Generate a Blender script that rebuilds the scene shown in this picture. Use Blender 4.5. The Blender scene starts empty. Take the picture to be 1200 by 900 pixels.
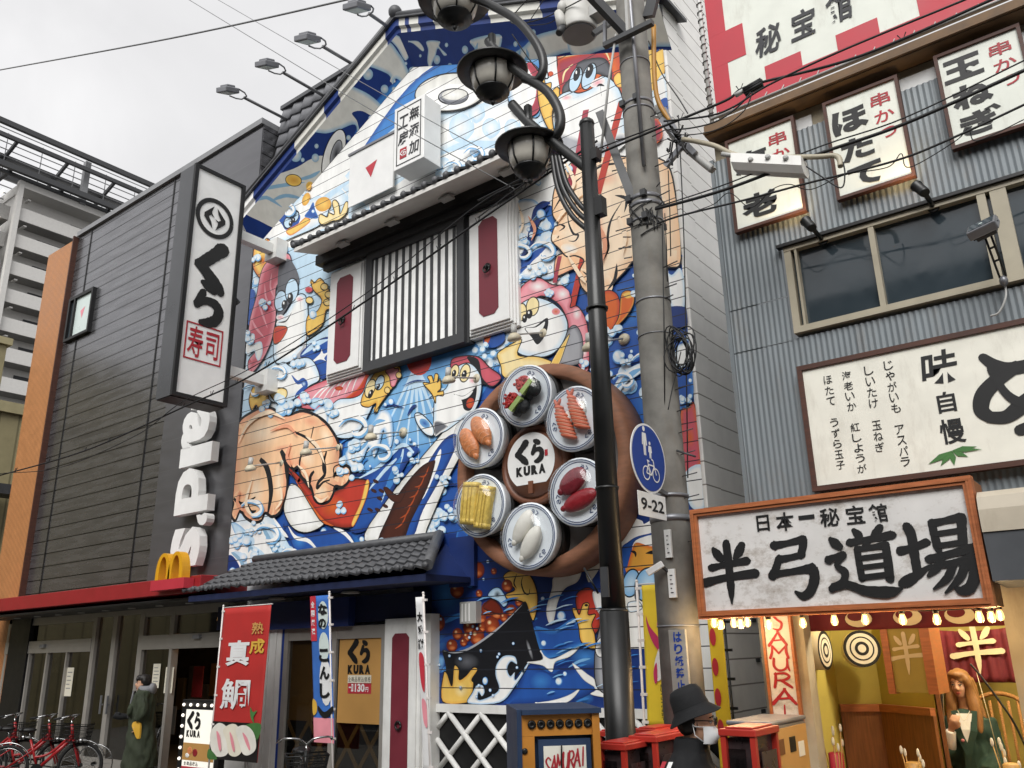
import bpy, bmesh, math, random
from mathutils import Vector, Matrix, noise
from mathutils.geometry import tessellate_polygon
random.seed(7)
S = bpy.context.scene
COL = S.collection
R = math.radians

# ---------------------------------------------------------------- camera, light, exposure
CAM_Z = 1.85
FPX, PITCH, ROLL, YAW = 982.7, R(17.62), R(-1.24), R(-37.32)
_cy, _sy = math.cos(YAW), math.sin(YAW)
FW = Vector((_sy * math.cos(PITCH), _cy * math.cos(PITCH), math.sin(PITCH)))
_r = Vector((_cy, -_sy, 0)); _u = _r.cross(FW)
CR = math.cos(ROLL) * _r + math.sin(ROLL) * _u
CU = -math.sin(ROLL) * _r + math.cos(ROLL) * _u
CP = Vector((0, 0, CAM_Z))
cam = bpy.data.cameras.new('camera')
cam.sensor_width = 36; cam.lens = FPX / 1200 * 36; cam.clip_start = 0.05; cam.clip_end = 3000
camo = bpy.data.objects.new('camera', cam); COL.objects.link(camo)
mw = Matrix.Identity(4)
for i in range(3):
    mw[i][0] = CR[i]; mw[i][1] = CU[i]; mw[i][2] = -FW[i]; mw[i][3] = CP[i]
camo.matrix_world = mw
S.camera = camo

SUN_EL, SUN_ROT = R(42), R(158)
w = bpy.data.worlds.new('World'); S.world = w; w.use_nodes = True
nt = w.node_tree; nt.nodes.clear()
sky = nt.nodes.new('ShaderNodeTexSky'); sky.sky_type = 'NISHITA'; sky.sun_disc = False
sky.sun_elevation = SUN_EL; sky.sun_rotation = SUN_ROT; sky.dust_density = 6; sky.air_density = 1.4
hs = nt.nodes.new('ShaderNodeHueSaturation'); hs.inputs['Saturation'].default_value = 0.10
tc = nt.nodes.new('ShaderNodeTexCoord'); nz = nt.nodes.new('ShaderNodeTexNoise'); nz.inputs['Scale'].default_value = 3.2
nz.inputs['Detail'].default_value = 7; nz.inputs['Distortion'].default_value = .6
cr = nt.nodes.new('ShaderNodeValToRGB')
cr.color_ramp.elements[0].position = .3; cr.color_ramp.elements[0].color = (4.3, 4.27, 4.33, 1)
cr.color_ramp.elements[1].position = .72; cr.color_ramp.elements[1].color = (5.7, 5.66, 5.7, 1)
mx = nt.nodes.new('ShaderNodeMix'); mx.data_type = 'RGBA'; mx.inputs[0].default_value = 0.8
bg = nt.nodes.new('ShaderNodeBackground'); bg.inputs[1].default_value = 0.1
wo = nt.nodes.new('ShaderNodeOutputWorld')
nt.links.new(sky.outputs[0], hs.inputs['Color']); nt.links.new(hs.outputs[0], mx.inputs[6])
nt.links.new(tc.outputs['Generated'], nz.inputs['Vector']); nt.links.new(nz.outputs[0], cr.inputs[0])
nt.links.new(cr.outputs[0], mx.inputs[7]); nt.links.new(mx.outputs[2], bg.inputs[0]); nt.links.new(bg.outputs[0], wo.inputs[0])
sl = bpy.data.lights.new('sun', 'SUN'); sl.energy = 1.5; sl.angle = R(40); sl.color = (1, .985, .96)
so = bpy.data.objects.new('sun', sl); COL.objects.link(so)
so.rotation_euler = (R(90) - SUN_EL, 0, R(22)); so.location = (-5, -20, 30)
S.view_settings.view_transform = 'Standard'; S.view_settings.look = 'None'
S.view_settings.exposure = 0.97; S.view_settings.gamma = 1
S.render.engine = 'CYCLES'
S.cycles.max_bounces = 8; S.cycles.transparent_max_bounces = 16

# ---------------------------------------------------------------- pixel -> place on a real plane
def ray(x, y): return FW + CR * ((x - 600) / FPX) - CU * ((y - 450) / FPX)
def PY(x, y, Y):
    d = ray(x, y); return CP + d * (Y / d.y)
def PX(x, y, X):
    d = ray(x, y); return CP + d * (X / d.x)
def PZ(x, y, Z):
    d = ray(x, y); return CP + d * ((Z - CAM_Z) / d.z)
def PL(x, y, p0, n):
    d = ray(x, y); return CP + d * ((Vector(p0) - CP).dot(n) / d.dot(n))

# ---------------------------------------------------------------- materials
def lin(h):
    h = h.lstrip('#'); out = []
    for i in (0, 2, 4):
        c = int(h[i:i + 2], 16) / 255
        out.append(c / 12.92 if c <= .04045 else ((c + .055) / 1.055) ** 2.4)
    return tuple(out)
MATS = {}
def new_mat(name):
    m = bpy.data.materials.new(name); m.use_nodes = True; MATS[name] = m
    n = m.node_tree; b = n.nodes['Principled BSDF']
    return m, n, b
def seam_nodes(n, axis, pitch, width, offset=0.0):
    """1 inside a joint between boards, 0 on the board"""
    tc = n.nodes.new('ShaderNodeNewGeometry'); sp = n.nodes.new('ShaderNodeSeparateXYZ')
    n.links.new(tc.outputs['Position'], sp.inputs[0])
    a = n.nodes.new('ShaderNodeMath'); a.operation = 'MULTIPLY_ADD'; a.inputs[1].default_value = 1 / pitch; a.inputs[2].default_value = offset
    n.links.new(sp.outputs['XYZ'.index(axis)], a.inputs[0])
    f = n.nodes.new('ShaderNodeMath'); f.operation = 'FRACT'; n.links.new(a.outputs[0], f.inputs[0])
    l = n.nodes.new('ShaderNodeMath'); l.operation = 'LESS_THAN'; l.inputs[1].default_value = width / pitch
    n.links.new(f.outputs[0], l.inputs[0]); return l.outputs[0]
def M(name, hexc=None, rough=.6, metal=0, var=.1, scale=5, bump=0, spec=.5, emit=None, es=0, seam=None, seamc=None, grain=None, stain=0, ss=(2.2, 2.2, .6), st0=.52):
    if name in MATS: return MATS[name]
    m, n, b = new_mat(name)
    c = lin(hexc)
    b.inputs['Roughness'].default_value = rough; b.inputs['Metallic'].default_value = metal
    b.inputs['Specular IOR Level'].default_value = spec
    b.inputs['Base Color'].default_value = (*c, 1)
    tc = n.nodes.new('ShaderNodeNewGeometry'); src = tc.outputs['Position']
    if grain:
        mp = n.nodes.new('ShaderNodeMapping'); mp.inputs['Scale'].default_value = grain
        n.links.new(src, mp.inputs[0]); src = mp.outputs[0]
    nz = n.nodes.new('ShaderNodeTexNoise'); nz.inputs['Scale'].default_value = scale; nz.inputs['Detail'].default_value = 6
    n.links.new(src, nz.inputs['Vector'])
    out = None
    if var:
        r = n.nodes.new('ShaderNodeValToRGB')
        r.color_ramp.elements[0].position = .3; r.color_ramp.elements[1].position = .7
        r.color_ramp.elements[0].color = (*[max(0, x * (1 - var)) for x in c], 1)
        r.color_ramp.elements[1].color = (*[min(1, x * (1 + var)) for x in c], 1)
        n.links.new(nz.outputs[0], r.inputs[0]); out = r.outputs[0]
        rr = n.nodes.new('ShaderNodeMath'); rr.operation = 'MULTIPLY_ADD'; rr.inputs[1].default_value = .25; rr.inputs[2].default_value = rough - .12
        n.links.new(nz.outputs[0], rr.inputs[0]); n.links.new(rr.outputs[0], b.inputs['Roughness'])
    if stain:
        st = n.nodes.new('ShaderNodeTexNoise'); st.inputs['Scale'].default_value = 2.3; st.inputs['Detail'].default_value = 8; st.inputs['Roughness'].default_value = .75
        mp2 = n.nodes.new('ShaderNodeMapping'); mp2.inputs['Scale'].default_value = ss; n.links.new(tc.outputs['Position'], mp2.inputs[0]); n.links.new(mp2.outputs[0], st.inputs['Vector'])
        r2 = n.nodes.new('ShaderNodeValToRGB'); r2.color_ramp.elements[0].position = st0; r2.color_ramp.elements[0].color = (0, 0, 0, 1)
        r2.color_ramp.elements[1].position = .75; r2.color_ramp.elements[1].color = (stain,) * 3 + (1,)
        n.links.new(st.outputs[0], r2.inputs[0])
        q = n.nodes.new('ShaderNodeMix'); q.data_type = 'RGBA'; n.links.new(r2.outputs[0], q.inputs[0])
        if out: n.links.new(out, q.inputs[6])
        else: q.inputs[6].default_value = (*c, 1)
        q.inputs[7].default_value = (*lin('6b5434'), 1); out = q.outputs[2]
    if seam:
        s = seam_nodes(n, *seam)
        q = n.nodes.new('ShaderNodeMix'); q.data_type = 'RGBA'; n.links.new(s, q.inputs[0])
        if out: n.links.new(out, q.inputs[6])
        else: q.inputs[6].default_value = (*c, 1)
        q.inputs[7].default_value = (*lin(seamc or '1a1a1a'), 1); out = q.outputs[2]
    if out: n.links.new(out, b.inputs['Base Color'])
    if bump:
        bp = n.nodes.new('ShaderNodeBump'); bp.inputs['Strength'].default_value = bump; bp.inputs['Distance'].default_value = .02
        n.links.new(nz.outputs[0], bp.inputs['Height']); n.links.new(bp.outputs[0], b.inputs['Normal'])
    if emit:
        b.inputs['Emission Color'].default_value = (*lin(emit), 1); b.inputs['Emission Strength'].default_value = es
    return m
def glass_mat(name, tint, gloss=.12, rough=.03, fk=1):
    m = bpy.data.materials.new(name); m.use_nodes = True; MATS[name] = m
    n = m.node_tree; n.nodes.clear()
    o = n.nodes.new('ShaderNodeOutputMaterial'); t = n.nodes.new('ShaderNodeBsdfTransparent'); t.inputs[0].default_value = (*lin(tint), 1)
    g = n.nodes.new('ShaderNodeBsdfGlossy'); g.inputs['Roughness'].default_value = rough
    f = n.nodes.new('ShaderNodeLayerWeight'); f.inputs[0].default_value = .5
    pw = n.nodes.new('ShaderNodeMath'); pw.operation = 'POWER'; pw.inputs[1].default_value = 4; n.links.new(f.outputs['Facing'], pw.inputs[0])
    a = n.nodes.new('ShaderNodeMath'); a.operation = 'MULTIPLY_ADD'; a.inputs[1].default_value = fk * .8; a.inputs[2].default_value = gloss + .03 * fk
    x = n.nodes.new('ShaderNodeMixShader')
    n.links.new(pw.outputs[0], a.inputs[0]); n.links.new(a.outputs[0], x.inputs[0]); n.links.new(t.outputs[0], x.inputs[1]); n.links.new(g.outputs[0], x.inputs[2]); n.links.new(x.outputs[0], o.inputs[0])
    return m
def paint_mat(name, seam, seamc, rough=.45):
    """paint whose colours are the mural's own, on boards with dark joints"""
    m, n, b = new_mat(name)
    at = n.nodes.new('ShaderNodeVertexColor'); at.layer_name = 'Col'
    b.inputs['Roughness'].default_value = rough
    tc = n.nodes.new('ShaderNodeNewGeometry')
    nz = n.nodes.new('ShaderNodeTexNoise'); nz.inputs['Scale'].default_value = 3; nz.inputs['Detail'].default_value = 7
    mp = n.nodes.new('ShaderNodeMapping'); mp.inputs['Scale'].default_value = (2.5, 2.5, .5); n.links.new(tc.outputs['Position'], mp.inputs[0]); n.links.new(mp.outputs[0], nz.inputs['Vector'])
    mr = n.nodes.new('ShaderNodeMapRange'); mr.inputs[1].default_value = .3; mr.inputs[2].default_value = .7; mr.inputs[3].default_value = .89; mr.inputs[4].default_value = 1.06
    n.links.new(nz.outputs[0], mr.inputs[0])
    mu = n.nodes.new('ShaderNodeMix'); mu.data_type = 'RGBA'; mu.blend_type = 'MULTIPLY'; mu.inputs[0].default_value = 1
    n.links.new(at.outputs[0], mu.inputs[6]); n.links.new(mr.outputs[0], mu.inputs[7])
    out = mu.outputs[2]
    if seam:
        s = seam_nodes(n, *seam)
        q = n.nodes.new('ShaderNodeMix'); q.data_type = 'RGBA'; n.links.new(s, q.inputs[0]); n.links.new(out, q.inputs[6])
        q.inputs[7].default_value = (*lin(seamc), 1); out = q.outputs[2]
    n.links.new(out, b.inputs['Base Color'])
    return m

# ---------------------------------------------------------------- mesh builder
WL = {}
def frame_of(n):
    n = Vector(n).normalized()
    a = Vector((0, 0, 1)) if abs(n.z) < .9 else Vector((1, 0, 0))
    u = a.cross(n).normalized(); return u, n.cross(u).normalized(), n
def catmull(pts, n=6, closed=False):
    P = [Vector(p) for p in pts]
    if len(P) < 3: return P
    out = []; N = len(P); rng = N if closed else N - 1
    for i in range(rng):
        if closed: a, b, c, d = P[(i - 1) % N], P[i], P[(i + 1) % N], P[(i + 2) % N]
        else: a, b, c, d = P[max(i - 1, 0)], P[i], P[i + 1], P[min(i + 2, N - 1)]
        for k in range(n):
            t = k / n
            out.append(.5 * ((2 * b) + (c - a) * t + (2 * a - 5 * b + 4 * c - d) * t * t + (3 * b - a - 3 * c + d) * t ** 3))
    if not closed: out.append(P[-1])
    return out
GLY = {}
def glyph(ch, bold=0.0):
    """outline of a character as flat triangles, in a box of its own size"""
    k = (ch, round(bold, 4))
    if k not in GLY:
        c = bpy.data.curves.new('tmp', 'FONT'); c.body = ch; c.offset = bold; c.resolution_u = 3
        o = bpy.data.objects.new('tmp', c); COL.objects.link(o)
        me = bpy.data.meshes.new_from_object(o.evaluated_get(bpy.context.evaluated_depsgraph_get()))
        vs = [(v.co.x, v.co.y) for v in me.vertices]; fs = [tuple(p.vertices) for p in me.polygons]
        bpy.data.objects.remove(o); bpy.data.curves.remove(c); bpy.data.meshes.remove(me)
        x0 = min(v[0] for v in vs); x1 = max(v[0] for v in vs); y0 = min(v[1] for v in vs); y1 = max(v[1] for v in vs)
        GLY[k] = ([((x - x0) / (x1 - x0) - .5, (y - y0) / (y1 - y0) - .5) for x, y in vs], fs)
    return GLY[k]
class MB:
    def __init__(s): s.bm = bmesh.new(); s.mats = []; s.col = None
    def mi(s, m):
        m = MATS[m] if isinstance(m, str) else m
        if m not in s.mats: s.mats.append(m)
        return s.mats.index(m)
    def face(s, pts, m, smooth=False):
        f = s.bm.faces.new([s.bm.verts.new(p) for p in pts]); f.material_index = s.mi(m); f.smooth = smooth; return f
    def ngon(s, pts, m):
        vs = [s.bm.verts.new(p) for p in pts]
        for t in tessellate_polygon([[Vector(p) for p in pts]]):
            try:
                f = s.bm.faces.new([vs[i] for i in t]); f.material_index = s.mi(m)
            except ValueError: pass
    def hexa(s, c, m):
        """8 corners: bottom 4 ccw then top 4"""
        v = [s.bm.verts.new(p) for p in c]; k = s.mi(m)
        for q in ((0, 3, 2, 1), (4, 5, 6, 7), (0, 1, 5, 4), (1, 2, 6, 5), (2, 3, 7, 6), (3, 0, 4, 7)):
            s.bm.faces.new([v[i] for i in q]).material_index = k
    def box(s, x0, x1, y0, y1, z0, z1, m):
        s.hexa([(x0, y0, z0), (x1, y0, z0), (x1, y1, z0), (x0, y1, z0), (x0, y0, z1), (x1, y0, z1), (x1, y1, z1), (x0, y1, z1)], m)
    def obox(s, c, u, v, n, hu, hv, hn, m):
        c, u, v, n = Vector(c), Vector(u), Vector(v), Vector(n)
        s.hexa([c + u * a * hu + v * b * hv + n * d * hn for d in (-1, 1) for a, b in ((-1, -1), (1, -1), (1, 1), (-1, 1))], m)
    def bar(s, a, b, wx, wz, m, up=(0, 0, 1)):
        a, b = Vector(a), Vector(b); d = (b - a).normalized(); u = d.cross(Vector(up))
        if u.length < 1e-4: u = d.cross(Vector((0, 1, 0)))
        u.normalize(); v = u.cross(d)
        s.obox((a + b) / 2, d, u, v, (b - a).length / 2, wx / 2, wz / 2, m)
    def tube(s, pts, r, m, seg=8, cap=True, flat=None):
        P = [Vector(p) for p in pts]; N = len(P); rs = r if isinstance(r, (list, tuple)) else [r] * N
        k = s.mi(m); rings = []; u = None
        for i in range(N):
            d = (P[min(i + 1, N - 1)] - P[max(i - 1, 0)]).normalized()
            if u is None: u = frame_of(d)[0]
            u = (u - d * u.dot(d)); u = u.normalized() if u.length > 1e-6 else frame_of(d)[0]
            v = d.cross(u)
            rings.append([s.bm.verts.new(P[i] + (u * math.cos(t) + v * math.sin(t)) * rs[i]) for t in [2 * math.pi * j / seg for j in range(seg)]])
        for i in range(N - 1):
            for j in range(seg):
                f = s.bm.faces.new([rings[i][j], rings[i][(j + 1) % seg], rings[i + 1][(j + 1) % seg], rings[i + 1][j]]); f.material_index = k; f.smooth = True
        if cap:
            for rg, fl in ((rings[0], True), (rings[-1], False)):
                try: s.bm.faces.new(rg[::-1] if fl else rg).material_index = k
                except ValueError: pass
    def lathe(s, prof, o, ax, m, seg=24, smooth=True, sx=1.0, sy=1.0, cap=True):
        """prof: list of (radius, height)"""
        u, v, n = frame_of(ax); o = Vector(o); k = s.mi(m); rings = []
        for r, h in prof:
            rings.append([s.bm.verts.new(o + n * h + u * (r * sx * math.cos(t)) + v * (r * sy * math.sin(t))) for t in [2 * math.pi * j / seg for j in range(seg)]])
        for i in range(len(rings) - 1):
            for j in range(seg):
                f = s.bm.faces.new([rings[i][j], rings[i][(j + 1) % seg], rings[i + 1][(j + 1) % seg], rings[i + 1][j]]); f.material_index = k; f.smooth = smooth
        if cap and prof[0][0] > 1e-5: s.bm.faces.new(rings[0][::-1]).material_index = k
        if cap and prof[-1][0] > 1e-5: s.bm.faces.new(rings[-1]).material_index = k
    def ell(s, c, r, m, seg=12, rings=8, rot=None):
        k = s.mi(m); c = Vector(c); r = Vector(r) if not isinstance(r, (int, float)) else Vector((r, r, r)); L = []
        for i in range(rings + 1):
            a = math.pi * i / rings; row = []
            for j in range(seg):
                t = 2 * math.pi * j / seg
                p = Vector((math.sin(a) * math.cos(t) * r.x, math.sin(a) * math.sin(t) * r.y, math.cos(a) * r.z))
                if rot: p = rot @ p
                row.append(c + p)
            L.append(row)
        V = [[s.bm.verts.new(L[0][0])]] + [[s.bm.verts.new(p) for p in row] for row in L[1:-1]] + [[s.bm.verts.new(L[-1][0])]]
        for i in range(rings):
            for j in range(seg):
                a, b = V[i], V[i + 1]; j2 = (j + 1) % seg
                if len(a) == 1: q = [a[0], b[j], b[j2]]
                elif len(b) == 1: q = [a[j], b[0], a[j2]]
                else: q = [a[j], b[j], b[j2], a[j2]]
                f = s.bm.faces.new(q); f.material_index = k; f.smooth = True
    def loft(s, rings, m, cap=True, smooth=True):
        k = s.mi(m); V = [[s.bm.verts.new(p) for p in r] for r in rings]; n = len(V[0])
        for i in range(len(V) - 1):
            for j in range(n):
                f = s.bm.faces.new([V[i][j], V[i][(j + 1) % n], V[i + 1][(j + 1) % n], V[i + 1][j]]); f.material_index = k; f.smooth = smooth
        if cap:
            s.bm.faces.new(V[0][::-1]).material_index = k; s.bm.faces.new(V[-1]).material_index = k
    def prism(s, pts, d, m):
        """polygon pushed along d"""
        d = Vector(d); A = [Vector(p) for p in pts]; s.ngon(A, m); s.ngon([p + d for p in A], m)
        for i in range(len(A)):
            j = (i + 1) % len(A); s.face([A[i], A[j], A[j] + d, A[i] + d], m)
    def text(s, ch, c, u, v, wd, ht, m, bold=.0, n=None, thick=0, shear=0):
        """one character (or a short run) centred at c, wd x ht, in the plane of u, v"""
        vs, fs = glyph(ch, bold); c, u, v = Vector(c), Vector(u), Vector(v); k = s.mi(m)
        P = [c + u * ((x + shear * y) * wd) + v * (y * ht) for x, y in vs]
        V = [s.bm.verts.new(p) for p in P]
        for f in fs:
            try: s.bm.faces.new([V[i] for i in f]).material_index = k
            except ValueError: pass
        if thick:
            n = u.cross(v).normalized(); d = -n * thick; ec = {}
            W = [s.bm.verts.new(p + d) for p in P]
            for f in fs:
                for i in range(len(f)):
                    e = (f[i], f[(i + 1) % len(f)]); ec[frozenset(e)] = None if frozenset(e) in ec else e
            for e in ec.values():
                if e: s.bm.faces.new([V[e[0]], W[e[0]], W[e[1]], V[e[1]]]).material_index = k
    def ribbon(s, pts, ws, m, nrm):
        """flat brush stroke: centre line and half-widths"""
        P = [Vector(p) for p in pts]; N = len(P); k = s.mi(m); nrm = Vector(nrm); L = []; Rr = []
        for i in range(N):
            d = P[min(i + 1, N - 1)] - P[max(i - 1, 0)]; t = nrm.cross(d)
            t = t.normalized() if t.length > 1e-9 else Vector((0, 0, 1))
            e = nrm.normalized() * (1e-5 * (i % 30)); L.append(s.bm.verts.new(P[i] + t * ws[i] + e)); Rr.append(s.bm.verts.new(P[i] - t * ws[i] + e))
        for i in range(N - 1):
            s.bm.faces.new([L[i], Rr[i], Rr[i + 1], L[i + 1]]).material_index = k
    def brush(s, strokes, c, u, v, wd, ht, m, wmul=1.0, seed=1):
        """hand-brushed character from strokes [(x, y, half-width), ...] in a unit box"""
        c, u, v = Vector(c), Vector(u), Vector(v); n = u.cross(v).normalized(); rnd = random.Random(seed)
        for i, st in enumerate(strokes):
            q = catmull([(a, b, h) for a, b, h in st], 7)
            P = [c + u * ((p.x - .5) * wd) + v * ((p.y - .5) * ht) + n * (.0006 * i) for p in q]
            s.ribbon(P, [max(.002, p.z * wmul) * (wd + ht) / 2 * (1 + rnd.uniform(-.06, .06)) for p in q], m, n)
            for e in (0, -1):                                     # blunt ends of the brush
                r = max(.002, q[e].z * wmul) * (wd + ht) / 2
                s.ngon([P[e] + n * .0003 + (u * math.cos(t) + v * math.sin(t)) * r * rnd.uniform(.85, 1.05) for t in [2 * math.pi * j / 9 for j in range(9)]], m)
    def obj(s, name, parent=None, bevel=0, mod=None):
        bm = s.bm
        if s.col is None: bmesh.ops.recalc_face_normals(bm, faces=bm.faces)
        me = bpy.data.meshes.new(name)
        xs = [v.co for v in bm.verts]
        lo = Vector((min(v.x for v in xs), min(v.y for v in xs), min(v.z for v in xs))); hi = Vector((max(v.x for v in xs), max(v.y for v in xs), max(v.z for v in xs)))
        o0 = Vector(((lo.x + hi.x) / 2, (lo.y + hi.y) / 2, lo.z))
        bmesh.ops.translate(bm, verts=bm.verts, vec=-o0)
        bm.to_mesh(me); bm.free()
        for m in s.mats: me.materials.append(m)
        o = bpy.data.objects.new(name, me); COL.objects.link(o); o.location = o0; WL[o] = o0
        if parent:
            o.parent = parent; o.matrix_parent_inverse = Matrix.Translation(-WL[parent])
        if bevel:
            b = o.modifiers.new('bevel', 'BEVEL'); b.width = bevel; b.segments = 2; b.limit_method = 'ANGLE'
        return o
def tag(o, label=None, cat=None, group=None, kind=None):
    if label: o['label'] = label
    if cat: o['category'] = cat
    if group: o['group'] = group
    if kind: o['kind'] = kind
    return o
def thing(name, loc, label, cat, group=None):
    o = bpy.data.objects.new(name, None); COL.objects.link(o); o.location = loc; o.empty_display_size = .1; WL[o] = Vector(loc)
    return tag(o, label, cat, group)
KIDS = {}
def copy_tree(o, parent=None):
    c = o.copy(); COL.objects.link(c)
    if parent: c.parent = parent
    for ch in [x for x in list(COL.objects) if x.parent == o]: copy_tree(ch, c)
    return c
def dup(root, delta, label, group=None, rz=0):
    c = copy_tree(root); c.location = Vector(root.location) + Vector(delta); c.rotation_euler.z = rz; c['label'] = label
    if group: c['group'] = group
    return c
UX, UZ, UY = Vector((1, 0, 0)), Vector((0, 0, 1)), Vector((0, 1, 0))
def smooth_body(mb, voxel=.012, it=4, fold=0):
    """one continuous skin round everything in mb"""
    bm = mb.bm; me = bpy.data.meshes.new('tmp'); bmesh.ops.recalc_face_normals(bm, faces=bm.faces); bm.to_mesh(me)
    o = bpy.data.objects.new('tmp', me); COL.objects.link(o)
    r = o.modifiers.new('r', 'REMESH'); r.mode = 'VOXEL'; r.voxel_size = voxel; r.use_smooth_shade = True
    if it:
        s = o.modifiers.new('s', 'SMOOTH'); s.iterations = it; s.factor = .5
    m2 = bpy.data.meshes.new_from_object(o.evaluated_get(bpy.context.evaluated_depsgraph_get()))
    bpy.data.objects.remove(o); bpy.data.meshes.remove(me)
    bm.clear(); bm.from_mesh(m2); bpy.data.meshes.remove(m2)
    for f in bm.faces: f.smooth = True; f.material_index = 0
    if fold:
        bm.normal_update()
        for v in bm.verts: q = v.co; v.co = q + v.normal * fold * (noise.noise((q.x * 9 + q.z * 5, q.y * 9 - q.z * 4, q.z * 3.5)) + .5 * noise.noise((q.x * 22, q.y * 22, q.z * 9)))
    return mb

BR = {
 'han': [[(.24, .90, .035), (.30, .82, .06), (.37, .73, .05)], [(.77, .93, .05), (.70, .82, .06), (.62, .73, .03)], [(.17, .60, .05), (.4, .63, .038), (.84, .67, .05)],
         [(.03, .36, .06), (.4, .42, .045), (.97, .46, .06)], [(.49, .98, .055), (.5, .6, .055), (.5, .25, .05), (.49, .0, .012)]],
 'yumi': [[(.2, .86, .06), (.45, .88, .04), (.74, .92, .055)], [(.74, .92, .055), (.72, .8, .05), (.66, .66, .045)], [(.27, .63, .05), (.5, .65, .04), (.7, .68, .045)],
          [(.27, .65, .05), (.2, .5, .05), (.12, .38, .06)], [(.12, .4, .055), (.45, .42, .04), (.82, .45, .06)], [(.84, .45, .07), (.86, .3, .065), (.76, .1, .06), (.62, .03, .05), (.5, .1, .02)]],
 'michi': [[(.45, .98, .03), (.5, .91, .05), (.54, .86, .03)], [(.82, .99, .04), (.75, .91, .045), (.68, .85, .02)], [(.36, .8, .045), (.6, .82, .035), (.97, .86, .05)],
           [(.64, .82, .035), (.6, .75, .035), (.55, .7, .03)], [(.46, .7, .04), (.46, .5, .038), (.47, .24, .04)], [(.46, .69, .035), (.66, .7, .03), (.86, .72, .045)], [(.86, .72, .045), (.86, .5, .045), (.85, .22, .05)],
           [(.48, .55, .028), (.84, .57, .028)], [(.48, .41, .028), (.84, .43, .028)], [(.48, .26, .032), (.84, .28, .032)],
           [(.1, .88, .03), (.16, .81, .055), (.22, .75, .04)], [(.03, .56, .05), (.14, .6, .035), (.25, .62, .045)], [(.25, .62, .045), (.14, .47, .03), (.24, .36, .045), (.2, .22, .04), (.03, .12, .045)],
           [(.06, .14, .05), (.25, .17, .045), (.5, .06, .055), (.8, .02, .065), (.99, .06, .015)]],
 'ba': [[(.02, .6, .05), (.2, .63, .04), (.38, .69, .045)], [(.16, .93, .05), (.2, .8, .05), (.2, .5, .048), (.2, .3, .045)], [(0, .16, .06), (.16, .24, .05), (.4, .38, .015)],
        [(.5, .95, .045), (.5, .8, .04), (.52, .6, .045)], [(.5, .94, .04), (.68, .96, .035), (.88, .99, .045)], [(.88, .98, .05), (.86, .8, .045), (.84, .62, .045)], [(.52, .79, .028), (.84, .81, .028)], [(.53, .63, .03), (.84, .65, .03)],
        [(.38, .46, .045), (.6, .5, .035), (1.0, .57, .05)], [(.55, .5, .04), (.48, .36, .045), (.34, .24, .02)], [(.5, .37, .035), (.7, .39, .035), (.92, .43, .05)], [(.93, .43, .055), (.93, .25, .055), (.84, .06, .055), (.72, .02, .045), (.64, .09, .012)],
        [(.68, .38, .04), (.58, .2, .04), (.38, .06, .012)], [(.83, .38, .04), (.74, .2, .04), (.52, 0, .012)]],
 'ku': [[(.74, .95, .13), (.55, .78, .11), (.24, .52, .10), (.16, .46, .10)], [(.16, .48, .10), (.34, .36, .10), (.62, .16, .11), (.78, .04, .09)]],
 'ra': [[(.34, .97, .06), (.46, .93, .09), (.64, .86, .085)], [(.36, .74, .07), (.3, .6, .075), (.22, .42, .08)], [(.22, .42, .07), (.42, .55, .07), (.68, .55, .085), (.82, .4, .095), (.76, .18, .1), (.56, .06, .09), (.36, .03, .05)]],
}
# ---------------------------------------------------------------- palette
M('lamp_pane', 'bdb9af', .12, var=.15); M('concrete_pale', '878681', .85, var=.15); M('opposite_wall', '2a2622', .85, var=.2); M('soffit_grey', 'cfcdc8', .6, var=.06, stain=.1); M('asphalt', '3b3c3e', .9, var=.25, scale=30, bump=.4); M('pavement', '76736d', .85, var=.15, scale=12, bump=.2, seam=('X', .4, .012), seamc='444240')
M('kerb', '8f8c86', .85); M('line_paint', 'd8d6cf', .7)
M('white_paint', 'dcdcd9', .5, var=.06, stain=.18); M('white_clean', 'e2e2e0', .4, var=.04); M('white_board', 'eceae6', .55, var=.05, seam=('Z', .245, .014), seamc='8b857e', stain=.05)
M('trim_grey', 'a9a9a6', .5); M('mid_grey', '7d7e80', .5); M('dark_grey', '3a3b3d', .5); M('black_metal', '131414', .38, var=.2); M('black', '0c0c0d', .5, var=.1)
M('clad_dark', '7d7d80', .26, metal=.82, var=.2, scale=2, seam=('Z', .262, .02), seamc='111112', grain=(.6, 1, 5), stain=.06); M('clad_panel', '6a6a6d', .34, metal=.6, var=.10, scale=2, seam=('Z', .56, .014), seamc='707072', grain=(.6, 1, 3))
M('clad_light', '6f7072', .45, var=.06, seam=('Z', .6, .02), seamc='4a4a4c')
M('orange_fin', 'b67d4e', .5, var=.10, seam=('X', .066, .018), seamc='6e4526'); M('red_band', '8e2226', .4, var=.08)
M('alu', 'a19d97', .35, metal=.3, var=.06); M('alu_beige', 'a39b87', .45, var=.1); M('steel', '85868a', .4, metal=.6)
M('navy', '172c63', .5, var=.12); M('navy_deep', '101c40', .6, var=.15); M('tile_grey', '4a4b4e', .5, var=.22, scale=9, bump=.2); M('roof_tile', '77787c', .55, var=.15, scale=8)
M('maroon', '6d2531', .5, var=.06); M('concrete', '6e6c67', .9, var=.28, scale=5, bump=.5, stain=.25); M('tower_white', 'c9c7c3', .7, var=.04); M('tower_grey', '8f8d8a', .7); M('tower_dark', '36373a', .6)
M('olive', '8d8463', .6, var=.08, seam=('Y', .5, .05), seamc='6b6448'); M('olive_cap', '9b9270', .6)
M('blue_sheet', '72797d', .5, metal=.15, var=.13, scale=2.2, grain=(3, 1, .5), stain=.3); M('rust_beam', '6a533b', .7, var=.3, scale=6); M('beige_wall', 'a59a84', .7, var=.15, stain=.4)
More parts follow.
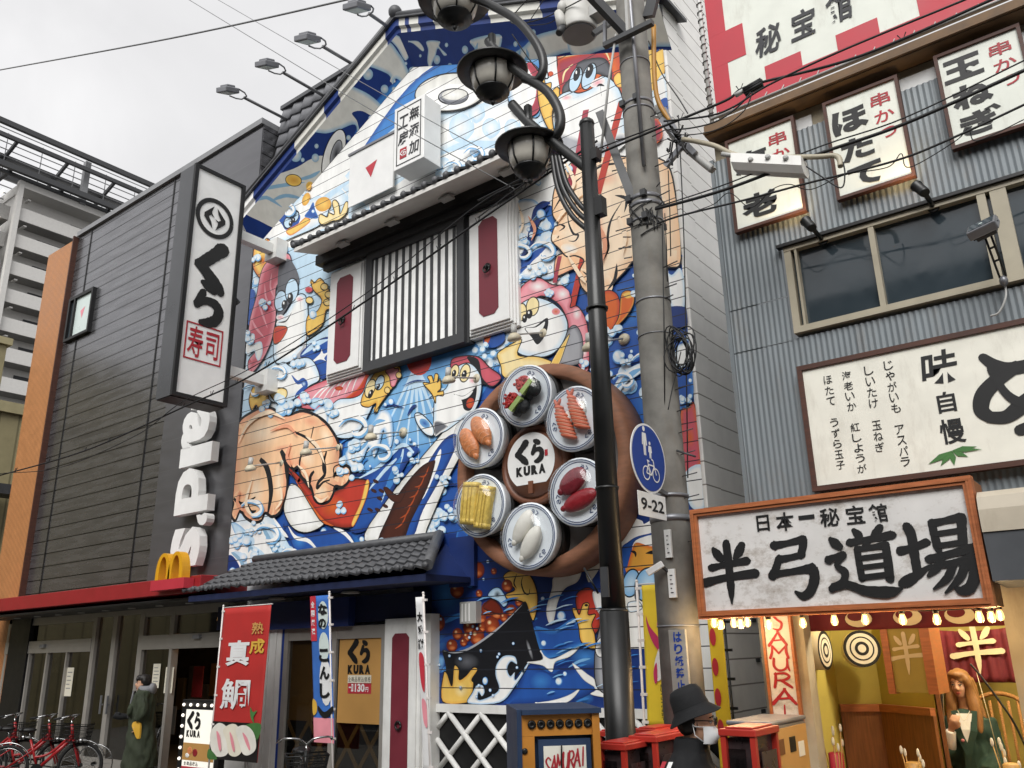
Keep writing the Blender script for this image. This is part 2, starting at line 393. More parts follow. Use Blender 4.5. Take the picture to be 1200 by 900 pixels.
M('wood_dark', '46271b', .6, var=.3, scale=4, grain=(1, 1, 12)); M('wood_orange', 'a5623a', .45, var=.2, scale=4, grain=(2, 2, 14)); M('wood_panel', '80502c', .5, var=.25, scale=5, grain=(12, 12, 1)); M('bamboo', 'b28a4b', .5)
M('ink', '0d0d0e', .55, var=.05); M('ink_soft', '2c2d31', .6, var=.25); M('red_ink', 'a3202c', .55, var=.1); M('sign_red', 'b5303d', .5, var=.05); M('menu_board', 'd9dcd2', .5, var=.05, stain=.28); M('menu_white', 'e0ded2', .5, var=.05, stain=.3)
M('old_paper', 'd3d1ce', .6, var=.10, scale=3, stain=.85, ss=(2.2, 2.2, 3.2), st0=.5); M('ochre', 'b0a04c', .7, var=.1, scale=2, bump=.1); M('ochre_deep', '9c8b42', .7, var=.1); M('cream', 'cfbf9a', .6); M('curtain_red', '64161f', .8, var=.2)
M('brown_tray', '8a5e46', .7, stain=.25, var=.18, scale=6, grain=(1, 1, 4)); M('brown_dark', '6d432e', .45, var=.1); M('tray_grey', '6a6562', .5); M('tray_black', '161413', .4)
M('plate', 'e0e6ea', .3, var=.03); M('plate_blue', '3b4c72', .4); M('nori', '15181a', .6, var=.3, scale=40, bump=.5); M('roe', 'b02d2a', .3, var=.3, scale=60, bump=.6); M('cucumber', '9db36a', .5); M('shrimp', 'cf694a', .45, var=.15, bump=.35); M('shrimp_pale', 'e2ae92', .5); M('salmon', 'd08352', .4, var=.2, scale=30, bump=.35); M('salmon_line', 'e6b088', .5); M('egg', 'd9bb5a', .5, var=.18, scale=20, bump=.35); M('egg_line', 'b18a33', .6); M('squid', 'dcd9cf', .4, bump=.35); M('tuna', '7b2630', .35, var=.2, scale=20, bump=.35); M('tuna_red', '8c2028', .35, var=.15, scale=20, bump=.35); M('rice', 'e4e1d8', .6, bump=.5, scale=60)
glass_mat('dome', 'fafbfc', .02, .06, 1.0); glass_mat('shop_glass', '9c9a94', .10); glass_mat('lamp_glass', 'b6b4ae', .06, .25); glass_mat('pane_clear', 'c8c8c6', .05)
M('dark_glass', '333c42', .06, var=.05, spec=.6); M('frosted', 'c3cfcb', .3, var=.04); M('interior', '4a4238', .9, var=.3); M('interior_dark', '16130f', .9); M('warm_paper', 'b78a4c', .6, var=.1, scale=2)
M('bulb', 'ffd9a0', .3, var=0, emit='ffb45c', es=9); M('filament', 'fff0d0', .3, var=0, emit='ffd08a', es=10); M('ceil_lamp', 'ffdca8', .3, var=0, emit='ffc080', es=6); M('lit_white', 'e8e8e0', .4, var=.02, emit='fff6e6', es=.2); M('led', 'ffffff', .3, var=0, emit='fff2dd', es=.7)
M('yellow', 'd2ac1a', .4, var=.04); M('arch_yellow', 'd49a1c', .35, var=.03); M('sign_blue', '173a8c', .35, var=.06); M('guard_yellow', 'a8782a', .5, var=.12)
M('toy_red', 'b0342a', .35, var=.1); M('toy_black', '3a2f30', .3, var=.4, scale=20); M('cab_orange', 'b8792a', .5, var=.15); M('cab_blue', '1f3350', .5, var=.18)
M('skin', 'c79a7e', .5, var=.06); M('hair', '17120f', .55, var=.2); M('hair_brown', '8c6238', .5, var=.25, scale=30, grain=(12, 12, 1)); M('coat_green', '2d3424', .85, var=.18, scale=9, bump=.3); M('coat_dark', '1c2219', .85); M('hoodie', '77777a', .85, var=.1); M('robe_green', '1f3a30', .8, var=.15, scale=8, bump=.3); M('cloth_black', '101114', .85, var=.2, scale=20, bump=.2); M('mask', 'd9dbdc', .7); M('stripe_red', 'a82734', .7); M('jeans', '2a2f3a', .85); M('shoe', '1a1817', .6); M('lip', '9c4a44', .5); M('eye', '140f0d', .3); M('yellow_cloth', 'cfa02c', .7)
M('rubber', '131313', .8); M('bike_red', '9a1c20', .3, var=.06); M('chrome', 'b0b0b0', .2, metal=1); M('spoke', '8a8a8a', .3, metal=.9)
M('paper', 'd8d2c0', .7, var=.05); M('cable', '0f1012', .6, var=.1); M('cable_grey', '6e6f70', .6); M('box_white', 'd4d3cf', .45, var=.05, stain=.25); M('transformer', 'bab9b4', .5, var=.06, stain=.2)
M('flag_red', 'a8231f', .75, var=.1, scale=3, bump=.1); M('flag_blue', '2f62ac', .75, var=.2, scale=3); M('flag_white', 'd3d3d3', .75, var=.08); M('flag_yellow', 'd9bd2c', .75, var=.07); M('pink', 'd98a95', .6, var=.1); M('magenta', 'b32a5a', .6); M('leaf', '3d6b34', .6, var=.2); M('pole_white', 'd6d0cc', .4); M('ac_box', 'b8ae9c', .5, var=.08, stain=.25); M('ac_side', '55585c', .5); M('wicker', '9a6b36', .7, bump=.5, scale=50); M('pale_brown_wall', '5b5247', .85, var=.2); M('block', '5f5d59', .85, var=.15, scale=6, seam=('Z', .21, .014), seamc='2c2a28')

# ---------------------------------------------------------------- ground
b = MB(); b.face([(-400, -400, -.15), (400, -400, -.15), (400, 400, -.15), (-400, 400, -.15)], 'asphalt'); tag(b.obj('ground'), kind='structure')
b = MB(); b.face([(-120, -5.2, -.146), (60, -5.2, -.146), (60, 2.6, -.146), (-120, 2.6, -.146)], 'asphalt'); tag(b.obj('road'), kind='structure')
b = MB()
for k in range(20): b.face([(-60 + k * 5, -1.4, -.142), (-57.5 + k * 5, -1.4, -.142), (-57.5 + k * 5, -1.28, -.142), (-60 + k * 5, -1.28, -.142)], 'line_paint')
tag(b.obj('road_marking'), kind='structure')
b = MB(); b.box(-120, 60, 2.6, 7.99, -.14, 0, 'pavement'); tag(b.obj('pavement'), kind='structure')
b = MB(); b.box(-120, 60, 2.45, 2.597, -.14, .012, 'kerb'); tag(b.obj('kerb'), kind='structure')

FY = 8.0                     # plane of the two left shop fronts
KL, KR = -11.8, -3.64        # mural building from its left to its right corner
# ---------------------------------------------------------------- apartment tower far behind
TX = -72.0
def tp(x, y): return PX(x, y, TX)
tw = thing('apartment_building', (TX - 6, tp(60, 400).y + 20, 0), 'tall white apartment block with rows of balconies, rising far behind the dark clad shop', 'building')
c0 = tp(28, 225); yl = c0.y; ztop = tp(33, 223).z
fl = (tp(24, 283).z - tp(17, 348).z) / 2
b = MB(); b.box(TX - 14, TX - 1.6, yl, yl + 42, -5, ztop + .3, 'tower_white'); b.obj('wall', tw)
b = MB(); b.box(TX - .3, TX + .25, yl - .5, yl - .1, -5, ztop + .6, 'tower_white'); b.obj('corner_column', tw)
b = MB(); b.box(TX - 14, TX + .2, yl - .1, yl + 42, ztop, ztop + .9, 'tower_white'); b.obj('roof_slab', tw)
for k in range(11):
    z = ztop - 1.0 - fl * (k + 1) + .55
    b = MB(); b.box(TX - .12, TX, yl, yl + 42, z, z + fl * .47, 'tower_white'); b.box(TX - 1.6, TX - .12, yl, yl + 42, z, z + .18, 'tower_grey'); b.obj('balcony', tw)
    for j in range(6):
        y0 = yl + 2.2 + j * 5; b = MB()
        b.box(TX - 1.6, TX - 1.5, y0, y0 + 2.0, z + .3, z + fl * .78, 'tower_dark'); b.box(TX - 1.6, TX - 1.45, y0 + 2.6, y0 + 3.6, z + .3, z + fl * .8, 'tower_grey'); b.obj('window', tw)
    b = MB(); b.box(TX - 1.0, TX - .2, yl + .5, yl + .75, z + fl * .86, z + fl * .9, 'tower_white'); b.box(TX - 1.3, TX - .2, yl - 1.6, yl - 1.4, z + fl * .86, z + fl * .92, 'led'); b.obj('ceiling_lamp', tw)
    b = MB(); b.box(TX - 8, TX - .6, yl - 7, yl - .6, z - .1, z + .15, 'tower_grey'); b.prism([(TX - .6, yl - 7, z + .15), (TX - .6, yl - .6, z + .15), (TX - .6, yl - .6, z + 1.2), (TX - .6, yl - 7, z + 1.2)], (-.15, 0, 0), 'tower_grey')
    b.box(TX - 8, TX - 7.5, yl - 7, yl - .5, z, z + fl, 'tower_dark'); b.obj('stair_landing', tw)
# open steel frame standing on the roof
sf = thing('steel_roof_frame', (TX - 6, yl + 15, ztop + .9), 'open grey steel framework standing on the roof of the white apartment block', 'steel frame')
b = MB()
def ybeam(px, py, X, wd, ht, m='dark_grey'):
    p = PX(px, py, X); b.box(X - wd / 2, X + wd / 2, p.y - 26, p.y + 60, p.z - ht / 2, p.z + ht / 2, m); return p
A = ybeam(60, 166, TX + 1, .35, .45); B2 = ybeam(60, 181, TX + 1, .3, .35); C2 = ybeam(60, 214, TX + 1, .4, .5); D2 = ybeam(60, 206, TX - 1, .3, .4); E2 = ybeam(60, 227, TX - 4, .35, .45); F2 = ybeam(60, 222, TX + .3, .25, .3)
b.obj('long_beam', sf)
b = MB()
for i in range(-4, 10):
    y = A.y + (i + .4) * 4.3
    b.bar((TX + 1, y, B2.z), (TX - 3.5, y - .4, C2.z + .2), .22, .3, 'dark_grey'); b.bar((TX + 1, y, C2.z), (TX - 9, y, C2.z - .3), .25, .3, 'dark_grey')
b.obj('cross_beam', sf)
b = MB()
for i in range(-4, 10):
    y = A.y + (i + .4) * 8.6
    b.box(TX - .1, TX + .4, y, y + .5, ztop + .5, A.z, 'mid_grey'); b.box(TX - 4.2, TX - 3.8, y + 2, y + 2.3, ztop + .5, E2.z, 'dark_grey')
b.obj('post', sf)
b = MB()
for k in range(8):
    z = C2.z + (A.z - C2.z) * (k + .5) / 6
    b.bar((TX - .5, A.y - 26, z), (TX - .5, A.y + 60, z), .07, .07, 'mid_grey'); b.bar((TX - 4, A.y - 26, z - 2.2), (TX - 4, A.y + 60, z - 2.2), .08, .08, 'mid_grey')
for i in range(-6, 20): b.bar((TX - .5, A.y + i * 2.9, C2.z - .4), (TX - .5, A.y + i * 2.9, A.z), .06, .06, 'mid_grey')
b.obj('railing', sf)

# ---------------------------------------------------------------- olive shed-like building at the far left
OX = -24.5
p = PX(14, 402, OX); q = PX(24, 487, OX)
ob = thing('olive_clad_building', (OX - 3, p.y - 3, 0), 'olive green clad building at the far left edge beside the orange fin', 'building')
b = MB(); b.box(OX - 6, OX - .3, p.y - 9, p.y, 0, p.z, 'olive'); b.box(OX - 6, OX, p.y - 9, p.y + 9, 0, q.z, 'olive'); b.obj('wall', ob)
b = MB(); b.box(OX - 6.1, OX - .2, p.y - 9.1, p.y + .1, p.z + .003, p.z + .2, 'olive_cap'); b.box(OX - .25, OX + .12, p.y - 9, p.y + 9.1, q.z + .003, q.z + .3, 'olive_cap'); b.obj('cap', ob)
b = MB(); q = PX(10, 576, OX + .6); b.box(OX + .2, OX + .9, q.y - 3, q.y + .6, q.z - .12, q.z + .14, 'dark_grey'); b.obj('awning_beam', ob)

# ---------------------------------------------------------------- dark clad fast food shop
fx0 = PY(93, 278, FY).x; fz = 11.38; ox0 = PY(59, 297, FY).x
ff = thing('fast_food_shop', (-15, FY, 0), 'two storey fast food shop clad in dark grey boards, with red canopy over glass doors', 'building')
b = MB(); b.box(fx0, KL - .02, FY, FY + 6, 3.0, fz, 'clad_dark'); b.obj('wall', ff)
b = MB(); b.box(fx0, KL - .02, FY - .06, FY + 6, fz + .002, fz + .12, 'mid_grey'); b.obj('parapet_cap', ff)
b = MB(); b.box(ox0, fx0 - .01, FY - .03, FY + .5, 2.7, fz - .02, 'orange_fin'); b.box(fx0 - .05, fx0 - .003, FY - .12, FY + .4, 2.7, fz, 'wood_dark'); tag(b.obj('fin_panel', ff), 'ribbed orange brown panel')
b = MB(); b.box(ox0, fx0 - .3, FY - .01, FY + .5, 0, 2.7, 'orange_fin'); b.box(fx0 - .3, fx0 + .55, FY - .05, FY + .4, 0, 2.72, 'black'); b.obj('pillar', ff)
pxl = PY(178, 640, FY).x; pz = PY(170, 700, FY).z
b = MB(); b.box(pxl, KL - .03, FY - .025, FY, 3.02, 11.3, 'clad_panel'); tag(b.obj('sign_panel', ff), 'smoother dark panel behind the letters')
b = MB()                                                     # pipe-like joints
for px_, py_ in ((104, 300), (192, 330)):
    x = PY(px_, py_, FY).x; b.box(x - .02, x + .02, FY - .012, FY, 3.05, fz - .02, 'black')
b.obj('joint_strip', ff)
# small window upstairs
wx0, wx1, wz0, wz1 = -18.72, -17.62, 8.66, 9.72
b = MB()
for q in ((wx0, wx1, wz1 - .07, wz1), (wx0, wx1, wz0, wz0 + .06), (wx0, wx0 + .07, wz0 + .06, wz1 - .07), (wx1 - .06, wx1, wz0 + .06, wz1 - .07), (wx0 + .26, wx0 + .31, wz0 + .06, wz1 - .07)): b.box(q[0], q[1], FY - .09, FY - .001, q[2], q[3], 'black')
wf = b.obj('window', ff)
b = MB(); b.box(wx0 + .31, wx1 - .06, FY - .04, FY - .003, wz0 + .06, wz1 - .07, 'frosted'); b.box(wx0 + .07, wx0 + .26, FY - .03, FY - .003, wz0 + .06, wz1 - .07, 'dark_glass')
b.ngon([(-18.18, FY - .043, 9.3), (-17.98, FY - .043, 9.36), (-18.08, FY - .043, 9.1)], 'pink'); b.obj('pane', wf)
# red canopy
cx0 = -19.6
b = MB(); b.hexa([(cx0, 7.15, 2.76), (KL + .55, 7.15, 2.76), (KL + .55, FY - .03, 2.70), (cx0, FY - .03, 2.70), (cx0, 7.15, 3.0), (KL + .55, 7.15, 3.0), (KL + .55, FY - .03, 3.02), (cx0, FY - .03, 3.02)], 'red_band')
b.box(cx0 + .05, KL + .5, 7.2, FY - .04, 2.66, 2.70, 'black'); b.obj('canopy', ff, bevel=.01)
b = MB()
for k in range(9): b.lathe([(.06, 0), (.06, .015)], (-19 + k * .85, 7.6, 2.644), (0, 0, 1), 'trim_grey', 12)
b.obj('downlight', ff)
# shop front
sy = FY + .04
def vx(px_, py_=800): return PY(px_, py_, sy).x
zt, zb = PY(60, 728, FY + .04).z, .02
hd0, hd1 = PY(60, 765, sy).z, PY(60, 752, sy).z
xs = [vx(5), vx(33), vx(54), vx(77), vx(107), vx(131), vx(163), vx(200), vx(262)]
b = MB()
for i, x in enumerate(xs):
    wd = (.10, .05, .06, .05, .12, .14, .14, .08, .1)[i]; b.box(x - wd / 2, x + wd / 2, sy - .06, sy + .06, zb, zt if i in (0, 4, 6, 7, 8) else (zt if i == 5 else hd0), 'alu')
xe = xs[-1] + .05
b.box(xs[0] - .05, xs[4] - .06, sy - .07, sy + .05, hd0, hd1 + .02, 'alu'); b.box(xs[6] + .07, xe, sy - .07, sy + .05, hd0, hd1 + .02, 'alu')
b.box(xs[0] - .05, xe, sy - .05, sy + .05, zt, 2.68, 'alu'); b.box(xs[0] - .05, xs[4] - .06, sy - .055, sy + .04, zt - .06, zt, 'alu'); b.box(xs[6] + .07, xe, sy - .055, sy + .04, zt - .06, zt, 'alu')
mid = vx(46, 740) + .35
for x in (xs[0] + .95, xs[6] + .9): b.box(x - .05, x + .05, sy - .045, sy + .045, hd1 + .02, zt - .06, 'alu')
for x0, x1 in ((xs[1], xs[2]), (xs[2], xs[3]), (xs[4], xs[5]), (xs[5], xs[6])): b.box(x0 + .03, x1 - .03, sy - .04, sy + .04, zb, zb + .22, 'alu')
sfr = b.obj('shopfront_frame', ff)
b = MB(); b.box(xs[0], xs[7], sy - .006, sy + .006, zb + .1, zt, 'shop_glass'); b.box(xs[7], xe, sy - .006, sy + .006, hd1 + .03, zt, 'shop_glass'); b.obj('glass', sfr)
b = MB()
for s in (-1, 1): b.bar((xs[5] + s * .11, sy - .1, .95), (xs[5] + s * .11, sy - .1, 1.25), .025, .025, 'steel'); b.bar((xs[5] + s * .11, sy - .1, 1.1), (xs[5] + s * .11, sy - .06, 1.1), .025, .025, 'steel')
b.obj('door_handle', sfr)
b = MB()
for px_, py_ in ((56, 757), (237, 746)):
    q = PY(px_, py_, sy); b.box(q.x - .09, q.x + .09, sy - .12, sy - .07, q.z - .03, q.z + .03, 'mid_grey')
b.obj('door_sensor', sfr)
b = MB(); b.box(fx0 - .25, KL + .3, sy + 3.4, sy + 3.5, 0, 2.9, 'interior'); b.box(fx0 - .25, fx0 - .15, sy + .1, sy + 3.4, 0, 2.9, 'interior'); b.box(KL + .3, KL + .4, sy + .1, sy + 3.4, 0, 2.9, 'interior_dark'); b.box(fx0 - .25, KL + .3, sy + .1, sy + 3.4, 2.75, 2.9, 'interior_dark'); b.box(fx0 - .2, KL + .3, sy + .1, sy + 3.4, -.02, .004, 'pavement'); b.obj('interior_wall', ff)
b = MB()
rnd = random.Random(3)
for k in range(16):
    x = fx0 + .5 + k * .42; z = rnd.uniform(.5, 1.5); h = rnd.uniform(.4, .9); b.box(x, x + rnd.uniform(.2, .36), sy + 3.3, sy + 3.39, z, z + h, rnd.choice(['red_band', 'warm_paper', 'paper', 'mid_grey', 'olive', 'paper']))
for k, (x, z, w_, h_, m) in enumerate(((.5, .75, .42, .7, 'paper'), (1.25, .5, .5, .5, 'warm_paper'), (1.9, .7, .4, .55, 'paper'), (3.3, .5, .45, .4, 'red_band'), (4.6, 1.1, .3, .6, 'maroon'), (4.95, .6, .35, .45, 'mid_grey'), (5.6, 1.2, .3, .5, 'red_band'), (.3, 1.6, .3, .3, 'frosted'), (2.4, 1.3, .3, .4, 'olive'), (3.8, 1.35, .35, .4, 'warm_paper'))):
    b.box(xs[0] + x, xs[0] + x + w_, sy + .3 + .07 * k, sy + .31 + .07 * k, z, z + h_, m)
b.obj('wall_poster', ff)
b = MB()
for k in range(5): b.box(fx0 + 4.4 + k * .5, fx0 + 4.75 + k * .5, sy + 1.6, sy + 1.75, 2.5, 2.56, 'ceil_lamp')
b.obj('ceiling_lamp', ff)
for i, (px_, py_, w2, h2) in enumerate(((19, 782, .2, .36), (23, 801, .2, .36), (21, 821, .2, .36), (81, 799, .26, .5), (183, 792, .22, .38), (198, 797, .24, .4))):
    q = PY(px_, py_, sy - .01); b = MB(); b.face([(q.x - w2 / 2, sy - .012, q.z - h2 / 2), (q.x + w2 / 2, sy - .012, q.z - h2 / 2), (q.x + w2 / 2, sy - .012, q.z + h2 / 2), (q.x - w2 / 2, sy - .012, q.z + h2 / 2)], 'paper')
    for k in range(5): b.box(q.x - w2 * .35, q.x + w2 * rnd.uniform(.1, .35), sy - .0145, sy - .0125, q.z + h2 * (.32 - k * .14), q.z + h2 * (.35 - k * .14), 'mid_grey')
    tag(b.obj('paper_notice'), ('paper notice on the far left glass, topmost of three', 'paper notice on the far left glass, middle of three', 'paper notice on the far left glass, lowest of three', 'large paper notice on the sliding door above the red bicycles', 'paper notice on the glass just behind the person in green', 'paper notice beside the dark open doorway, right of the person in green')[i], 'notice', 'paper notices on the shop glass')
# vertical letters and the arch
vs_ = thing('letter_sign', (-12.4, 7.7, 3.0), 'big white block letters running sideways down the dark shop wall', 'sign')
for ch, x0, y0, x1, y1 in (('n', 224, 440, 251, 477), ('a', 211, 479, 247, 524), ('l', 208, 521, 250, 545), ('d', 203, 546, 247, 602), ("’", 228, 601, 244, 616), ('s', 197, 617, 236, 668)):
    cc = PY((x0 + x1) / 2, (y0 + y1) / 2, 7.75); wq = (PY(x1, (y0 + y1) / 2, 7.75) - PY(x0, (y0 + y1) / 2, 7.75)).x; hq = PY((x0 + x1) / 2, y0, 7.75).z - PY((x0 + x1) / 2, y1, 7.75).z
    if ch in 'al': hq *= .98
    b = MB(); b.text(ch, (cc.x, 7.75, cc.z), -UZ, UX, hq * .94, wq * (.86 if ch != "’" else .8), 'white_clean', .038, thick=.14); b.obj('letter', vs_)
ar = thing('arch_logo_sign', (PY(206, 680, 7.2).x, 7.2, 3.0), 'small yellow double arch on a red block at the canopy edge', 'sign')
b = MB(); q0, q1 = PY(185, 685, 7.1), PY(224, 685, 7.1); b.box(q0.x, q1.x, 6.98, 7.14, q1.z - .05, q1.z + .10, 'sign_red'); b.obj('base', ar)
b = MB(); wA = (q1.x - q0.x); zb_ = q1.z + .104; zt_ = PY(200, 649, 7.1).z
for s in (0, 1):
    c = q0.x + wA * (.31 + .38 * s); H_ = zt_ - zb_; af = lambda rx, h: [(c + math.cos(t) * wA * rx, 6.99, zb_ + h * max(0, math.sin(t)) ** .75) for t in [math.pi * k / 20 for k in range(21)]]
    b.prism(af(.215, H_) + af(.115, H_ * .86)[::-1], (0, .13, 0), 'arch_yellow')
b.obj('arch', ar)
# ---------------------------------------------------------------- painted front of the mural building
paint_mat('mural_paint', ('Z', .205, .011), '23252c'); paint_mat('soffit_paint', None, None)
PAL = dict(white='eeeeeb', pale='c0daec', sky='78aeda', mid='3c80c6', deep='2352a0', navy='173374', flesh='f4c79c', flesh_l='fae2c4', flesh_d='e6a07e', red='ba3a2b', orange='d4652a', yellow='ecc463', yell_d='d59a3d', pink='e69aa4', rose='c75866', rose_d='a23a4a',
           black='131419', grey='a4a6ab', grey_d='606268', brown='4a2418', brown_d='2a1410', cream='f0dda6', roe='a84a22', roe_d='6d2413', roe_l='e08a50', cloud='d6d5cd', teal='86aec9')
PC = {k: lin(v) for k, v in PAL.items()}
class Paint:
    def __init__(s, to2d, to3d, nrm, clip, step=.00003):
        s.to2d, s.to3d, s.nrm, s.clip, s.step = to2d, to3d, Vector(nrm), clip, step
        s.mb = MB(); s.mb.col = s.mb.bm.loops.layers.float_color.new('Col'); s.k = 0; s.T = (0, 0, 1)
    def t(s, ox, oy, sc): s.T = (ox, oy, sc)
    def c(s, p): return s.to2d(s.T[0] + p[0] / s.T[2], s.T[1] + p[1] / s.T[2])
    def tri(s, vs, lay):
        """vs: (u, v, r, g, b); cut to the convex outline of the surface"""
        poly = vs
        for i in range(len(s.clip)):
            a, b2 = s.clip[i], s.clip[(i + 1) % len(s.clip)]; out = []
            f = lambda p: (b2[0] - a[0]) * (p[1] - a[1]) - (b2[1] - a[1]) * (p[0] - a[0])
            for j in range(len(poly)):
                p, q = poly[j], poly[(j + 1) % len(poly)]; fp, fq = f(p), f(q)
                if fp >= 0: out.append(p)
                if (fp >= 0) != (fq >= 0):
                    t = fp / (fp - fq); out.append(tuple(x + (y - x) * t for x, y in zip(p, q)))
            poly = out
            if len(poly) < 3: return
        bv = [s.mb.bm.verts.new(s.to3d(p[0], p[1]) + s.nrm * lay) for p in poly]
        f = s.mb.bm.faces.new(bv); f.material_index = s.mb.mi(s.mat)
        for l, p in zip(f.loops, poly): l[s.mb.col] = (p[2], p[3], p[4], 1)
    def fill2(s, P, col, lay):
        for t in tessellate_polygon([[Vector((x, y, 0)) for x, y in P]]): s.tri([(*P[i], *col) for i in t], lay)
    def sh(s, pts, fill, edge=None, ew=3.0, line=0, lc='black', n=5, straight=False):
        """closed painted shape; edge: soft airbrushed rim colour; line: outline width in picture px"""
        q = [Vector((*s.c(p), 0)) for p in pts]
        q = q if straight else catmull(q, n, True)
        P = [(p.x, p.y) for p in q]; s.k += 1; L = s.k * s.step; s.fill2(P, PC[fill], L)
        ar = sum(P[i][0] * P[(i + 1) % len(P)][1] - P[(i + 1) % len(P)][0] * P[i][1] for i in range(len(P))); sg = 1 if ar > 0 else -1
        px = s.px(pts); per = sum(math.dist(P[i - 1], P[i]) for i in range(len(P))); line *= .8
        def off(w):
            o = []
            for i in range(len(P)):
                a, b2 = P[i - 1], P[(i + 1) % len(P)]; dx, dy = b2[0] - a[0], b2[1] - a[1]; l = math.hypot(dx, dy) or 1
                o.append((P[i][0] - dy / l * w * sg, P[i][1] + dx / l * w * sg))
            return o
        if edge:
            I = off(min(ew * px * 1.7, abs(ar) * .30 / per)); s.k += 1; L = s.k * s.step
            for i in range(len(P)):
                j = (i + 1) % len(P); A, B, C, D = P[i], P[j], I[j], I[i]; M_ = L + i % 9 * 3e-6
                if ((B[0] - A[0]) * (C[0] - D[0]) + (B[1] - A[1]) * (C[1] - D[1])) <= 0: continue
                s.tri([(*A, *PC[edge]), (*B, *PC[edge]), (*C, *PC[fill])], M_); s.tri([(*A, *PC[edge]), (*C, *PC[fill]), (*D, *PC[fill])], M_)
        if line:
            w = line * px / 2; O, I = off(-w), off(w); s.k += 1; L = s.k * s.step
            for i in range(len(P)):
                j = (i + 1) % len(P); M_ = L + i % 9 * 3e-6
                s.tri([(*O[i], *PC[lc]), (*O[j], *PC[lc]), (*I[j], *PC[lc])], M_); s.tri([(*O[i], *PC[lc]), (*I[j], *PC[lc]), (*I[i], *PC[lc])], M_)
    def px(s, pts):
        a = s.c(pts[0]); b2 = s.c((pts[0][0] + 10 * s.T[2], pts[0][1])); d = s.c((pts[0][0], pts[0][1] + 10 * s.T[2]))
        return (math.dist(a, b2) + math.dist(a, d)) / 20
    def st(s, pts, w, col, w0=.1, w1=.1, n=6):
        """tapered brush line, w in picture px"""
        q = catmull([Vector((*s.c(p), 0)) for p in pts], n); N = len(q); px = s.px(pts); s.k += 1; L = s.k * s.step; A = []; B = []
        for i in range(N):
            t = i / (N - 1); d = q[min(i + 1, N - 1)] - q[max(i - 1, 0)]; l = d.length or 1
            ww = w * px / 2 * min(1, w0 + (1 - w0) * t * 3, w1 + (1 - w1) * (1 - t) * 3)
            A.append((q[i].x - d.y / l * ww, q[i].y + d.x / l * ww)); B.append((q[i].x + d.y / l * ww, q[i].y - d.x / l * ww))
        for i in range(N - 1):
            M_ = L + i % 9 * 3e-6; s.tri([(*A[i], *PC[col]), (*B[i], *PC[col]), (*B[i + 1], *PC[col])], M_); s.tri([(*A[i], *PC[col]), (*B[i + 1], *PC[col]), (*A[i + 1], *PC[col])], M_)
    def el(s, x, y, rx, ry, fill, edge=None, rot=0, line=0, lc='black', n=18):
        """ellipse shaded from its middle to its rim"""
        e = PC[edge or fill]; ca, sa = math.cos(rot), math.sin(rot)
        f = lambda k, sc: s.c((x + (rx * math.cos(k) * ca - ry * math.sin(k) * sa) * sc, y + (rx * math.cos(k) * sa + ry * math.sin(k) * ca) * sc))
        s.k += 1; L = s.k * s.step; c = s.c((x, y))
        for i in range(n):
            a, b2 = 2 * math.pi * i / n, 2 * math.pi * (i + 1) / n
            s.tri([(*c, *PC[fill]), (*f(a, 1), *e), (*f(b2, 1), *e)], L)
        if line: s.st([(x + (rx * math.cos(k) * ca - ry * math.sin(k) * sa), y + (rx * math.cos(k) * sa + ry * math.sin(k) * ca)) for k in [2 * math.pi * i / 12 for i in range(13)]], line, lc, 1, 1)
    def bub(s, x, y, r, ry=None, dark='mid'):
        ry = ry or r * 1.15; s.el(x, y, r, ry, 'pale', dark); s.el(x - r * .08, y - ry * .05, r * .78, ry * .78, 'white', 'pale'); s.el(x - r * .3, y - ry * .35, r * .26, ry * .26, 'white')
    def roe(s, x, y, r):
        s.el(x, y, r, r * 1.15, 'roe', 'roe_d'); s.el(x + r * .05, y + r * .45, r * .6, r * .4, 'roe_l', 'roe'); s.el(x - r * .3, y - r * .4, r * .3, r * .32, 'cream', 'roe')
    def eye(s, x, y, rx, ry, rot, pxy, col='white', pr=.45):
        s.el(x, y, rx, ry, col, 'pale' if col == 'white' else col, rot, 1.2); s.el(pxy[0], pxy[1], rx * pr, ry * pr, 'black', None, rot); s.el(pxy[0] - rx * .1, pxy[1] - ry * .15, rx * .14, ry * .14, 'white')
    def obj(s, name, par): return s.mb.obj(name, par)

def crease(x):                                               # height of the wall under the gable
    return 10.72 + (7.94 + x) * .5104 if x < -7.94 else 10.72 - (x + 7.94) * .4437
CLIP = [(KL, 1.24), (KR, 1.24), (KR, crease(KR)), (-7.94, 10.72), (KL, crease(KL))]
def to2(x, y): p = PY(x, y, FY); return (p.x, p.z)
W = Paint(to2, lambda u, v: Vector((u, FY, v)), (0, -1, 0), CLIP); W.mat = 'mural_paint'
W.fill2(CLIP, PC['white'], 0)
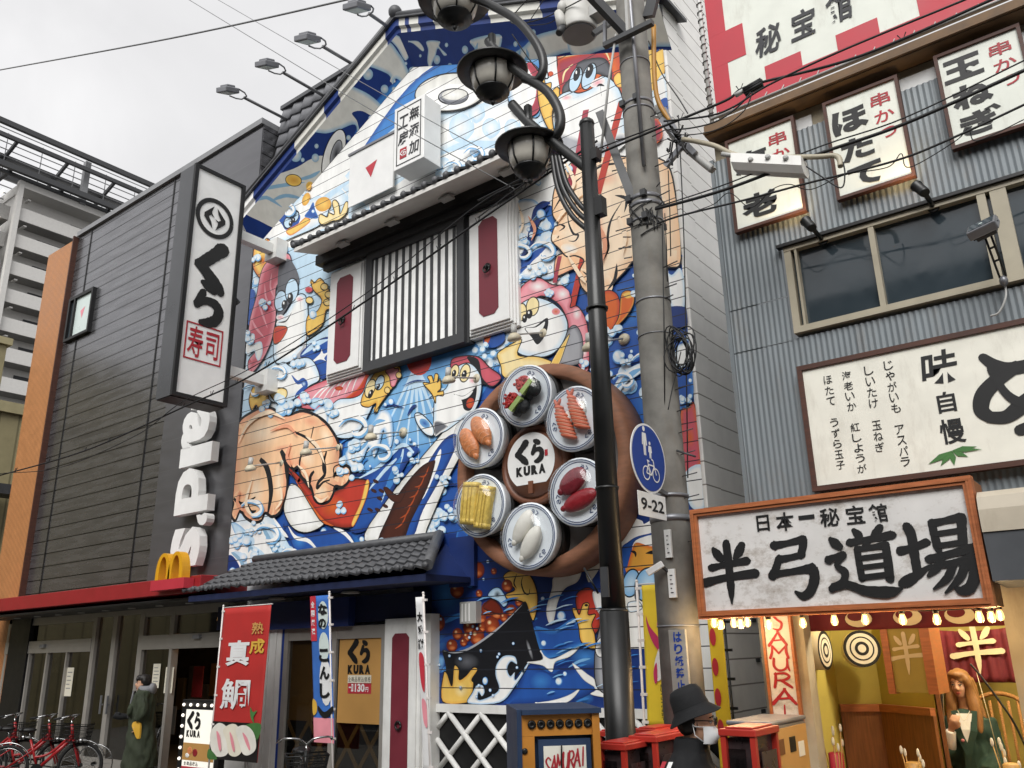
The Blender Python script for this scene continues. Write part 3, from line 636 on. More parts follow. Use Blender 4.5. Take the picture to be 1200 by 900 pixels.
# sky and sea
W.t(0, 0, 1)
W.sh([(285, 270), (420, 120), (520, 60), (700, 10), (800, 30), (800, 230), (620, 240), (390, 300), (290, 340)], 'white', None, straight=True)
W.sh([(440, 190), (520, 70), (640, 30), (690, 20), (660, 70), (560, 100), (500, 140)], 'sky', 'mid', 14)
W.sh([(410, 200), (480, 100), (560, 50), (650, 20), (620, 50), (540, 90), (490, 120), (450, 170)], 'mid', 'deep', 8)
W.sh([(400, 215), (450, 160), (490, 135), (540, 130), (600, 110), (640, 130), (600, 170), (520, 180), (440, 230)], 'white', 'pale', 12)
for a in ((540, 150, 14), (575, 150, 10), (558, 133, 9), (610, 120, 12), (600, 150, 9), (420, 250, 12), (350, 250, 14), (380, 280, 10), (345, 215, 10), (395, 235, 12), (520, 195, 9), (590, 175, 8)):
    W.el(a[0], a[1], a[2], a[2] * 1.2, 'white', 'pale'); W.st([(a[0] + a[2] * .9, a[1] - a[2]), (a[0] + a[2], a[1] + a[2] * .3), (a[0], a[1] + a[2] * 1.1), (a[0] - a[2] * .5, a[1] + a[2] * .4)], 3, 'pale')
for p in ([(500, 190), (540, 170), (590, 168), (640, 150)], [(330, 270), (370, 240), (420, 205)], [(520, 205), (560, 190), (600, 180)], [(310, 265), (330, 240), (370, 210)]): W.st(p, 6, 'pale')
W.sh([(250, 560), (330, 470), (420, 430), (600, 380), (800, 240), (840, 240), (860, 660), (480, 680), (240, 690)], 'deep', straight=True)
W.sh([(290, 290), (400, 290), (400, 480), (270, 520)], 'pale', straight=True)
W.sh([(430, 440), (520, 415), (620, 370), (560, 470), (530, 520), (440, 560), (400, 560), (410, 500)], 'sky', 'mid', 12)
for k in range(7): W.st([(487, 430), (440 + k * 17, 545 - abs(k - 3) * 6)], 5, 'pale', 1, .1)
W.el(491, 421, 15, 19, 'rose_d', 'red')
# sheen on the sea
for x, y, rx, ry in ((690, 330, 30, 18), (735, 360, 24, 30), (600, 290, 20, 30), (770, 470, 30, 40), (640, 270, 22, 30), (420, 640, 60, 16), (360, 650, 40, 14), (470, 620, 40, 18), (740, 580, 20, 40), (800, 540, 20, 30), (450, 600, 20, 14)): W.el(x, y, rx, ry, 'mid', 'deep')
def puff(x, y, s_, n, sd=0, lo='sky'):
    q = random.Random(int(x * 7 + y + sd))
    for k in range(n):
        a, d = q.uniform(0, 6.28), q.uniform(0, 1) ** .6; r_ = s_ * q.uniform(.22, .45); X_, Y_ = x + s_ * d * math.cos(a), y + s_ * d * math.sin(a)
        W.el(X_, Y_, r_, r_ * 1.1, 'white', 'pale'); W.st([(X_ + r_ * .8, Y_ - r_ * .3), (X_ + r_ * .75, Y_ + r_ * .5), (X_, Y_ + r_ * .95), (X_ - r_ * .7, Y_ + r_ * .5)], r_ * .35, lo)
for a in ((300, 320, 16, 8), (330, 300, 14, 6), (300, 430, 14, 8), (345, 470, 22, 9), (385, 475, 18, 8), (310, 475, 18, 8), (395, 450, 12, 6), (290, 620, 20, 10), (305, 645, 22, 10), (335, 650, 18, 8), (280, 650, 16, 8), (410, 540, 16, 8), (430, 520, 18, 8), (445, 560, 14, 7), (600, 395, 14, 8), (585, 420, 16, 7), (560, 400, 14, 7), (625, 300, 16, 9), (640, 270, 18, 9), (615, 340, 14, 7), (655, 320, 12, 6), (700, 400, 16, 7), (725, 440, 20, 9), (760, 470, 18, 8), (800, 350, 16, 8), (800, 430, 14, 7), (510, 575, 14, 8), (520, 610, 16, 8), (500, 625, 14, 7), (430, 660, 14, 7), (535, 600, 10, 5), (620, 120, 14, 7), (640, 160, 14, 7), (560, 190, 14, 6), (520, 205, 12, 6), (350, 235, 12, 6), (420, 225, 12, 6)): puff(*a)
q_ = random.Random(11)
for k in range(70):
    x = q_.uniform(330, 800); y = q_.uniform(430, 680) if x < 540 else q_.uniform(260, 680); l_ = q_.uniform(10, 34); a = q_.uniform(-.9, .1); W.st([(x, y), (x + l_ * .5 * math.cos(a), y + l_ * .5 * math.sin(a) - 3), (x + l_ * math.cos(a), y + l_ * math.sin(a))], q_.uniform(1.2, 4), q_.choice(('mid', 'sky', 'pale', 'navy', 'mid')))
for k in range(45): W.bub(q_.uniform(300, 800), q_.uniform(270, 670), q_.uniform(1.5, 4.5))
# plate painted in the gable
W.t(290, 20, 4.444)
W.el(1062, 395, 185, 98, 'white', 'cloud', -.12, 1.6); W.el(1062, 420, 150, 66, 'white', 'white', -.1); W.el(1078, 418, 78, 40, 'grey_d', 'grey', -.05, 1.4); W.el(1084, 408, 66, 28, 'white', 'cloud', -.05); W.st([(1010, 425), (1060, 452), (1130, 438), (1150, 415)], 3, 'grey_d')
# left end below the eave
W.t(270, 180, 6)
W.sh([(60, 420), (200, 330), (330, 420), (300, 520), (190, 560), (80, 520)], 'navy')
W.sh([(180, 580), (330, 440), (520, 300), (560, 330), (640, 300), (700, 380), (640, 500), (470, 580), (300, 640)], 'white', 'pale', 5)
W.el(660, 360, 58, 50, 'yellow', 'yell_d', -.5); W.el(540, 325, 26, 48, 'yellow', 'yell_d', .35); W.el(556, 232, 22, 30, 'yellow', 'yell_d')
W.sh([(320, 420), (380, 410), (400, 440), (470, 420), (500, 450), (470, 520), (400, 540), (370, 500), (330, 450)], 'deep'); W.eye(415, 488, 30, 42, .3, (432, 495), 'pale'); W.eye(462, 445, 26, 40, .3, (452, 472), 'pale')
W.sh([(400, 545), (480, 500), (540, 450), (570, 480), (500, 540), (430, 580)], 'yellow', 'orange', 3)
W.sh([(530, 445), (560, 400), (590, 345), (605, 400), (625, 455), (580, 460)], 'deep', 'mid', 2); W.bub(590, 410, 12)
W.sh([(630, 480), (640, 430), (690, 450), (700, 420), (740, 430), (725, 350), (745, 330), (770, 360), (780, 430), (815, 350), (835, 350), (825, 420), (770, 470), (720, 480), (660, 505)], 'cream', 'yellow', 2.5, 1.2)
W.sh([(165, 690), (190, 590), (215, 600), (230, 650), (260, 600), (290, 620), (280, 670), (340, 690), (330, 760), (280, 880), (240, 930), (220, 890), (170, 810)], 'yellow', 'orange', 3, 1)
W.el(240, 760, 36, 50, 'orange', 'yellow')
# cloud swirls and the pink hooded figure on the left
W.t(270, 330, 6)
W.sh([(120, 90), (180, 70), (160, 250), (130, 300)], 'deep')
W.sh([(235, -90), (330, -180), (420, -190), (440, -100), (440, 30), (335, 30), (330, 230), (318, 330), (290, 440), (230, 560), (150, 650), (135, 560), (200, 470), (140, 420), (145, 280), (190, 110)], 'rose', 'pink', 4, 1.2)
for p in ([(200, 120), (230, 220), (270, 330)], [(250, 20), (260, 120), (310, 200)], [(160, 270), (190, 330), (250, 400)], [(300, -60), (290, 40), (320, 120)]): W.st(p, 2, 'pink')
W.sh([(340, 10), (360, -130), (430, -150), (490, -30), (470, 60), (400, 200), (345, 250)], 'grey_d')
W.sh([(110, 470), (140, 380), (175, 370), (180, 410), (165, 440), (225, 425), (235, 500), (210, 560), (190, 540), (175, 490), (130, 520)], 'white', 'pale', 2.5)
W.sh([(335, 280), (400, 220), (470, 110), (520, 90), (548, 140), (552, 300), (510, 480), (440, 560), (330, 575), (310, 470), (330, 350)], 'white', 'pale', 4, 1.2)
W.sh([(430, 560), (510, 470), (540, 380), (530, 520), (480, 580)], 'grey', 'white', 2)
W.eye(362, 140, 42, 74, .15, (388, 165), 'pale'); W.eye(440, 65, 45, 84, .1, (430, 118), 'pale'); W.el(495, 128, 28, 22, 'pink', 'white'); W.el(360, 255, 30, 20, 'pink', 'white')
W.sh([(318, 330), (370, 315), (410, 330), (385, 390), (340, 440), (312, 430)], 'red', 'orange', 2, 1); W.st([(500, 140), (505, 200)], 2.2, 'black'); W.st([(345, 290), (400, 280), (440, 220)], 1.4, 'black')
W.sh([(575, -10), (600, 10), (640, -20), (690, 40), (720, 110), (710, 190), (680, 210), (660, 300), (600, 360), (545, 375), (550, 250), (620, 210), (650, 130), (590, 60)], 'yellow', 'yell_d', 3, 1.2)
for x, y in ((670, 40), (700, 95), (690, 150), (565, 135)): W.el(x, y, 26, 24, 'cream', 'yellow', 0, 1)
W.el(560, 60, 26, 20, 'red', 'rose'); W.bub(590, 235, 26, 34, 'sky')
W.sh([(500, 530), (560, 450), (700, 390), (720, 480), (700, 640), (650, 690), (600, 600)], 'deep', 'navy', 3); W.st([(510, 520), (600, 450), (700, 410)], 5, 'pale'); W.sh([(580, 570), (640, 510), (650, 480), (665, 510), (700, 500), (670, 540), (680, 560), (640, 550)], 'white')
W.sh([(270, 760), (300, 640), (330, 600), (385, 570), (440, 600), (490, 550), (560, 540), (610, 590), (635, 690), (560, 740), (470, 820), (380, 850), (290, 840)], 'white', 'pale', 7, 1)
W.st([(440, 660), (480, 710), (520, 700), (540, 740), (480, 790), (465, 820)], 5, 'deep'); W.el(526, 722, 16, 18, 'pale', 'deep')
W.sh([(140, 830), (170, 740), (210, 700), (260, 760), (280, 840), (240, 870), (220, 930), (190, 870), (160, 910)], 'yellow', 'yell_d', 2.5, 1.4); W.sh([(280, 770), (340, 750), (400, 760), (405, 810), (350, 860), (310, 830)], 'cream', 'yellow', 2.5, 1.2)
W.sh([(460, 860), (540, 760), (690, 690), (830, 640), (980, 620), (960, 720), (800, 850), (720, 900), (560, 900)], 'pink', 'rose', 4, 1)
for k in range(7): W.st([(560 + k * 50, 860 - k * 12), (640 + k * 42, 770 - k * 12), (760 + k * 28, 690 - k * 8)], 1.6, 'white')
W.sh([(720, 890), (900, 760), (980, 620), (990, 640), (950, 800), (800, 900)], 'red', 'orange', 2); W.sh([(590, 890), (610, 860), (650, 880), (690, 860), (700, 890), (650, 930)], 'rose', 'pink', 2)
W.sh([(560, 860), (600, 820), (660, 830), (720, 860), (690, 900), (640, 870), (600, 900)], 'pale', 'sky', 2)
# masked face in the middle left and white spray
W.t(420, 420, 4.5)
W.sh([(-20, 210), (30, 180), (60, 100), (110, 60), (130, 110), (110, 180), (60, 300), (-10, 410), (-100, 420), (-170, 370), (-150, 280), (-100, 220)], 'white', 'pale', 6, 1.2); W.sh([(-240, 300), (-180, 250), (-150, 300), (-170, 380), (-230, 390)], 'white', 'sky', 5)
W.sh([(20, 240), (50, 150), (110, 60), (170, 30), (220, 40), (230, 90), (200, 140), (140, 220), (90, 290), (100, 240), (60, 260)], 'yellow', 'yell_d', 2.5, 1.3)
W.eye(70, 160, 24, 50, .35, (72, 190), 'cream', .5); W.eye(120, 130, 22, 40, .35, (112, 150), 'pale', .4); W.sh([(150, 70), (180, 45), (220, 60), (205, 140), (180, 150), (170, 100)], 'pink', 'rose', 2, 1)
for x, y in ((205, 40), (220, 90), (160, 170)): W.el(x, y, 15, 17, 'cream', 'yellow', 0, .9)
W.el(-95, 160, 22, 12, 'orange', 'red'); W.st([(-55, 130), (-40, 190)], 2, 'black')
W.sh([(90, 330), (130, 270), (180, 300), (190, 420), (170, 470), (140, 380), (120, 450), (90, 520), (60, 470), (20, 560), (-30, 580), (-60, 500), (20, 420)], 'white', 'sky', 5); W.st([(60, 400), (100, 340), (150, 330)], 4, 'sky'); W.st([(-20, 500), (30, 470), (70, 420)], 4, 'sky')
for x, y, r in ((180, 230, 16), (150, 245, 10), (210, 440, 15), (280, 430, 9), (305, 455, 13), (36, 590, 9), (70, 570, 7)): W.bub(x, y, r)
# sharp blue wave
W.sh([(-20, 680), (60, 610), (180, 500), (235, 455), (330, 480), (260, 560), (160, 760), (60, 900), (-40, 900)], 'deep', 'navy', 4)
for p in ([(0, 640), (120, 570), (235, 460), (300, 500)], [(130, 760), (170, 650), (230, 540), (245, 480)], [(60, 700), (140, 600), (210, 530)]): W.st(p, 4, 'pale', .1, .5)
W.st([(150, 720), (190, 620), (235, 520)], 9, 'mid')
# surfboard with an eel
W.sh([(40, 960), (180, 720), (310, 560), (430, 420), (530, 310), (580, 330), (560, 480), (480, 640), (370, 900), (340, 960)], 'white', 'cloud', 4, 1.4)
W.sh([(120, 960), (250, 750), (350, 590), (450, 440), (520, 400), (520, 470), (450, 620), (350, 800), (280, 960)], 'deep', 'navy', 3)
W.sh([(330, 720), (400, 560), (440, 480), (440, 530), (400, 640), (350, 740)], 'white'); W.sh([(110, 980), (170, 820), (230, 700), (330, 580), (400, 540), (412, 560), (370, 690), (290, 850), (230, 980)], 'brown', 'brown_d', 4)
W.sh([(140, 690), (160, 680), (210, 720), (260, 690), (230, 760), (180, 750)], 'brown', 'brown_d', 2)
for x, y in ((100, 650), (120, 740), (110, 800), (70, 800), (150, 780), (90, 700), (130, 700)): W.el(x, y, 17, 9, 'brown', 'brown_d', .5)
for k in range(6): W.st([(200 + k * 26, 900 - k * 55), (240 + k * 24, 870 - k * 50), (270 + k * 22, 800 - k * 46)], 1.6, 'roe')
# waving rice figure with a maroon hood
W.sh([(505, 70), (500, 10), (560, -10), (640, -5), (700, 50), (760, 100), (720, 150), (670, 130), (640, 90), (600, 40)], 'rose', 'rose_d', 4, 1.4); W.sh([(580, -5), (640, 10), (660, 100), (690, 140), (650, 130), (620, 60)], 'black')
W.sh([(405, 300), (415, 200), (470, 160), (500, 90), (540, 40), (600, 30), (650, 90), (655, 180), (620, 280), (560, 320), (460, 390), (410, 380)], 'white', 'pale', 3, 1.4); W.sh([(405, 340), (440, 330), (480, 360), (440, 395), (410, 410)], 'grey_d', 'white', 2)
W.eye(515, 75, 22, 40, .25, (512, 82), 'cream', .5); W.eye(570, 80, 26, 48, .25, (566, 88), 'cream', .5); W.sh([(510, 190), (560, 200), (610, 170), (632, 150), (625, 220), (600, 275), (565, 270), (550, 220)], 'black'); W.sh([(515, 192), (560, 203), (612, 172), (590, 205), (545, 220)], 'white'); W.el(598, 238, 20, 28, 'orange', 'red', .3)
W.el(610, 120, 22, 18, 'pink', 'white')
W.sh([(360, 150), (350, 130), (385, 130), (372, 100), (395, 95), (405, 125), (412, 85), (430, 90), (425, 130), (440, 110), (442, 160), (425, 180), (455, 175), (455, 200), (420, 200), (415, 240), (395, 190)], 'yellow', 'yell_d', 2, 1.2)
W.sh([(305, 300), (330, 290), (370, 320), (405, 370), (400, 410), (360, 400), (320, 350)], 'white', 'pale', 2, 1.4); W.el(358, 345, 32, 20, 'deep', 'sky', .7)
# hooded pink-white figure with yellow eyes (right of the shuttered window)
W.t(580, 230, 4.5)
for p in ([(110, 60), (200, 20), (250, 70), (200, 140), (140, 220), (112, 340)], [(140, 430), (170, 340), (250, 260), (300, 265), (335, 330), (320, 430), (230, 440)], [(120, 190), (160, 150), (200, 160), (180, 260), (130, 330)]): W.sh(p, 'white', 'sky', 7)
W.st([(140, 330), (190, 260), (210, 170), (290, 60)], 9, 'navy'); W.st([(130, 420), (200, 330), (280, 270)], 8, 'deep'); W.st([(200, 130), (240, 60), (300, 40)], 8, 'navy')
for x, y, r in ((250, 100, 25), (180, 250, 14), (185, 180, 10), (270, 330, 12), (300, 380, 9)): W.bub(x, y, r)
W.sh([(345, 310), (480, 300), (475, 390), (420, 390), (335, 425), (320, 390)], 'flesh', 'flesh_d', 4, 1.3)
W.st([(350, 320), (322, 460)], 5, 'rose_d', 1, 1); W.st([(478, 300), (345, 890)], 7.5, 'red', 1, 1)
W.sh([(330, -60), (430, -190), (520, -220), (720, -200), (900, -180), (960, 0), (990, 330), (930, 380), (800, 350), (738, 348), (695, 398), (640, 455), (570, 530), (500, 520), (456, 465), (455, 395), (476, 342), (430, 318), (385, 322), (345, 280), (305, 235), (320, 170), (340, 150), (310, 90)], 'flesh_l', 'flesh', 9, 1.8)
W.el(690, 220, 70, 120, 'flesh_l', 'flesh_l'); W.el(540, 200, 50, 170, 'flesh_d', 'flesh_l'); W.el(430, 120, 40, 90, 'flesh', 'flesh_l'); W.el(860, 120, 70, 130, 'flesh_d', 'flesh_l'); W.el(400, 280, 46, 26, 'white', 'flesh_l', .2); W.el(600, 470, 30, 50, 'flesh', 'flesh_l'); W.el(560, -90, 110, 50, 'flesh_d', 'flesh_l')
for p, w_ in (([(390, 60), (395, 140), (420, 200), (447, 210), (430, 240), (395, 240)], 2.2), ([(680, 30), (620, 130), (602, 220), (604, 290), (560, 370)], 3.0), ([(650, 360), (640, 440), (600, 500)], 4), ([(340, 150), (375, 165), (345, 190)], 2), ([(310, 90), (380, -20), (480, -110)], 2.4), ([(460, -60), (560, -150), (700, -170)], 2.6), ([(690, 90), (700, 20), (640, 0)], 3.5), ([(470, 400), (500, 430), (480, 470)], 2), ([(550, 300), (560, 380), (545, 440), (575, 420)], 2.2)): W.st(p, w_, 'black')
W.st([(430, -180), (400, -40)], 8, 'rose_d', 1, 1)
W.sh([(560, 540), (600, 500), (650, 520), (668, 590), (640, 690), (600, 720), (570, 690)], 'orange', 'red', 4, 1.2); W.sh([(675, 520), (725, 505), (742, 560), (700, 640), (620, 715), (660, 640)], 'orange', 'yell_d', 3, 1.2); W.sh([(680, 520), (720, 505), (735, 535), (700, 545)], 'yellow', 'orange', 2); W.el(738, 518, 16, 18, 'white', 'pale')
W.sh([(125, 560), (150, 480), (230, 432), (310, 470), (370, 478), (412, 540), (405, 590), (445, 585), (490, 660), (505, 790), (500, 920), (450, 900), (400, 760), (390, 660), (340, 570), (250, 530), (170, 580)], 'pink', 'rose', 4, 1.4)
for x, y, rx, ry in ((235, 480, 55, 32), (365, 520, 36, 32), (440, 625, 24, 34), (480, 820, 15, 36)): W.el(x, y, rx, ry, 'white', 'pink')
W.sh([(400, 700), (440, 690), (470, 760), (460, 880), (350, 890), (360, 800)], 'grey', 'grey_d', 4, 1)
W.sh([(100, 700), (130, 590), (210, 540), (300, 560), (370, 620), (392, 700), (350, 800), (270, 850), (150, 840), (110, 790)], 'white', 'pale', 4, 1.4)
W.eye(148, 615, 27, 46, .1, (165, 648), 'cream', .5); W.eye(207, 585, 33, 50, .15, (190, 625), 'cream', .5); W.el(330, 612, 22, 18, 'orange', 'pink'); W.sh([(165, 700), (220, 690), (285, 645), (280, 720), (235, 785), (200, 745)], 'black'); W.sh([(170, 700), (225, 695), (272, 665), (250, 715), (200, 730)], 'white')
W.sh([(100, 780), (150, 760), (130, 840), (240, 850), (330, 890), (340, 960), (200, 1000), (60, 960), (40, 900), (20, 840), (50, 810)], 'cream', 'yellow', 4, 1.5); W.sh([(300, 890), (400, 730), (380, 800), (340, 900)], 'yellow', 'cream', 2, 1)
W.sh([(-40, 740), (40, 700), (60, 760), (10, 800), (-50, 790)], 'deep'); W.sh([(-50, 720), (-20, 705), (-15, 750), (-40, 790)], 'orange', 'red', 2)
for x, y, r in ((660, 850, 34), (728, 822, 9), (690, 880, 10)): W.bub(x, y, r)
W.sh([(905, 400), (940, 420), (985, 385), (1010, 480), (1000, 600), (940, 590), (920, 510)], 'white', 'pale', 6); W.sh([(900, 600), (1010, 590), (1020, 680), (930, 690)], 'navy')
W.t(640, 380, 3.75)
W.sh([(300, 290), (340, 220), (420, 175), (430, 210), (360, 260), (320, 310)], 'white', 'pale', 5); W.st([(310, 290), (370, 230), (430, 195)], 6, 'sky')
W.sh([(570, 200), (640, 170), (650, 330), (580, 370)], 'deep', 'mid', 6); W.bub(600, 322, 9); W.bub(640, 250, 9)
W.sh([(585, 100), (640, 90), (645, 170), (580, 190)], 'white', 'pale', 5); W.sh([(596, 400), (630, 370), (660, 358), (690, 605), (610, 655)], 'rose', 'orange', 9, 1); W.el(640, 500, 24, 50, 'orange', 'rose'); W.sh([(615, 660), (695, 625), (705, 800), (640, 800)], 'white', 'pale', 4)
# rice figure in an orange hat at the top
W.t(600, 30, 4.09)
W.sh([(150, 60), (230, 40), (330, 60), (600, 40), (760, 60), (740, 420), (560, 400), (240, 420), (150, 300)], 'white', 'pale', 10)
W.sh([(-20, 250), (40, 180), (110, 190), (150, 260), (130, 400), (60, 440), (0, 400)], 'white', 'sky', 5, 1.2); W.sh([(75, 190), (120, 200), (152, 290), (140, 400), (100, 440), (60, 440), (110, 380), (122, 290)], 'rose_d', 'rose', 2)
W.sh([(130, 300), (160, 200), (172, 215), (165, 280), (195, 280), (195, 320), (225, 300), (240, 340), (200, 420), (210, 540), (170, 480), (140, 400)], 'yellow', 'yell_d', 3, 1.2)
W.el(196, 84, 23, 32, 'orange', 'red'); W.el(190, 74, 8, 10, 'yellow', 'orange'); W.el(193, 238, 13, 13, 'orange', 'red')
W.sh([(222, 150), (240, 106), (340, 80), (450, 82), (510, 115), (540, 200), (548, 360), (500, 330), (260, 350), (236, 290)], 'orange', 'red', 5, 1.6)
W.sh([(228, 190), (320, 150), (430, 135), (480, 190), (490, 270), (440, 230), (330, 250), (262, 330), (240, 310)], 'rose_d', 'red', 4); W.sh([(330, 180), (440, 160), (482, 210), (480, 270), (420, 240), (340, 260), (260, 340), (250, 300), (300, 240)], 'grey_d', 'black', 3)
for p in ([(250, 130), (300, 110), (290, 140)], [(320, 100), (360, 90), (340, 125)], [(400, 88), (440, 90), (420, 118)], [(228, 160), (330, 140), (440, 120), (480, 190)], [(250, 280), (260, 230), (300, 190)]): W.st(p, 2.4, 'cream')
W.sh([(222, 360), (280, 320), (330, 330), (400, 300), (430, 250), (480, 262), (525, 320), (548, 420), (545, 560), (420, 610), (240, 580), (215, 470)], 'white', 'pale', 5, 1.6); W.sh([(240, 520), (400, 560), (540, 520), (545, 580), (420, 640), (240, 600)], 'grey', 'white', 6)
W.eye(312, 265, 27, 62, .3, (318, 240), 'pale', .55); W.eye(376, 250, 30, 66, .35, (378, 225), 'pale', .55); W.el(418, 280, 38, 20, 'pink', 'white', -.4); W.el(268, 352, 30, 14, 'pink', 'white', -.2); W.st([(412, 300), (428, 290), (450, 296)], 2.4, 'black'); W.st([(430, 292), (436, 345)], 2.4, 'black'); W.st([(300, 356), (330, 345)], 1.6, 'grey')
W.st([(533, 372), (418, 812)], 8, 'red', 1, 1); W.st([(362, 410), (318, 660)], 7, 'rose_d', 1, 1)
W.sh([(492, 260), (520, 230), (545, 260), (540, 300), (510, 300)], 'yellow', 'orange', 2, 1)
W.t(690, 0, 6)
W.sh([(405, 340), (440, 290), (480, 320), (490, 370), (508, 300), (540, 320), (545, 520), (480, 590), (460, 650), (430, 620), (410, 480)], 'yellow', 'yell_d', 4, 1.2); W.st([(470, 310), (478, 370), (500, 360), (510, 305)], 2, 'deep'); W.sh([(480, 600), (540, 530), (560, 700), (480, 760), (455, 680)], 'white', 'pale', 5); W.sh([(510, 720), (560, 700), (565, 790), (515, 780)], 'deep')
W.sh([(440, 870), (500, 850), (530, 960), (480, 1020), (430, 980)], 'rose_d', 'orange', 4)
# big pink roll with rice and leaf, lower left
W.t(260, 470, 4.5)
W.sh([(20, 560), (120, 600), (250, 580), (330, 700), (420, 880), (380, 1000), (20, 1000)], 'white', 'pale', 10); W.sh([(60, 640), (110, 660), (160, 720), (140, 760), (90, 720)], 'pale', 'sky', 3)
for p in ([(110, 690), (160, 740), (150, 800)], [(210, 640), (260, 720), (280, 800)], [(250, 740), (310, 800), (330, 880)], [(160, 770), (220, 830), (240, 900)], [(60, 800), (110, 830), (130, 900)]): W.st(p, 6, 'teal'); W.st([(x + 14, y - 6) for x, y in p], 4, 'pale')
W.sh([(30, 830), (70, 820), (110, 900), (60, 960), (30, 960)], 'navy'); W.bub(68, 900, 20, 24); W.bub(345, 668, 11); W.bub(303, 655, 7); W.bub(548, 705, 21, 38); W.bub(576, 770, 9, 19)
W.sh([(330, 640), (420, 700), (520, 690), (640, 680), (700, 740), (560, 840), (430, 860), (380, 760)], 'deep', 'navy', 5); W.el(560, 790, 50, 34, 'mid', 'deep'); W.el(420, 740, 40, 40, 'mid', 'deep')
for p in ([(360, 660), (400, 720), (470, 740), (540, 820)], [(600, 670), (660, 700), (720, 770)], [(270, 600), (330, 690), (360, 720)]): W.st(p, 3.4, 'white')
W.sh([(340, 330), (420, 400), (520, 500), (640, 460), (690, 415), (785, 425), (770, 500), (720, 610), (690, 668), (590, 660), (520, 610), (460, 520), (400, 420)], 'red', 'roe_d', 7, 1.4)
W.el(600, 560, 80, 60, 'orange', 'red', -.3); W.sh([(770, 425), (788, 430), (770, 520), (710, 655), (695, 640), (740, 540)], 'yellow', 'orange', 2); W.st([(400, 420), (470, 540), (540, 630), (600, 660)], 3, 'orange')
W.sh([(372, 440), (420, 460), (470, 540), (520, 620), (545, 655), (460, 695), (385, 670), (340, 590), (345, 520)], 'white', 'cloud', 7, 1.2)
W.sh([(90, 140), (165, 62), (255, 35), (345, 78), (440, 55), (540, 100), (605, 180), (634, 260), (632, 326), (646, 348), (668, 343), (688, 364), (682, 420), (645, 456), (608, 452), (598, 490), (575, 530), (535, 542), (500, 520), (478, 450), (430, 400), (412, 350), (385, 360), (352, 320), (356, 400), (350, 490), (320, 580), (278, 612), (240, 592), (220, 630), (180, 641), (135, 615), (108, 580), (82, 632), (60, 600), (72, 545), (64, 510), (72, 380)], 'flesh', 'flesh_d', 8, 3.0)
W.el(220, 170, 110, 90, 'flesh_l', 'flesh'); W.el(190, 470, 50, 100, 'flesh_l', 'flesh'); W.el(310, 430, 26, 110, 'flesh_l', 'flesh'); W.el(460, 290, 40, 70, 'flesh_l', 'flesh', -.4); W.el(560, 190, 34, 60, 'flesh_l', 'flesh', -.4); W.el(535, 480, 34, 36, 'flesh_l', 'flesh'); W.el(480, 110, 60, 34, 'flesh_d', 'flesh', .3); W.el(330, 250, 60, 20, 'flesh_d', 'flesh', -.2); W.el(110, 500, 34, 24, 'flesh_d', 'flesh')
for p, w_ in (([(212, 308), (250, 360), (270, 480), (252, 600)], 6), ([(322, 262), (350, 330), (355, 420)], 6), ([(392, 165), (470, 205), (535, 285), (555, 380), (520, 430), (515, 460), (545, 430), (580, 418)], 3.4), ([(494, 138), (480, 200)], 3), ([(562, 268), (545, 340), (556, 400)], 3.4), ([(72, 515), (120, 545), (188, 508)], 3.4), ([(148, 550), (165, 585), (192, 580)], 3), ([(420, 345), (425, 300), (450, 230)], 2.6), ([(497, 372), (478, 400), (476, 440)], 4), ([(630, 336), (602, 352), (604, 388), (628, 394), (650, 366)], 1.7), ([(606, 452), (560, 430)], 2.4)): W.st(p, w_, 'black', .6, .3)
# lower right: bowl of roe, hands and sea
W.t(500, 640, 4.615)
W.sh([(-60, -60), (500, -80), (1300, -120), (1300, 940), (-60, 940)], 'navy', straight=True)
for x, y, rx, ry in ((120, 260, 90, 120), (60, 520, 70, 60), (720, 530, 120, 60), (870, 600, 90, 60), (650, 720, 90, 80), (860, 820, 60, 40), (200, 60, 60, 80), (780, 480, 70, 50), (40, 760, 60, 60)): W.el(x, y, rx, ry, 'mid', 'navy')
for k in range(40):
    x, y = q_.uniform(20, 1000), q_.uniform(380, 850); l_ = q_.uniform(50, 160); W.st([(x, y), (x + l_ * .5, y - l_ * .28), (x + l_, y - l_ * .4)], q_.uniform(1.5, 5), q_.choice(('mid', 'deep', 'deep', 'sky', 'mid')))
for k in range(24): W.bub(q_.uniform(10, 1000), q_.uniform(20, 830), q_.uniform(4, 11))
W.sh([(590, 440), (700, 450), (820, 390), (860, 520), (800, 560), (700, 600), (640, 590)], 'deep', 'mid', 6); W.sh([(560, 640), (700, 690), (840, 650), (920, 760), (820, 830), (600, 850), (430, 850), (500, 760)], 'deep', 'navy', 6); W.el(630, 730, 60, 50, 'mid', 'deep'); W.sh([(0, 530), (40, 570), (110, 600), (90, 680), (0, 750)], 'sky', 'deep', 6)
W.sh([(180, -80), (235, -60), (200, 60), (260, 220), (200, 190), (170, 60)], 'deep', 'mid', 4)
for x, y, r in ((285, 130, 40), (176, 240, 37), (70, 415, 42), (375, 137, 16), (296, 257, 18)): W.roe(x, y, r)
for x, y, r in ((195, 95, 27), (343, 85, 9), (58, 640, 17), (205, 180, 12), (740, 378, 24), (645, 525, 15), (727, 730, 20), (760, 690, 12), (640, 285, 11)): W.bub(x, y, r)
W.sh([(700, 170), (780, 150), (850, 110), (830, 190), (760, 230), (722, 300), (697, 410), (672, 412), (660, 340), (690, 230)], 'white', 'cloud', 4); W.sh([(880, 130), (960, 90), (900, 190), (880, 180)], 'cloud')
W.roe(345, 340, 36); W.roe(390, 360, 36); W.sh([(315, 330), (360, 285), (410, 320), (415, 370), (360, 360)], 'roe_d', 'brown_d', 3)
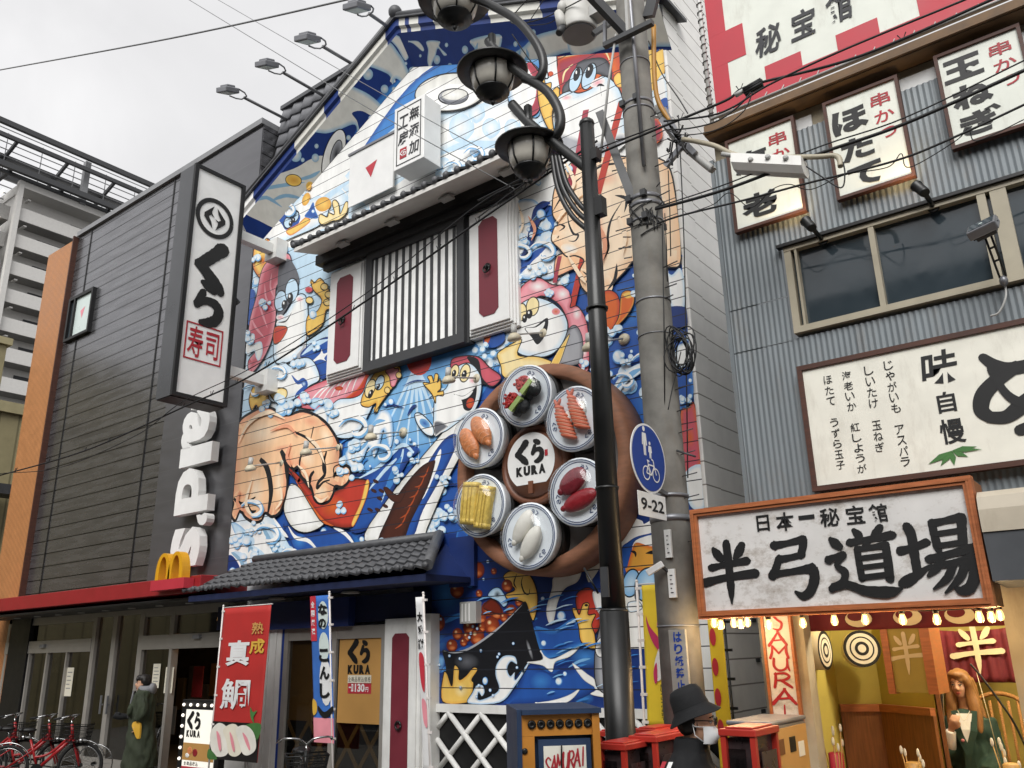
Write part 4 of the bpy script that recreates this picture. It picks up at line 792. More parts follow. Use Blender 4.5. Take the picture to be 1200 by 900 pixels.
for x, y, r in ((470, 350, 30), (510, 305, 20), (310, 390, 26), (245, 440, 35), (365, 430, 42), (310, 440, 24), (430, 385, 22), (285, 490, 40), (230, 490, 24), (180, 475, 28), (213, 520, 20), (150, 537, 30)): W.roe(x, y, r)
W.sh([(345, 270), (370, 232), (410, 230), (450, 300), (430, 330), (400, 300)], 'pale', 'sky', 3, 1); W.el(395, 262, 20, 22, 'black', 'pale', .5)
W.sh([(430, 160), (470, 135), (560, 150), (602, 220), (613, 310), (588, 405), (552, 320), (510, 295), (455, 290), (440, 262), (490, 235), (440, 190)], 'yellow', 'yell_d', 5, 1.6); W.st([(500, 150), (485, 200), (500, 230)], 1.8, 'black'); W.st([(535, 160), (525, 200), (540, 250), (565, 260), (570, 230)], 1.8, 'black'); W.roe(448, 215, 30)
W.sh([(100, 562), (160, 575), (260, 540), (400, 440), (520, 320), (552, 305), (580, 400), (612, 520), (637, 620), (560, 640), (480, 720), (400, 800), (300, 850), (150, 850), (115, 640)], 'black', 'black', 3); W.el(230, 625, 70, 50, 'grey_d', 'black'); W.el(570, 560, 10, 60, 'grey', 'black', -.3); W.st([(105, 566), (170, 575), (260, 545), (400, 445), (530, 318)], 2.2, 'grey')
W.sh([(100, 840), (105, 690), (125, 690), (150, 755), (160, 655), (175, 645), (190, 670), (190, 720), (225, 700), (265, 655), (290, 668), (258, 720), (268, 740), (260, 800), (240, 845)], 'yellow', 'yell_d', 3, 1.6); W.el(200, 780, 40, 40, 'cream', 'yellow')
W.sh([(240, 850), (260, 790), (285, 750), (318, 752), (328, 790), (312, 812), (295, 790), (300, 830), (400, 780), (385, 700), (390, 640), (430, 592), (490, 595), (502, 640), (470, 625), (450, 660), (465, 700), (490, 680), (495, 720), (560, 628), (560, 650), (490, 760), (410, 845)], 'white', 'sky', 4, 1); W.bub(330, 728, 15, 22); W.bub(357, 778, 8, 10)
W.sh([(555, 628), (640, 612), (625, 560), (660, 600), (710, 605), (838, 540), (790, 595), (710, 625), (690, 680), (640, 645)], 'white', 'cloud', 2); W.sh([(800, 632), (880, 690), (920, 720), (935, 775), (1000, 790), (1000, 818), (900, 800), (930, 770), (860, 720)], 'white', 'cloud', 2); W.sh([(600, 848), (680, 835), (740, 820), (790, 800), (842, 770), (800, 825), (740, 850)], 'white', 'cloud', 2)
W.sh([(822, 262), (900, 228), (945, 330), (950, 430), (905, 480), (835, 380)], 'red', 'roe_d', 5, 1.4); W.sh([(910, 250), (960, 260), (980, 330), (960, 380), (925, 330)], 'white', 'grey', 3)
W.sh([(800, 345), (820, 338), (838, 370), (858, 315), (890, 312), (885, 370), (925, 370), (905, 425), (922, 480), (922, 558), (850, 520), (832, 430)], 'yellow', 'yell_d', 4, 1.5); W.el(876, 320, 10, 7, 'black'); W.sh([(940, 470), (985, 370), (1060, 400), (1060, 780), (940, 770), (920, 620)], 'grey', 'grey_d', 7, 1.4); W.el(960, 545, 34, 56, 'black', 'white', .2, 1)
W.t(680, 600, 5.625)
W.sh([(180, 80), (330, 20), (560, -40), (560, 900), (330, 900), (300, 420), (260, 160)], 'white', 'cloud', 6, straight=True); W.sh([(350, 30), (420, 60), (440, 80), (520, 20), (520, -30), (380, 0)], 'navy'); W.sh([(290, 420), (285, 250), (330, 200), (400, 160), (520, 140), (380, 190), (350, 280), (320, 400)], 'deep', 'navy', 3)
W.sh([(320, 390), (350, 270), (380, 205), (460, 225), (540, 250), (540, 400), (420, 390), (330, 400)], 'yell_d', 'orange', 5); W.st([(345, 260), (375, 270), (380, 300)], 3, 'black'); W.st([(445, 275), (500, 270), (530, 310)], 4, 'black'); W.el(350, 470, 55, 92, 'pale', 'sky', .2, 1.6); W.el(455, 480, 78, 112, 'pale', 'sky', .2, 1.6); W.el(390, 540, 20, 50, 'black', 'grey_d'); W.sh([(330, 600), (400, 590), (420, 640), (340, 660)], 'white', 'pale', 3, 1)

# second coat: spray, curls and highlights over the figures' edges
W.t(0, 0, 1)
for a in ((412, 548, 13, 8), (424, 525, 12, 7), (404, 598, 8, 5), (338, 476, 13, 7), (362, 470, 11, 6), (388, 478, 12, 7), (316, 482, 10, 5), (284, 640, 14, 8), (306, 655, 12, 7), (330, 640, 9, 5), (352, 668, 10, 6), (300, 622, 9, 5), (468, 556, 9, 5), (486, 540, 8, 5), (452, 640, 9, 6), (522, 565, 9, 6), (528, 600, 9, 6), (506, 640, 9, 5), (300, 300, 9, 5), (312, 355, 8, 5), (296, 395, 8, 5), (350, 425, 10, 6), (372, 405, 7, 4), (618, 282, 10, 6), (632, 318, 10, 6), (612, 330, 8, 5), (642, 345, 8, 5), (700, 372, 9, 6), (722, 392, 10, 6), (690, 430, 9, 5), (736, 420, 10, 6), (758, 392, 8, 5), (808, 470, 8, 5), (804, 395, 8, 5), (600, 372, 8, 5), (575, 412, 8, 5), (548, 395, 8, 5), (640, 180, 8, 5), (664, 196, 9, 5), (630, 210, 9, 5)): puff(*a, 3)
for x, y, s_ in ((420, 505, 20), (450, 535, 16), (300, 600, 16), (318, 630, 18), (345, 655, 14), (640, 300, 18), (615, 300, 14), (760, 430, 18), (735, 450, 14), (560, 185, 14), (600, 170, 14), (535, 200, 12), (340, 250, 12), (330, 440, 12), (300, 460, 12)):
    c_ = [(x + s_ * f * math.cos(t), y + s_ * f * .8 * math.sin(t)) for f, t in ((1, 3.4), (.95, 4.3), (.85, 5.2), (.7, 6.1), (.5, 7.0), (.35, 8.0), (.15, 9.2))]
    W.st(c_, s_ * .30, 'sky', .1, .2); W.st([(u - s_ * .06, v - s_ * .07) for u, v in c_], s_ * .2, 'white', .1, .2)
for p, w_ in (([(283, 520), (296, 496), (318, 484), (338, 492)], 4), ([(300, 560), (292, 590), (300, 606)], 4), ([(330, 560), (334, 585), (326, 598)], 3), ([(362, 512), (376, 524), (384, 544)], 3.5), ([(352, 545), (362, 556), (366, 572)], 3), ([(372, 582), (380, 588), (388, 582)], 3), ([(610, 240), (616, 262), (612, 276)], 3), ([(655, 262), (672, 240), (690, 225)], 5), ([(668, 300), (680, 320), (690, 334)], 4), ([(725, 250), (735, 275), (733, 300)], 5), ([(664, 190), (676, 215), (668, 230)], 4)): W.st(p, w_, 'flesh_l', .1, .1)
for p, w_ in (([(320, 506), (340, 500), (352, 512)], 3), ([(285, 575), (282, 590), (290, 600)], 4), ([(700, 260), (712, 285), (708, 312)], 5), ([(622, 255), (630, 270), (626, 284)], 3.5), ([(345, 520), (340, 535), (345, 548)], 4)): W.st(p, w_, 'flesh_d', .1, .1)
for k in range(60):
    x, y = q_.uniform(520, 740), q_.uniform(700, 825); l_ = q_.uniform(8, 26); W.st([(x, y), (x + l_ * .5, y - l_ * .22), (x + l_, y - l_ * .3)], q_.uniform(.8, 2), q_.choice(('sky', 'mid', 'pale', 'mid'))) if x > 640 or y < 720 else W.bub(x - 30, y, 1.6)
kb = thing('gabled_restaurant', (-7.7, FY, 0), 'gabled restaurant whose white boarded front is covered by a bright cartoon sea mural', 'building')
tag(W.obj('mural_wall', kb), 'boards painted with waves, bubbles and cartoon sushi figures')
b = MB()
b.box(KL + .01, KR - .02, FY + .006, FY + 7, 0, 8.9, 'white_board'); b.ngon([(x, FY + .012, z + (0 if i < 2 else -.01)) for i, (x, z) in enumerate(CLIP)], 'white_board'); b.obj('wall', kb)
b = MB(); b.box(KR - .015, KR + .015, FY + .0, FY + 7, 0, 11.8, 'white_board'); b.box(KR - .02, KR + .03, FY - .008, FY + .35, 0, 11.8, 'white_board'); b.obj('side_wall', kb)
# gable hood: painted cornice and soffit
oL, oA, oR = Vector((-11.78, 7.6, 9.42)), Vector((-7.94, 7.6, 11.38)), Vector((-3.5, 7.6, 9.41))
cL, cA, cRr = Vector((KL, FY - .004, crease(KL))), Vector((-7.94, FY - .004, 10.72)), Vector((KR + .1, FY - .004, crease(KR + .1)))
def prof(o, c):                                              # section of the cornice from the tile edge to the wall
    return [o, o + Vector((0, .0, -.13)), o + Vector((0, .05, -.16)), o + Vector((0, .055, -.23)), c]
PLf, PA, PR = prof(oL, cL), prof(oA, cA), prof(oR, cRr)
def soffit(a, b3, px_shapes, bands, name):
    """a: section at one end, b3: at the ridge. Bands paint the mouldings, shapes the soffit"""
    p0, e1, e2 = a[3], b3[3] - a[3], a[4] - a[3]; nn = e1.cross(e2).normalized()
    if nn.z > 0: nn = -nn
    uu = e1.normalized(); vv = nn.cross(uu).normalized()
    f2 = lambda p: ((p - p0).dot(uu), (p - p0).dot(vv))
    quad = [f2(a[3]), f2(b3[3]), f2(b3[4]), f2(a[4])]
    ar = sum(quad[i][0] * quad[(i + 1) % 4][1] - quad[(i + 1) % 4][0] * quad[i][1] for i in range(4))
    if ar < 0: quad = quad[::-1]
    s = Paint(lambda x, y: f2(PL(x, y, p0, nn)), lambda u, v: p0 + uu * u + vv * v, nn, quad, .0001); s.mat = 'soffit_paint'
    s.fill2(quad, PC['navy'], 0); px_shapes(s)
    for t0, t1, col in bands:
        for k in range(3):
            q = [a[k].lerp(b3[k], t0), a[k].lerp(b3[k], t1), a[k + 1].lerp(b3[k + 1], t1), a[k + 1].lerp(b3[k + 1], t0)]
            f = s.mb.bm.faces.new([s.mb.bm.verts.new(p) for p in q]); f.material_index = s.mb.mi('soffit_paint')
            for l in f.loops: l[s.mb.col] = (*PC[col], 1)
    return s.obj(name, kb)
def left_shapes(s):
    s.t(290, 20, 4.444)
    s.sh([(560, 720), (700, 500), (880, 300), (1000, 240), (900, 240), (700, 400), (560, 600)], 'mid', 'deep', 8)
    s.sh([(-60, 900), (60, 850), (240, 790), (330, 740), (400, 730), (400, 860), (300, 980), (180, 1100), (60, 1060), (-40, 1000)], 'cloud', 'cloud', 4)
    for p in ([(60, 900), (160, 880), (300, 860)], [(120, 960), (200, 930), (300, 950)], [(40, 960), (100, 940), (180, 990)], [(250, 850), (330, 830), (380, 800)]): s.st(p, 4, 'teal')
    s.el(240, 850, 42, 30, 'yell_d', 'yellow', .2, .8); s.el(325, 880, 20, 24, 'yell_d', 'yellow')
    s.sh([(300, 560), (480, 370), (590, 380), (690, 450), (712, 510), (650, 570), (610, 640), (575, 640), (560, 560), (470, 590), (390, 605)], 'cloud', 'teal', 3); s.sh([(545, 500), (600, 490), (670, 540), (620, 560), (590, 600), (570, 540)], 'navy'); s.bub(642, 527, 13)
    s.sh([(600, 260), (720, 130), (790, 190), (830, 260), (852, 340), (836, 362), (775, 320), (755, 350), (735, 300), (640, 260)], 'cloud', 'teal', 3); s.sh([(740, 110), (790, 100), (840, 190), (820, 225), (780, 160)], 'cloud', 'teal', 2)
    for x, y, r in ((628, 298, 26), (714, 375, 20), (762, 375, 11), (857, 280, 18), (825, 242, 8), (340, 597, 13), (360, 672, 11), (354, 733, 19), (252, 720, 30), (288, 744, 10), (527, 628, 12), (650, 590, 13), (540, 690, 17), (560, 305, 10)): s.el(x, y, r, r * 1.15, 'cloud', 'teal')
    s.el(450, 720, 52, 140, 'cloud', 'white', .28, 1.2); s.el(462, 712, 26, 74, 'black', 'grey', .26, 1)
    s.sh([(850, 60), (900, 70), (940, 170), (900, 175), (870, 130)], 'cloud', 'teal', 2)
def right_shapes(s):
    s.t(440, 0, 6)
    s.sh([(100, 900), (300, 520), (430, 480), (700, 430), (900, 330), (1200, 240), (1200, 400), (700, 520), (300, 620)], 'deep', 'navy', 6)
    for p in ([(360, 290), (450, 290), (450, 330), (500, 380), (480, 390), (440, 340), (420, 400), (400, 440), (385, 490), (365, 430), (370, 350)], [(230, 290), (300, 290), (340, 340), (330, 360), (270, 310)], [(670, 280), (870, 240), (880, 330), (840, 400), (760, 400), (640, 450), (660, 380), (700, 350)], [(1130, 250), (1300, 200), (1500, 140), (1500, 330), (1300, 380), (1100, 460), (1000, 440), (970, 380), (1040, 330)], [(1400, 200), (2000, 20), (2400, 0), (2400, 300), (1700, 330), (1400, 400)]): s.sh(p, 'cloud', 'teal', 3)
    for x, y, r in ((432, 420, 24), (524, 467, 18), (630, 350, 22), (610, 470, 14), (985, 310, 15), (500, 316, 12), (316, 392, 9), (258, 498, 24), (215, 445, 11), (940, 380, 20), (1110, 230, 18)): s.el(x, y, r, r * 1.35, 'cloud', 'teal')
    for p in ([(1020, 340), (1000, 420), (960, 470)], [(1060, 340), (1070, 400), (1020, 460)], [(720, 300), (700, 380), (680, 440)]): s.st(p, 4, 'teal')
tag(soffit(PLf, PA, left_shapes, ((0, .1, 'white'), (.1, .38, 'navy'), (.38, .57, 'cloud'), (.57, .66, 'navy'), (.66, .94, 'cloud'), (.94, 1, 'navy')), 'soffit'), 'left painted slope under the gable eave')
tag(soffit(PR, PA, right_shapes, ((0, .3, 'cloud'), (.3, .38, 'navy'), (.38, .5, 'cloud'), (.5, .58, 'cloud'), (.58, .72, 'navy'), (.72, .82, 'cloud'), (.82, .89, 'navy'), (.89, .935, 'cloud'), (.935, .955, 'navy'), (.955, .985, 'cloud'), (.985, 1, 'navy')), 'soffit'), 'right painted slope under the gable eave')
b = MB()                                                     # gable roof above the hood
for o0, c0_ in ((oL, cL), (oR, cRr)):
    up = Vector((0, 0, .05)); a, a2 = o0 + Vector((0, -.05, .003)), oA + Vector((0, -.05, .003)); e = 0
    k1, k2 = a + Vector((0, .9, .05)), a2 + Vector((0, .9, .05)); b.hexa([a, a2, k2, k1, a + up, a2 + up, k2 + up, k1 + up], 'tile_grey')
    b.tube([a + Vector((0, .03, .07)), a2 + Vector((0, .03, .065))], .045, 'tile_grey', 8)
b.ell(oA + Vector((0, -.02, .12)), (.11, .11, .11), 'tile_grey'); b.ngon([p + Vector((-.006, 0, 0)) for p in PLf] + [Vector((KL - .006, FY, oL.z))], 'white_paint'); b.obj('gable_roof', kb)
# steep tiled face behind the gable
def tiles(mb, p00, p10, p01, p11, nx, ny, m, lift=.03, side=(0, -1, 0)):
    """rows of overlapping curved tiles on a slope: p00-p10 bottom edge, p01-p11 top edge"""
    p00, p10, p01, p11 = map(Vector, (p00, p10, p01, p11)); k = mb.mi(m)
    N = ((p10 - p00).cross(p01 - p00)).normalized()
    if N.z < 0: N = -N
    for j in range(ny):
        t0, t1 = j / ny, (j + 1.12) / ny; seg = nx * 6; L = []; H = []; F = []
        for i in range(seg + 1):
            s = i / seg; ph = (i % 6) / 6 * 2 * math.pi; wv = math.sin(ph) * .55 + math.sin(2 * ph) * .2
            a = p00.lerp(p10, s).lerp(p01.lerp(p11, s), t0); c = p00.lerp(p10, s).lerp(p01.lerp(p11, s), min(1, t1))
            F.append(mb.bm.verts.new(a + N * (wv * lift))); L.append(mb.bm.verts.new(a + N * (lift * 1.1 + wv * lift))); H.append(mb.bm.verts.new(c + N * (wv * lift)))
        for i in range(seg):
            for q in ((L[i], L[i + 1], H[i + 1], H[i]), (F[i], F[i + 1], L[i + 1], L[i])):
                f = mb.bm.faces.new(q); f.material_index = k; f.smooth = q[0] is L[i]
b = MB(); tiles(b, (KL + .02, FY + .10, 8.9), (KR - .03, FY + .10, 8.9), (KL + .02, FY + .36, 11.85), (KR - .03, FY + .36, 11.85), 26, 10, 'roof_tile', .035)
b.box(KL + .01, KR - .03, FY + .3, FY + .6, 11.85, 11.93, 'tile_grey'); b.box(KL + .005, KR - .03, FY + .62, FY + 6, 8.91, 11.84, 'tile_grey'); b.obj('roof', kb)
# pent roof over the upper window
pr0, pr1 = -9.62, -5.33
b = MB(); tiles(b, (pr0, 7.2, 7.80), (pr1, 7.2, 7.80), (pr0, FY - .03, 8.12), (pr1, FY - .03, 8.12), 22, 4, 'tile_grey', .028)
b.hexa([(pr0, 7.2, 7.71), (pr1, 7.2, 7.71), (pr1, FY - .03, 7.92), (pr0, FY - .03, 7.92), (pr0, 7.2, 7.77), (pr1, 7.2, 7.77), (pr1, FY - .03, 8.08), (pr0, FY - .03, 8.08)], 'soffit_grey')
for k in range(23):
    x = pr0 + (pr1 - pr0) * k / 22; b.ell((x, 7.19, 7.82), (.05, .04, .055), 'tile_grey', 8, 6)
b.tube([(pr0 - .01, 7.18, 7.84), (pr0 - .01, FY - .04, 8.18)], .06, 'tile_grey')
pro = b.obj('pent_roof', kb)
b = MB()
for k in range(4): b.box(pr0 + .6 + k * 1.05, pr0 + .8 + k * 1.05, 7.5, 7.62, 7.735, 7.765, 'trim_grey')
b.obj('vent', pro)
M('lattice_white', 'f2f2f0', .5)
# upper window
b = MB(); b.box(-9.72, -5.75, FY - .30, FY - .12, 7.70, 7.86, 'black'); b.box(-9.62, -5.9, FY - .22, FY - .12, 7.60, 7.70, 'dark_grey'); b.box(-8.7, -6.7, FY - .12, FY - .01, 5.72, 7.60, 'dark_grey')
wf = b.obj('window', kb)
b = MB()
for q in ((-8.68, -6.74, 7.48, 7.60), (-8.68, -6.74, 5.72, 5.86), (-8.68, -8.55, 5.86, 7.48), (-6.87, -6.74, 5.86, 7.48)): b.box(q[0], q[1], FY - .18, FY - .121, q[2], q[3], 'dark_grey')
for k in range(12):
    x = -8.55 + 1.68 * (k + .5) / 12; b.box(x - .027, x + .027, FY - .15, FY - .143, 5.86, 7.48, 'dark_grey')
b.obj('lattice_frame', wf)
b = MB(); b.box(-8.55, -6.87, FY - .14, FY - .122, 5.86, 7.48, 'lattice_white'); b.obj('pane', wf)
def octo(x0, x1, z0, z1, c, y):
    return [(x0 + c, y, z0), (x1 - c, y, z0), (x1, y, z0 + c), (x1, y, z1 - c), (x1 - c, y, z1), (x0 + c, y, z1), (x0, y, z1 - c), (x0, y, z0 + c)]
for nm, x0, x1, sgn in (('a', -9.56, -8.70, 1), ('b', -6.72, -5.90, 1)):
    b = MB(); z0, z1 = 5.76, 7.60
    for k in range(4): b.box(x0 + .028 * k, x1 - .028 * k, FY - .18 + .03 * (3 - k), FY - (.005 if k == 0 else .18 - .03 * (4 - k)), z0 + .03 * k, z1 - .03 * k, 'white_clean')
    shu = b.obj('shutter', kb, bevel=.006)
    b = MB(); b.prism(octo(x0 + .25, x1 - .25, z0 + .22, z1 - .22, .07, FY - .183), (0, -.006, 0), 'maroon'); b.obj('panel', shu)
    b = MB(); b.lathe([(.05, 0), (.05, .02), (.015, .03), (.015, .05)], ((x0 + x1) / 2, FY - .19, 6.66), (0, -1, 0), 'black_metal', 14)
    b.tube([((x0 + x1) / 2 + .05 * math.cos(t), FY - .23, 6.62 + .05 * math.sin(t)) for t in [2 * math.pi * i / 14 for i in range(15)]], .011, 'black_metal', 6); b.obj('ring_handle', shu)
# hatch and square name board in the gable
def wall_rect(x0, y0, x1, y1, Y): p, q = PY(x0, y0, Y), PY(x1, y1, Y); return p.x, q.x, q.z, p.z
hx0, hx1, hz0, hz1 = PY(409, 215, FY - .1).x, PY(461, 185, FY - .1).x, PY(409, 243, FY - .1).z, PY(409, 184, FY - .1).z
b = MB(); b.box(hx0, hx1, FY - .10, FY - .08, hz0, hz1, 'white_clean'); b.box(hx0 - .03, hx1 + .03, FY - .12, FY - .079, hz1, hz1 + .04, 'grey_line' if 'grey_line' in MATS else 'steel'); b.box(hx1, hx1 + .02, FY - .10, FY - .08, hz0, hz1, 'trim_grey')
hd = b.obj('hatch', kb)
c = PY(435, 198, FY - .1); b = MB(); b.ngon([(c.x - .13, FY - .104, c.z + .07), (c.x + .13, FY - .104, c.z + .12), (c.x, FY - .104, c.z - .15)], 'sign_red'); b.obj('triangle_mark', hd)
sgn = thing('name_board', (-7.9, 7.75, 8.6), 'white box sign with black vertical brush writing in the gable over the pent roof', 'sign')
x0, x1, z0, z1 = -8.34, -7.52, 8.42, 9.56
x0 = PY(462, 150, 7.55).x; x1 = PY(497, 140, 7.55).x; z1 = PY(480, 119, 7.55).z; z0 = PY(480, 192, 7.55).z
b = MB(); b.box(x0, x1, 7.55, FY - .09, z0, z1, 'white_clean'); b.obj('board', sgn, bevel=.01)
b = MB()
m_ = .06
for q in ((x0 + m_, x1 - m_, z1 - m_ - .015, z1 - m_), (x0 + m_, x1 - m_, z0 + m_, z0 + m_ + .015), (x0 + m_, x0 + m_ + .015, z0 + m_ + .015, z1 - m_ - .015), (x1 - m_ - .015, x1 - m_, z0 + m_ + .015, z1 - m_ - .015)): b.box(q[0], q[1], 7.545, 7.549, q[2], q[3], 'ink_soft')
hh = (z1 - z0); ww = x1 - x0
for ch, u, v in (('無', .68, .77), ('添', .68, .50), ('加', .68, .24), ('工', .32, .72), ('房', .32, .46)): b.text(ch, (x0 + ww * u, 7.545, z0 + hh * v), UX, UZ, ww * .32, hh * .2, 'ink_soft', .02, shear=.12)
b.box(x0 + ww * .22, x0 + ww * .44, 7.544, 7.548, z0 + hh * .14, z0 + hh * .30, 'red_ink'); b.text('く', (x0 + ww * .28, 7.541, z0 + hh * .22), UX, UZ, .06, .1, 'white_clean', .04); b.text('ら', (x0 + ww * .38, 7.541, z0 + hh * .22), UX, UZ, .07, .1, 'white_clean', .03); b.obj('writing', sgn)
# small ventilator in the mural
vv0 = PY(544, 706, FY - .06); vv1 = PY(563, 730, FY - .06)
b = MB(); b.box(vv0.x, vv1.x, FY - .14, FY - .03, vv1.z, vv0.z, 'trim_grey')
for k in range(3): b.box(vv0.x + .03 + k * .055, vv0.x + .05 + k * .055, FY - .147, FY - .142, vv1.z + .02, vv0.z - .02, 'white_clean')
b.obj('ventilator', kb)
# entrance canopy
e0, e1 = -11.35, -7.25
b = MB(); tiles(b, (e0 - .1, 7.05, 2.76), (e1 + .6, 7.05, 2.76), (e0 + .35, FY - .12, 3.20), (e1 + .0, FY - .12, 3.20), 26, 5, 'tile_grey', .028)
b.tube([(e0 + .33, FY - .1, 3.25), (e1 + .02, FY - .1, 3.25)], .06, 'tile_grey'); b.tube([(e1 + .62, 7.05, 2.79), (e1 + .02, FY - .1, 3.26)], .07, 'tile_grey')
for k in range(23):
    x = e0 - .1 + (e1 + .7 - e0) * k / 22; b.ell((x, 7.03, 2.79), (.045, .03, .04), 'tile_grey', 8, 6)
b.obj('tiled_canopy', kb)
b = MB(); b.hexa([(e0 - .08, 7.1, 2.62), (e1 + .55, 7.1, 2.62), (e1 + .55, FY - .12, 2.64), (e0 - .08, FY - .12, 2.64), (e0 - .08, 7.1, 2.70), (e1 + .55, 7.1, 2.70), (e1 + .55, FY - .12, 2.70), (e0 - .08, FY - .12, 2.7)], 'navy_deep')
b.prism([(e1 + .5, 7.12, 2.7), (e1 + .5, FY - .02, 2.7), (e1 + .05, FY - .02, 3.16)], (.02, 0, 0), 'navy')
b.box(e1 + .2, e1 + .6, FY - .11, FY - .05, 2.6, 3.2, 'navy'); b.obj('canopy_beam', kb)
b = MB(); b.lathe([(.12, 0), (.1, .03)], (-9.9, 7.5, 2.59), (0, 0, 1), 'trim_grey', 14); b.lathe([(.12, 0), (.1, .03)], (-8.4, 7.5, 2.59), (0, 0, 1), 'trim_grey', 14); b.obj('downlight', kb)
# entrance front, a shallow storefront standing proud of the wall
ey = FY - .16
def exx(px_, py_=800): return PY(px_, py_, ey).x
b = MB(); b.box(KL + .05, exx(498, 715), ey - .02, FY - .01, 2.24, 2.58, 'navy_deep'); zc = PY(380, 735, ey - .1).z; b.box(exx(318, 720), exx(418, 715), ey - .14, ey - .025, zc, 2.57, 'navy'); b.obj('header_panel', kb)
b = MB()
xa, xb = exx(297), exx(331)
b.box(xa, xb, ey - .06, FY - .01, 0, 2.24, 'white_paint')
for k in range(4): b.box(xa + .03 + k * (xb - xa) / 4, xa + .07 + k * (xb - xa) / 4, ey - .08, ey - .061, 0, 2.24, 'white_paint')
b.box(xb + .002, xb + .05, ey - .05, FY - .01, 0, 2.24, 'sign_blue'); tag(b.obj('pillar', kb), 'white fluted pillar with a blue strip')
b = MB(); xw = [exx(336), exx(393), exx(452)]
for x in xw: b.box(x - .045, x + .045, ey - .05, FY - .01, 0, 2.2, 'alu')
for k in range(2): b.box(xw[k] + .045, xw[k + 1] - .045, ey - .045, FY - .015, 2.04, 2.2, 'alu'); b.box(xw[k] + .045, xw[k + 1] - .045, ey - .045, FY - .015, 0, .14, 'alu')
ef = b.obj('entrance_frame', kb)
b = MB(); b.box(xw[0] + .045, xw[1] - .045, ey + .03, ey + .035, .14, 2.04, 'warm_paper'); b.box(xw[1] + .045, xw[2] - .045, ey + .03, ey + .035, .14, 2.04, 'warm_paper')
zz = PY(420, 848, ey).z
for k in range(2):
    xA, xB = xw[k] + .05, xw[k + 1] - .05
    b.box(xA, xB, ey + .02, ey + .028, .15, zz, 'interior_dark')
    st_ = (xB - xA) / 2
    for i in range(-2, 4):
        for sg in (-1, 1):
            p, q = Vector((xA + i * st_, ey + .012, zz)), Vector((xA + i * st_ + sg * st_ * 1.6, ey + .012, zz - st_ * 2.1))
            ts = [max(0, min(1, (X_ - p.x) / (q.x - p.x))) for X_ in (xA, xB)]; t0, t1 = min(ts), max(ts)
            if t1 - t0 > .02: b.bar(p.lerp(q, t0) + Vector((0, .002 * (sg + 1), 0)), p.lerp(q, t1) + Vector((0, .002 * (sg + 1), 0)), .012, .055, 'bamboo', (0, 0, 1))
b.obj('screen_panel', ef)
b = MB(); b.box(xw[0] + .045, xw[2] - .045, ey - .01, ey - .004, .14, 2.04, 'pane_clear'); b.obj('glass', ef)
b = MB(); px0, px1 = exx(456, 760), exx(498, 760); b.box(px0, px1, ey - .08, FY - .01, 0, 2.26, 'white_paint'); b.box(px0 + .05, px1 - .05, ey - .10, ey - .081, .1, 2.18, 'white_paint'); dp = b.obj('door_panel', kb)
b = MB(); b.prism(octo(px0 + .16, px1 - .17, -.2, 2.08, .05, ey - .103), (0, -.006, 0), 'maroon'); b.obj('panel', dp)
b = MB(); b.tube([((px0 + px1) / 2 + .045 * math.cos(t), ey - .13, 1.02 + .045 * math.sin(t)) for t in [2 * math.pi * i / 14 for i in range(15)]], .012, 'black_metal', 6); b.obj('ring_handle', dp)
b = MB(); b.box(px1 + .005, px1 + .13, ey - .04, FY - .01, 0, 2.3, 'white_paint'); b.obj('door_post', kb)
# brush logo poster on the glass
po = thing('shop_poster', (-8.7, ey - .02, 1.2), 'gold poster with black brush logo and a red price strip on the entrance glass', 'poster')
def P4(x0, y0, x1, y1, Y): p, q = PY(x0, (y0 + y1) / 2, Y), PY(x1, (y0 + y1) / 2, Y); r, t = PY((x0 + x1) / 2, y0, Y), PY((x0 + x1) / 2, y1, Y); return p.x, q.x, t.z, r.z
x0, x1, z0, z1 = P4(397, 741, 451, 835, ey - .02)
b = MB(); b.box(x0, x1, ey - .022, ey - .016, zz + .002, z1, 'warm_paper'); b.obj('sheet', po)
b = MB(); yy = ey - .026
def logo(b, cx, cz, s, y, m='ink'):
    b.brush(BR['ku'], (cx - s * .27, y, cz + s * .2), UX, UZ, s * .5, s * .6, m, 1.6); b.brush(BR['ra'], (cx + s * .22, y, cz + s * .2), UX, UZ, s * .5, s * .6, m, 1.5)
    for i, ch in enumerate('KURA'): b.text(ch, (cx + s * (-.38 + .25 * i), y, cz - s * .3), UX, UZ, s * .22, s * .26, m, .085)
lc = PY(421, 772, yy); sw = PY(435, 770, yy).x - PY(408, 770, yy).x
logo(b, lc.x, lc.z, sw, yy)
q = PY(421, 796, yy); b.box(q.x - sw * .5, q.x + sw * .5, yy + .0005, yy + .003, q.z - .05, q.z + .05, 'paper')
for i, ch in enumerate('全商品税込価格'): b.text(ch, (q.x + sw * (-.42 + .14 * i), yy - .001, q.z), UX, UZ, sw * .11, .06, 'ink')
q = PY(421, 806, yy); b.box(q.x - sw * .5, q.x + sw * .5, yy + .0005, yy + .003, q.z - .07, q.z + .058, 'sign_red')
b.text('130', (q.x + sw * .02, yy - .001, q.z), UX, UZ, sw * .42, .1, 'white_clean', .04); b.text('円', (q.x + sw * .32, yy - .001, q.z - .02), UX, UZ, sw * .13, .06, 'white_clean', .02); b.text('一皿', (q.x - sw * .35, yy - .001, q.z), UX, UZ, sw * .2, .09, 'white_clean', .03); b.obj('writing', po)
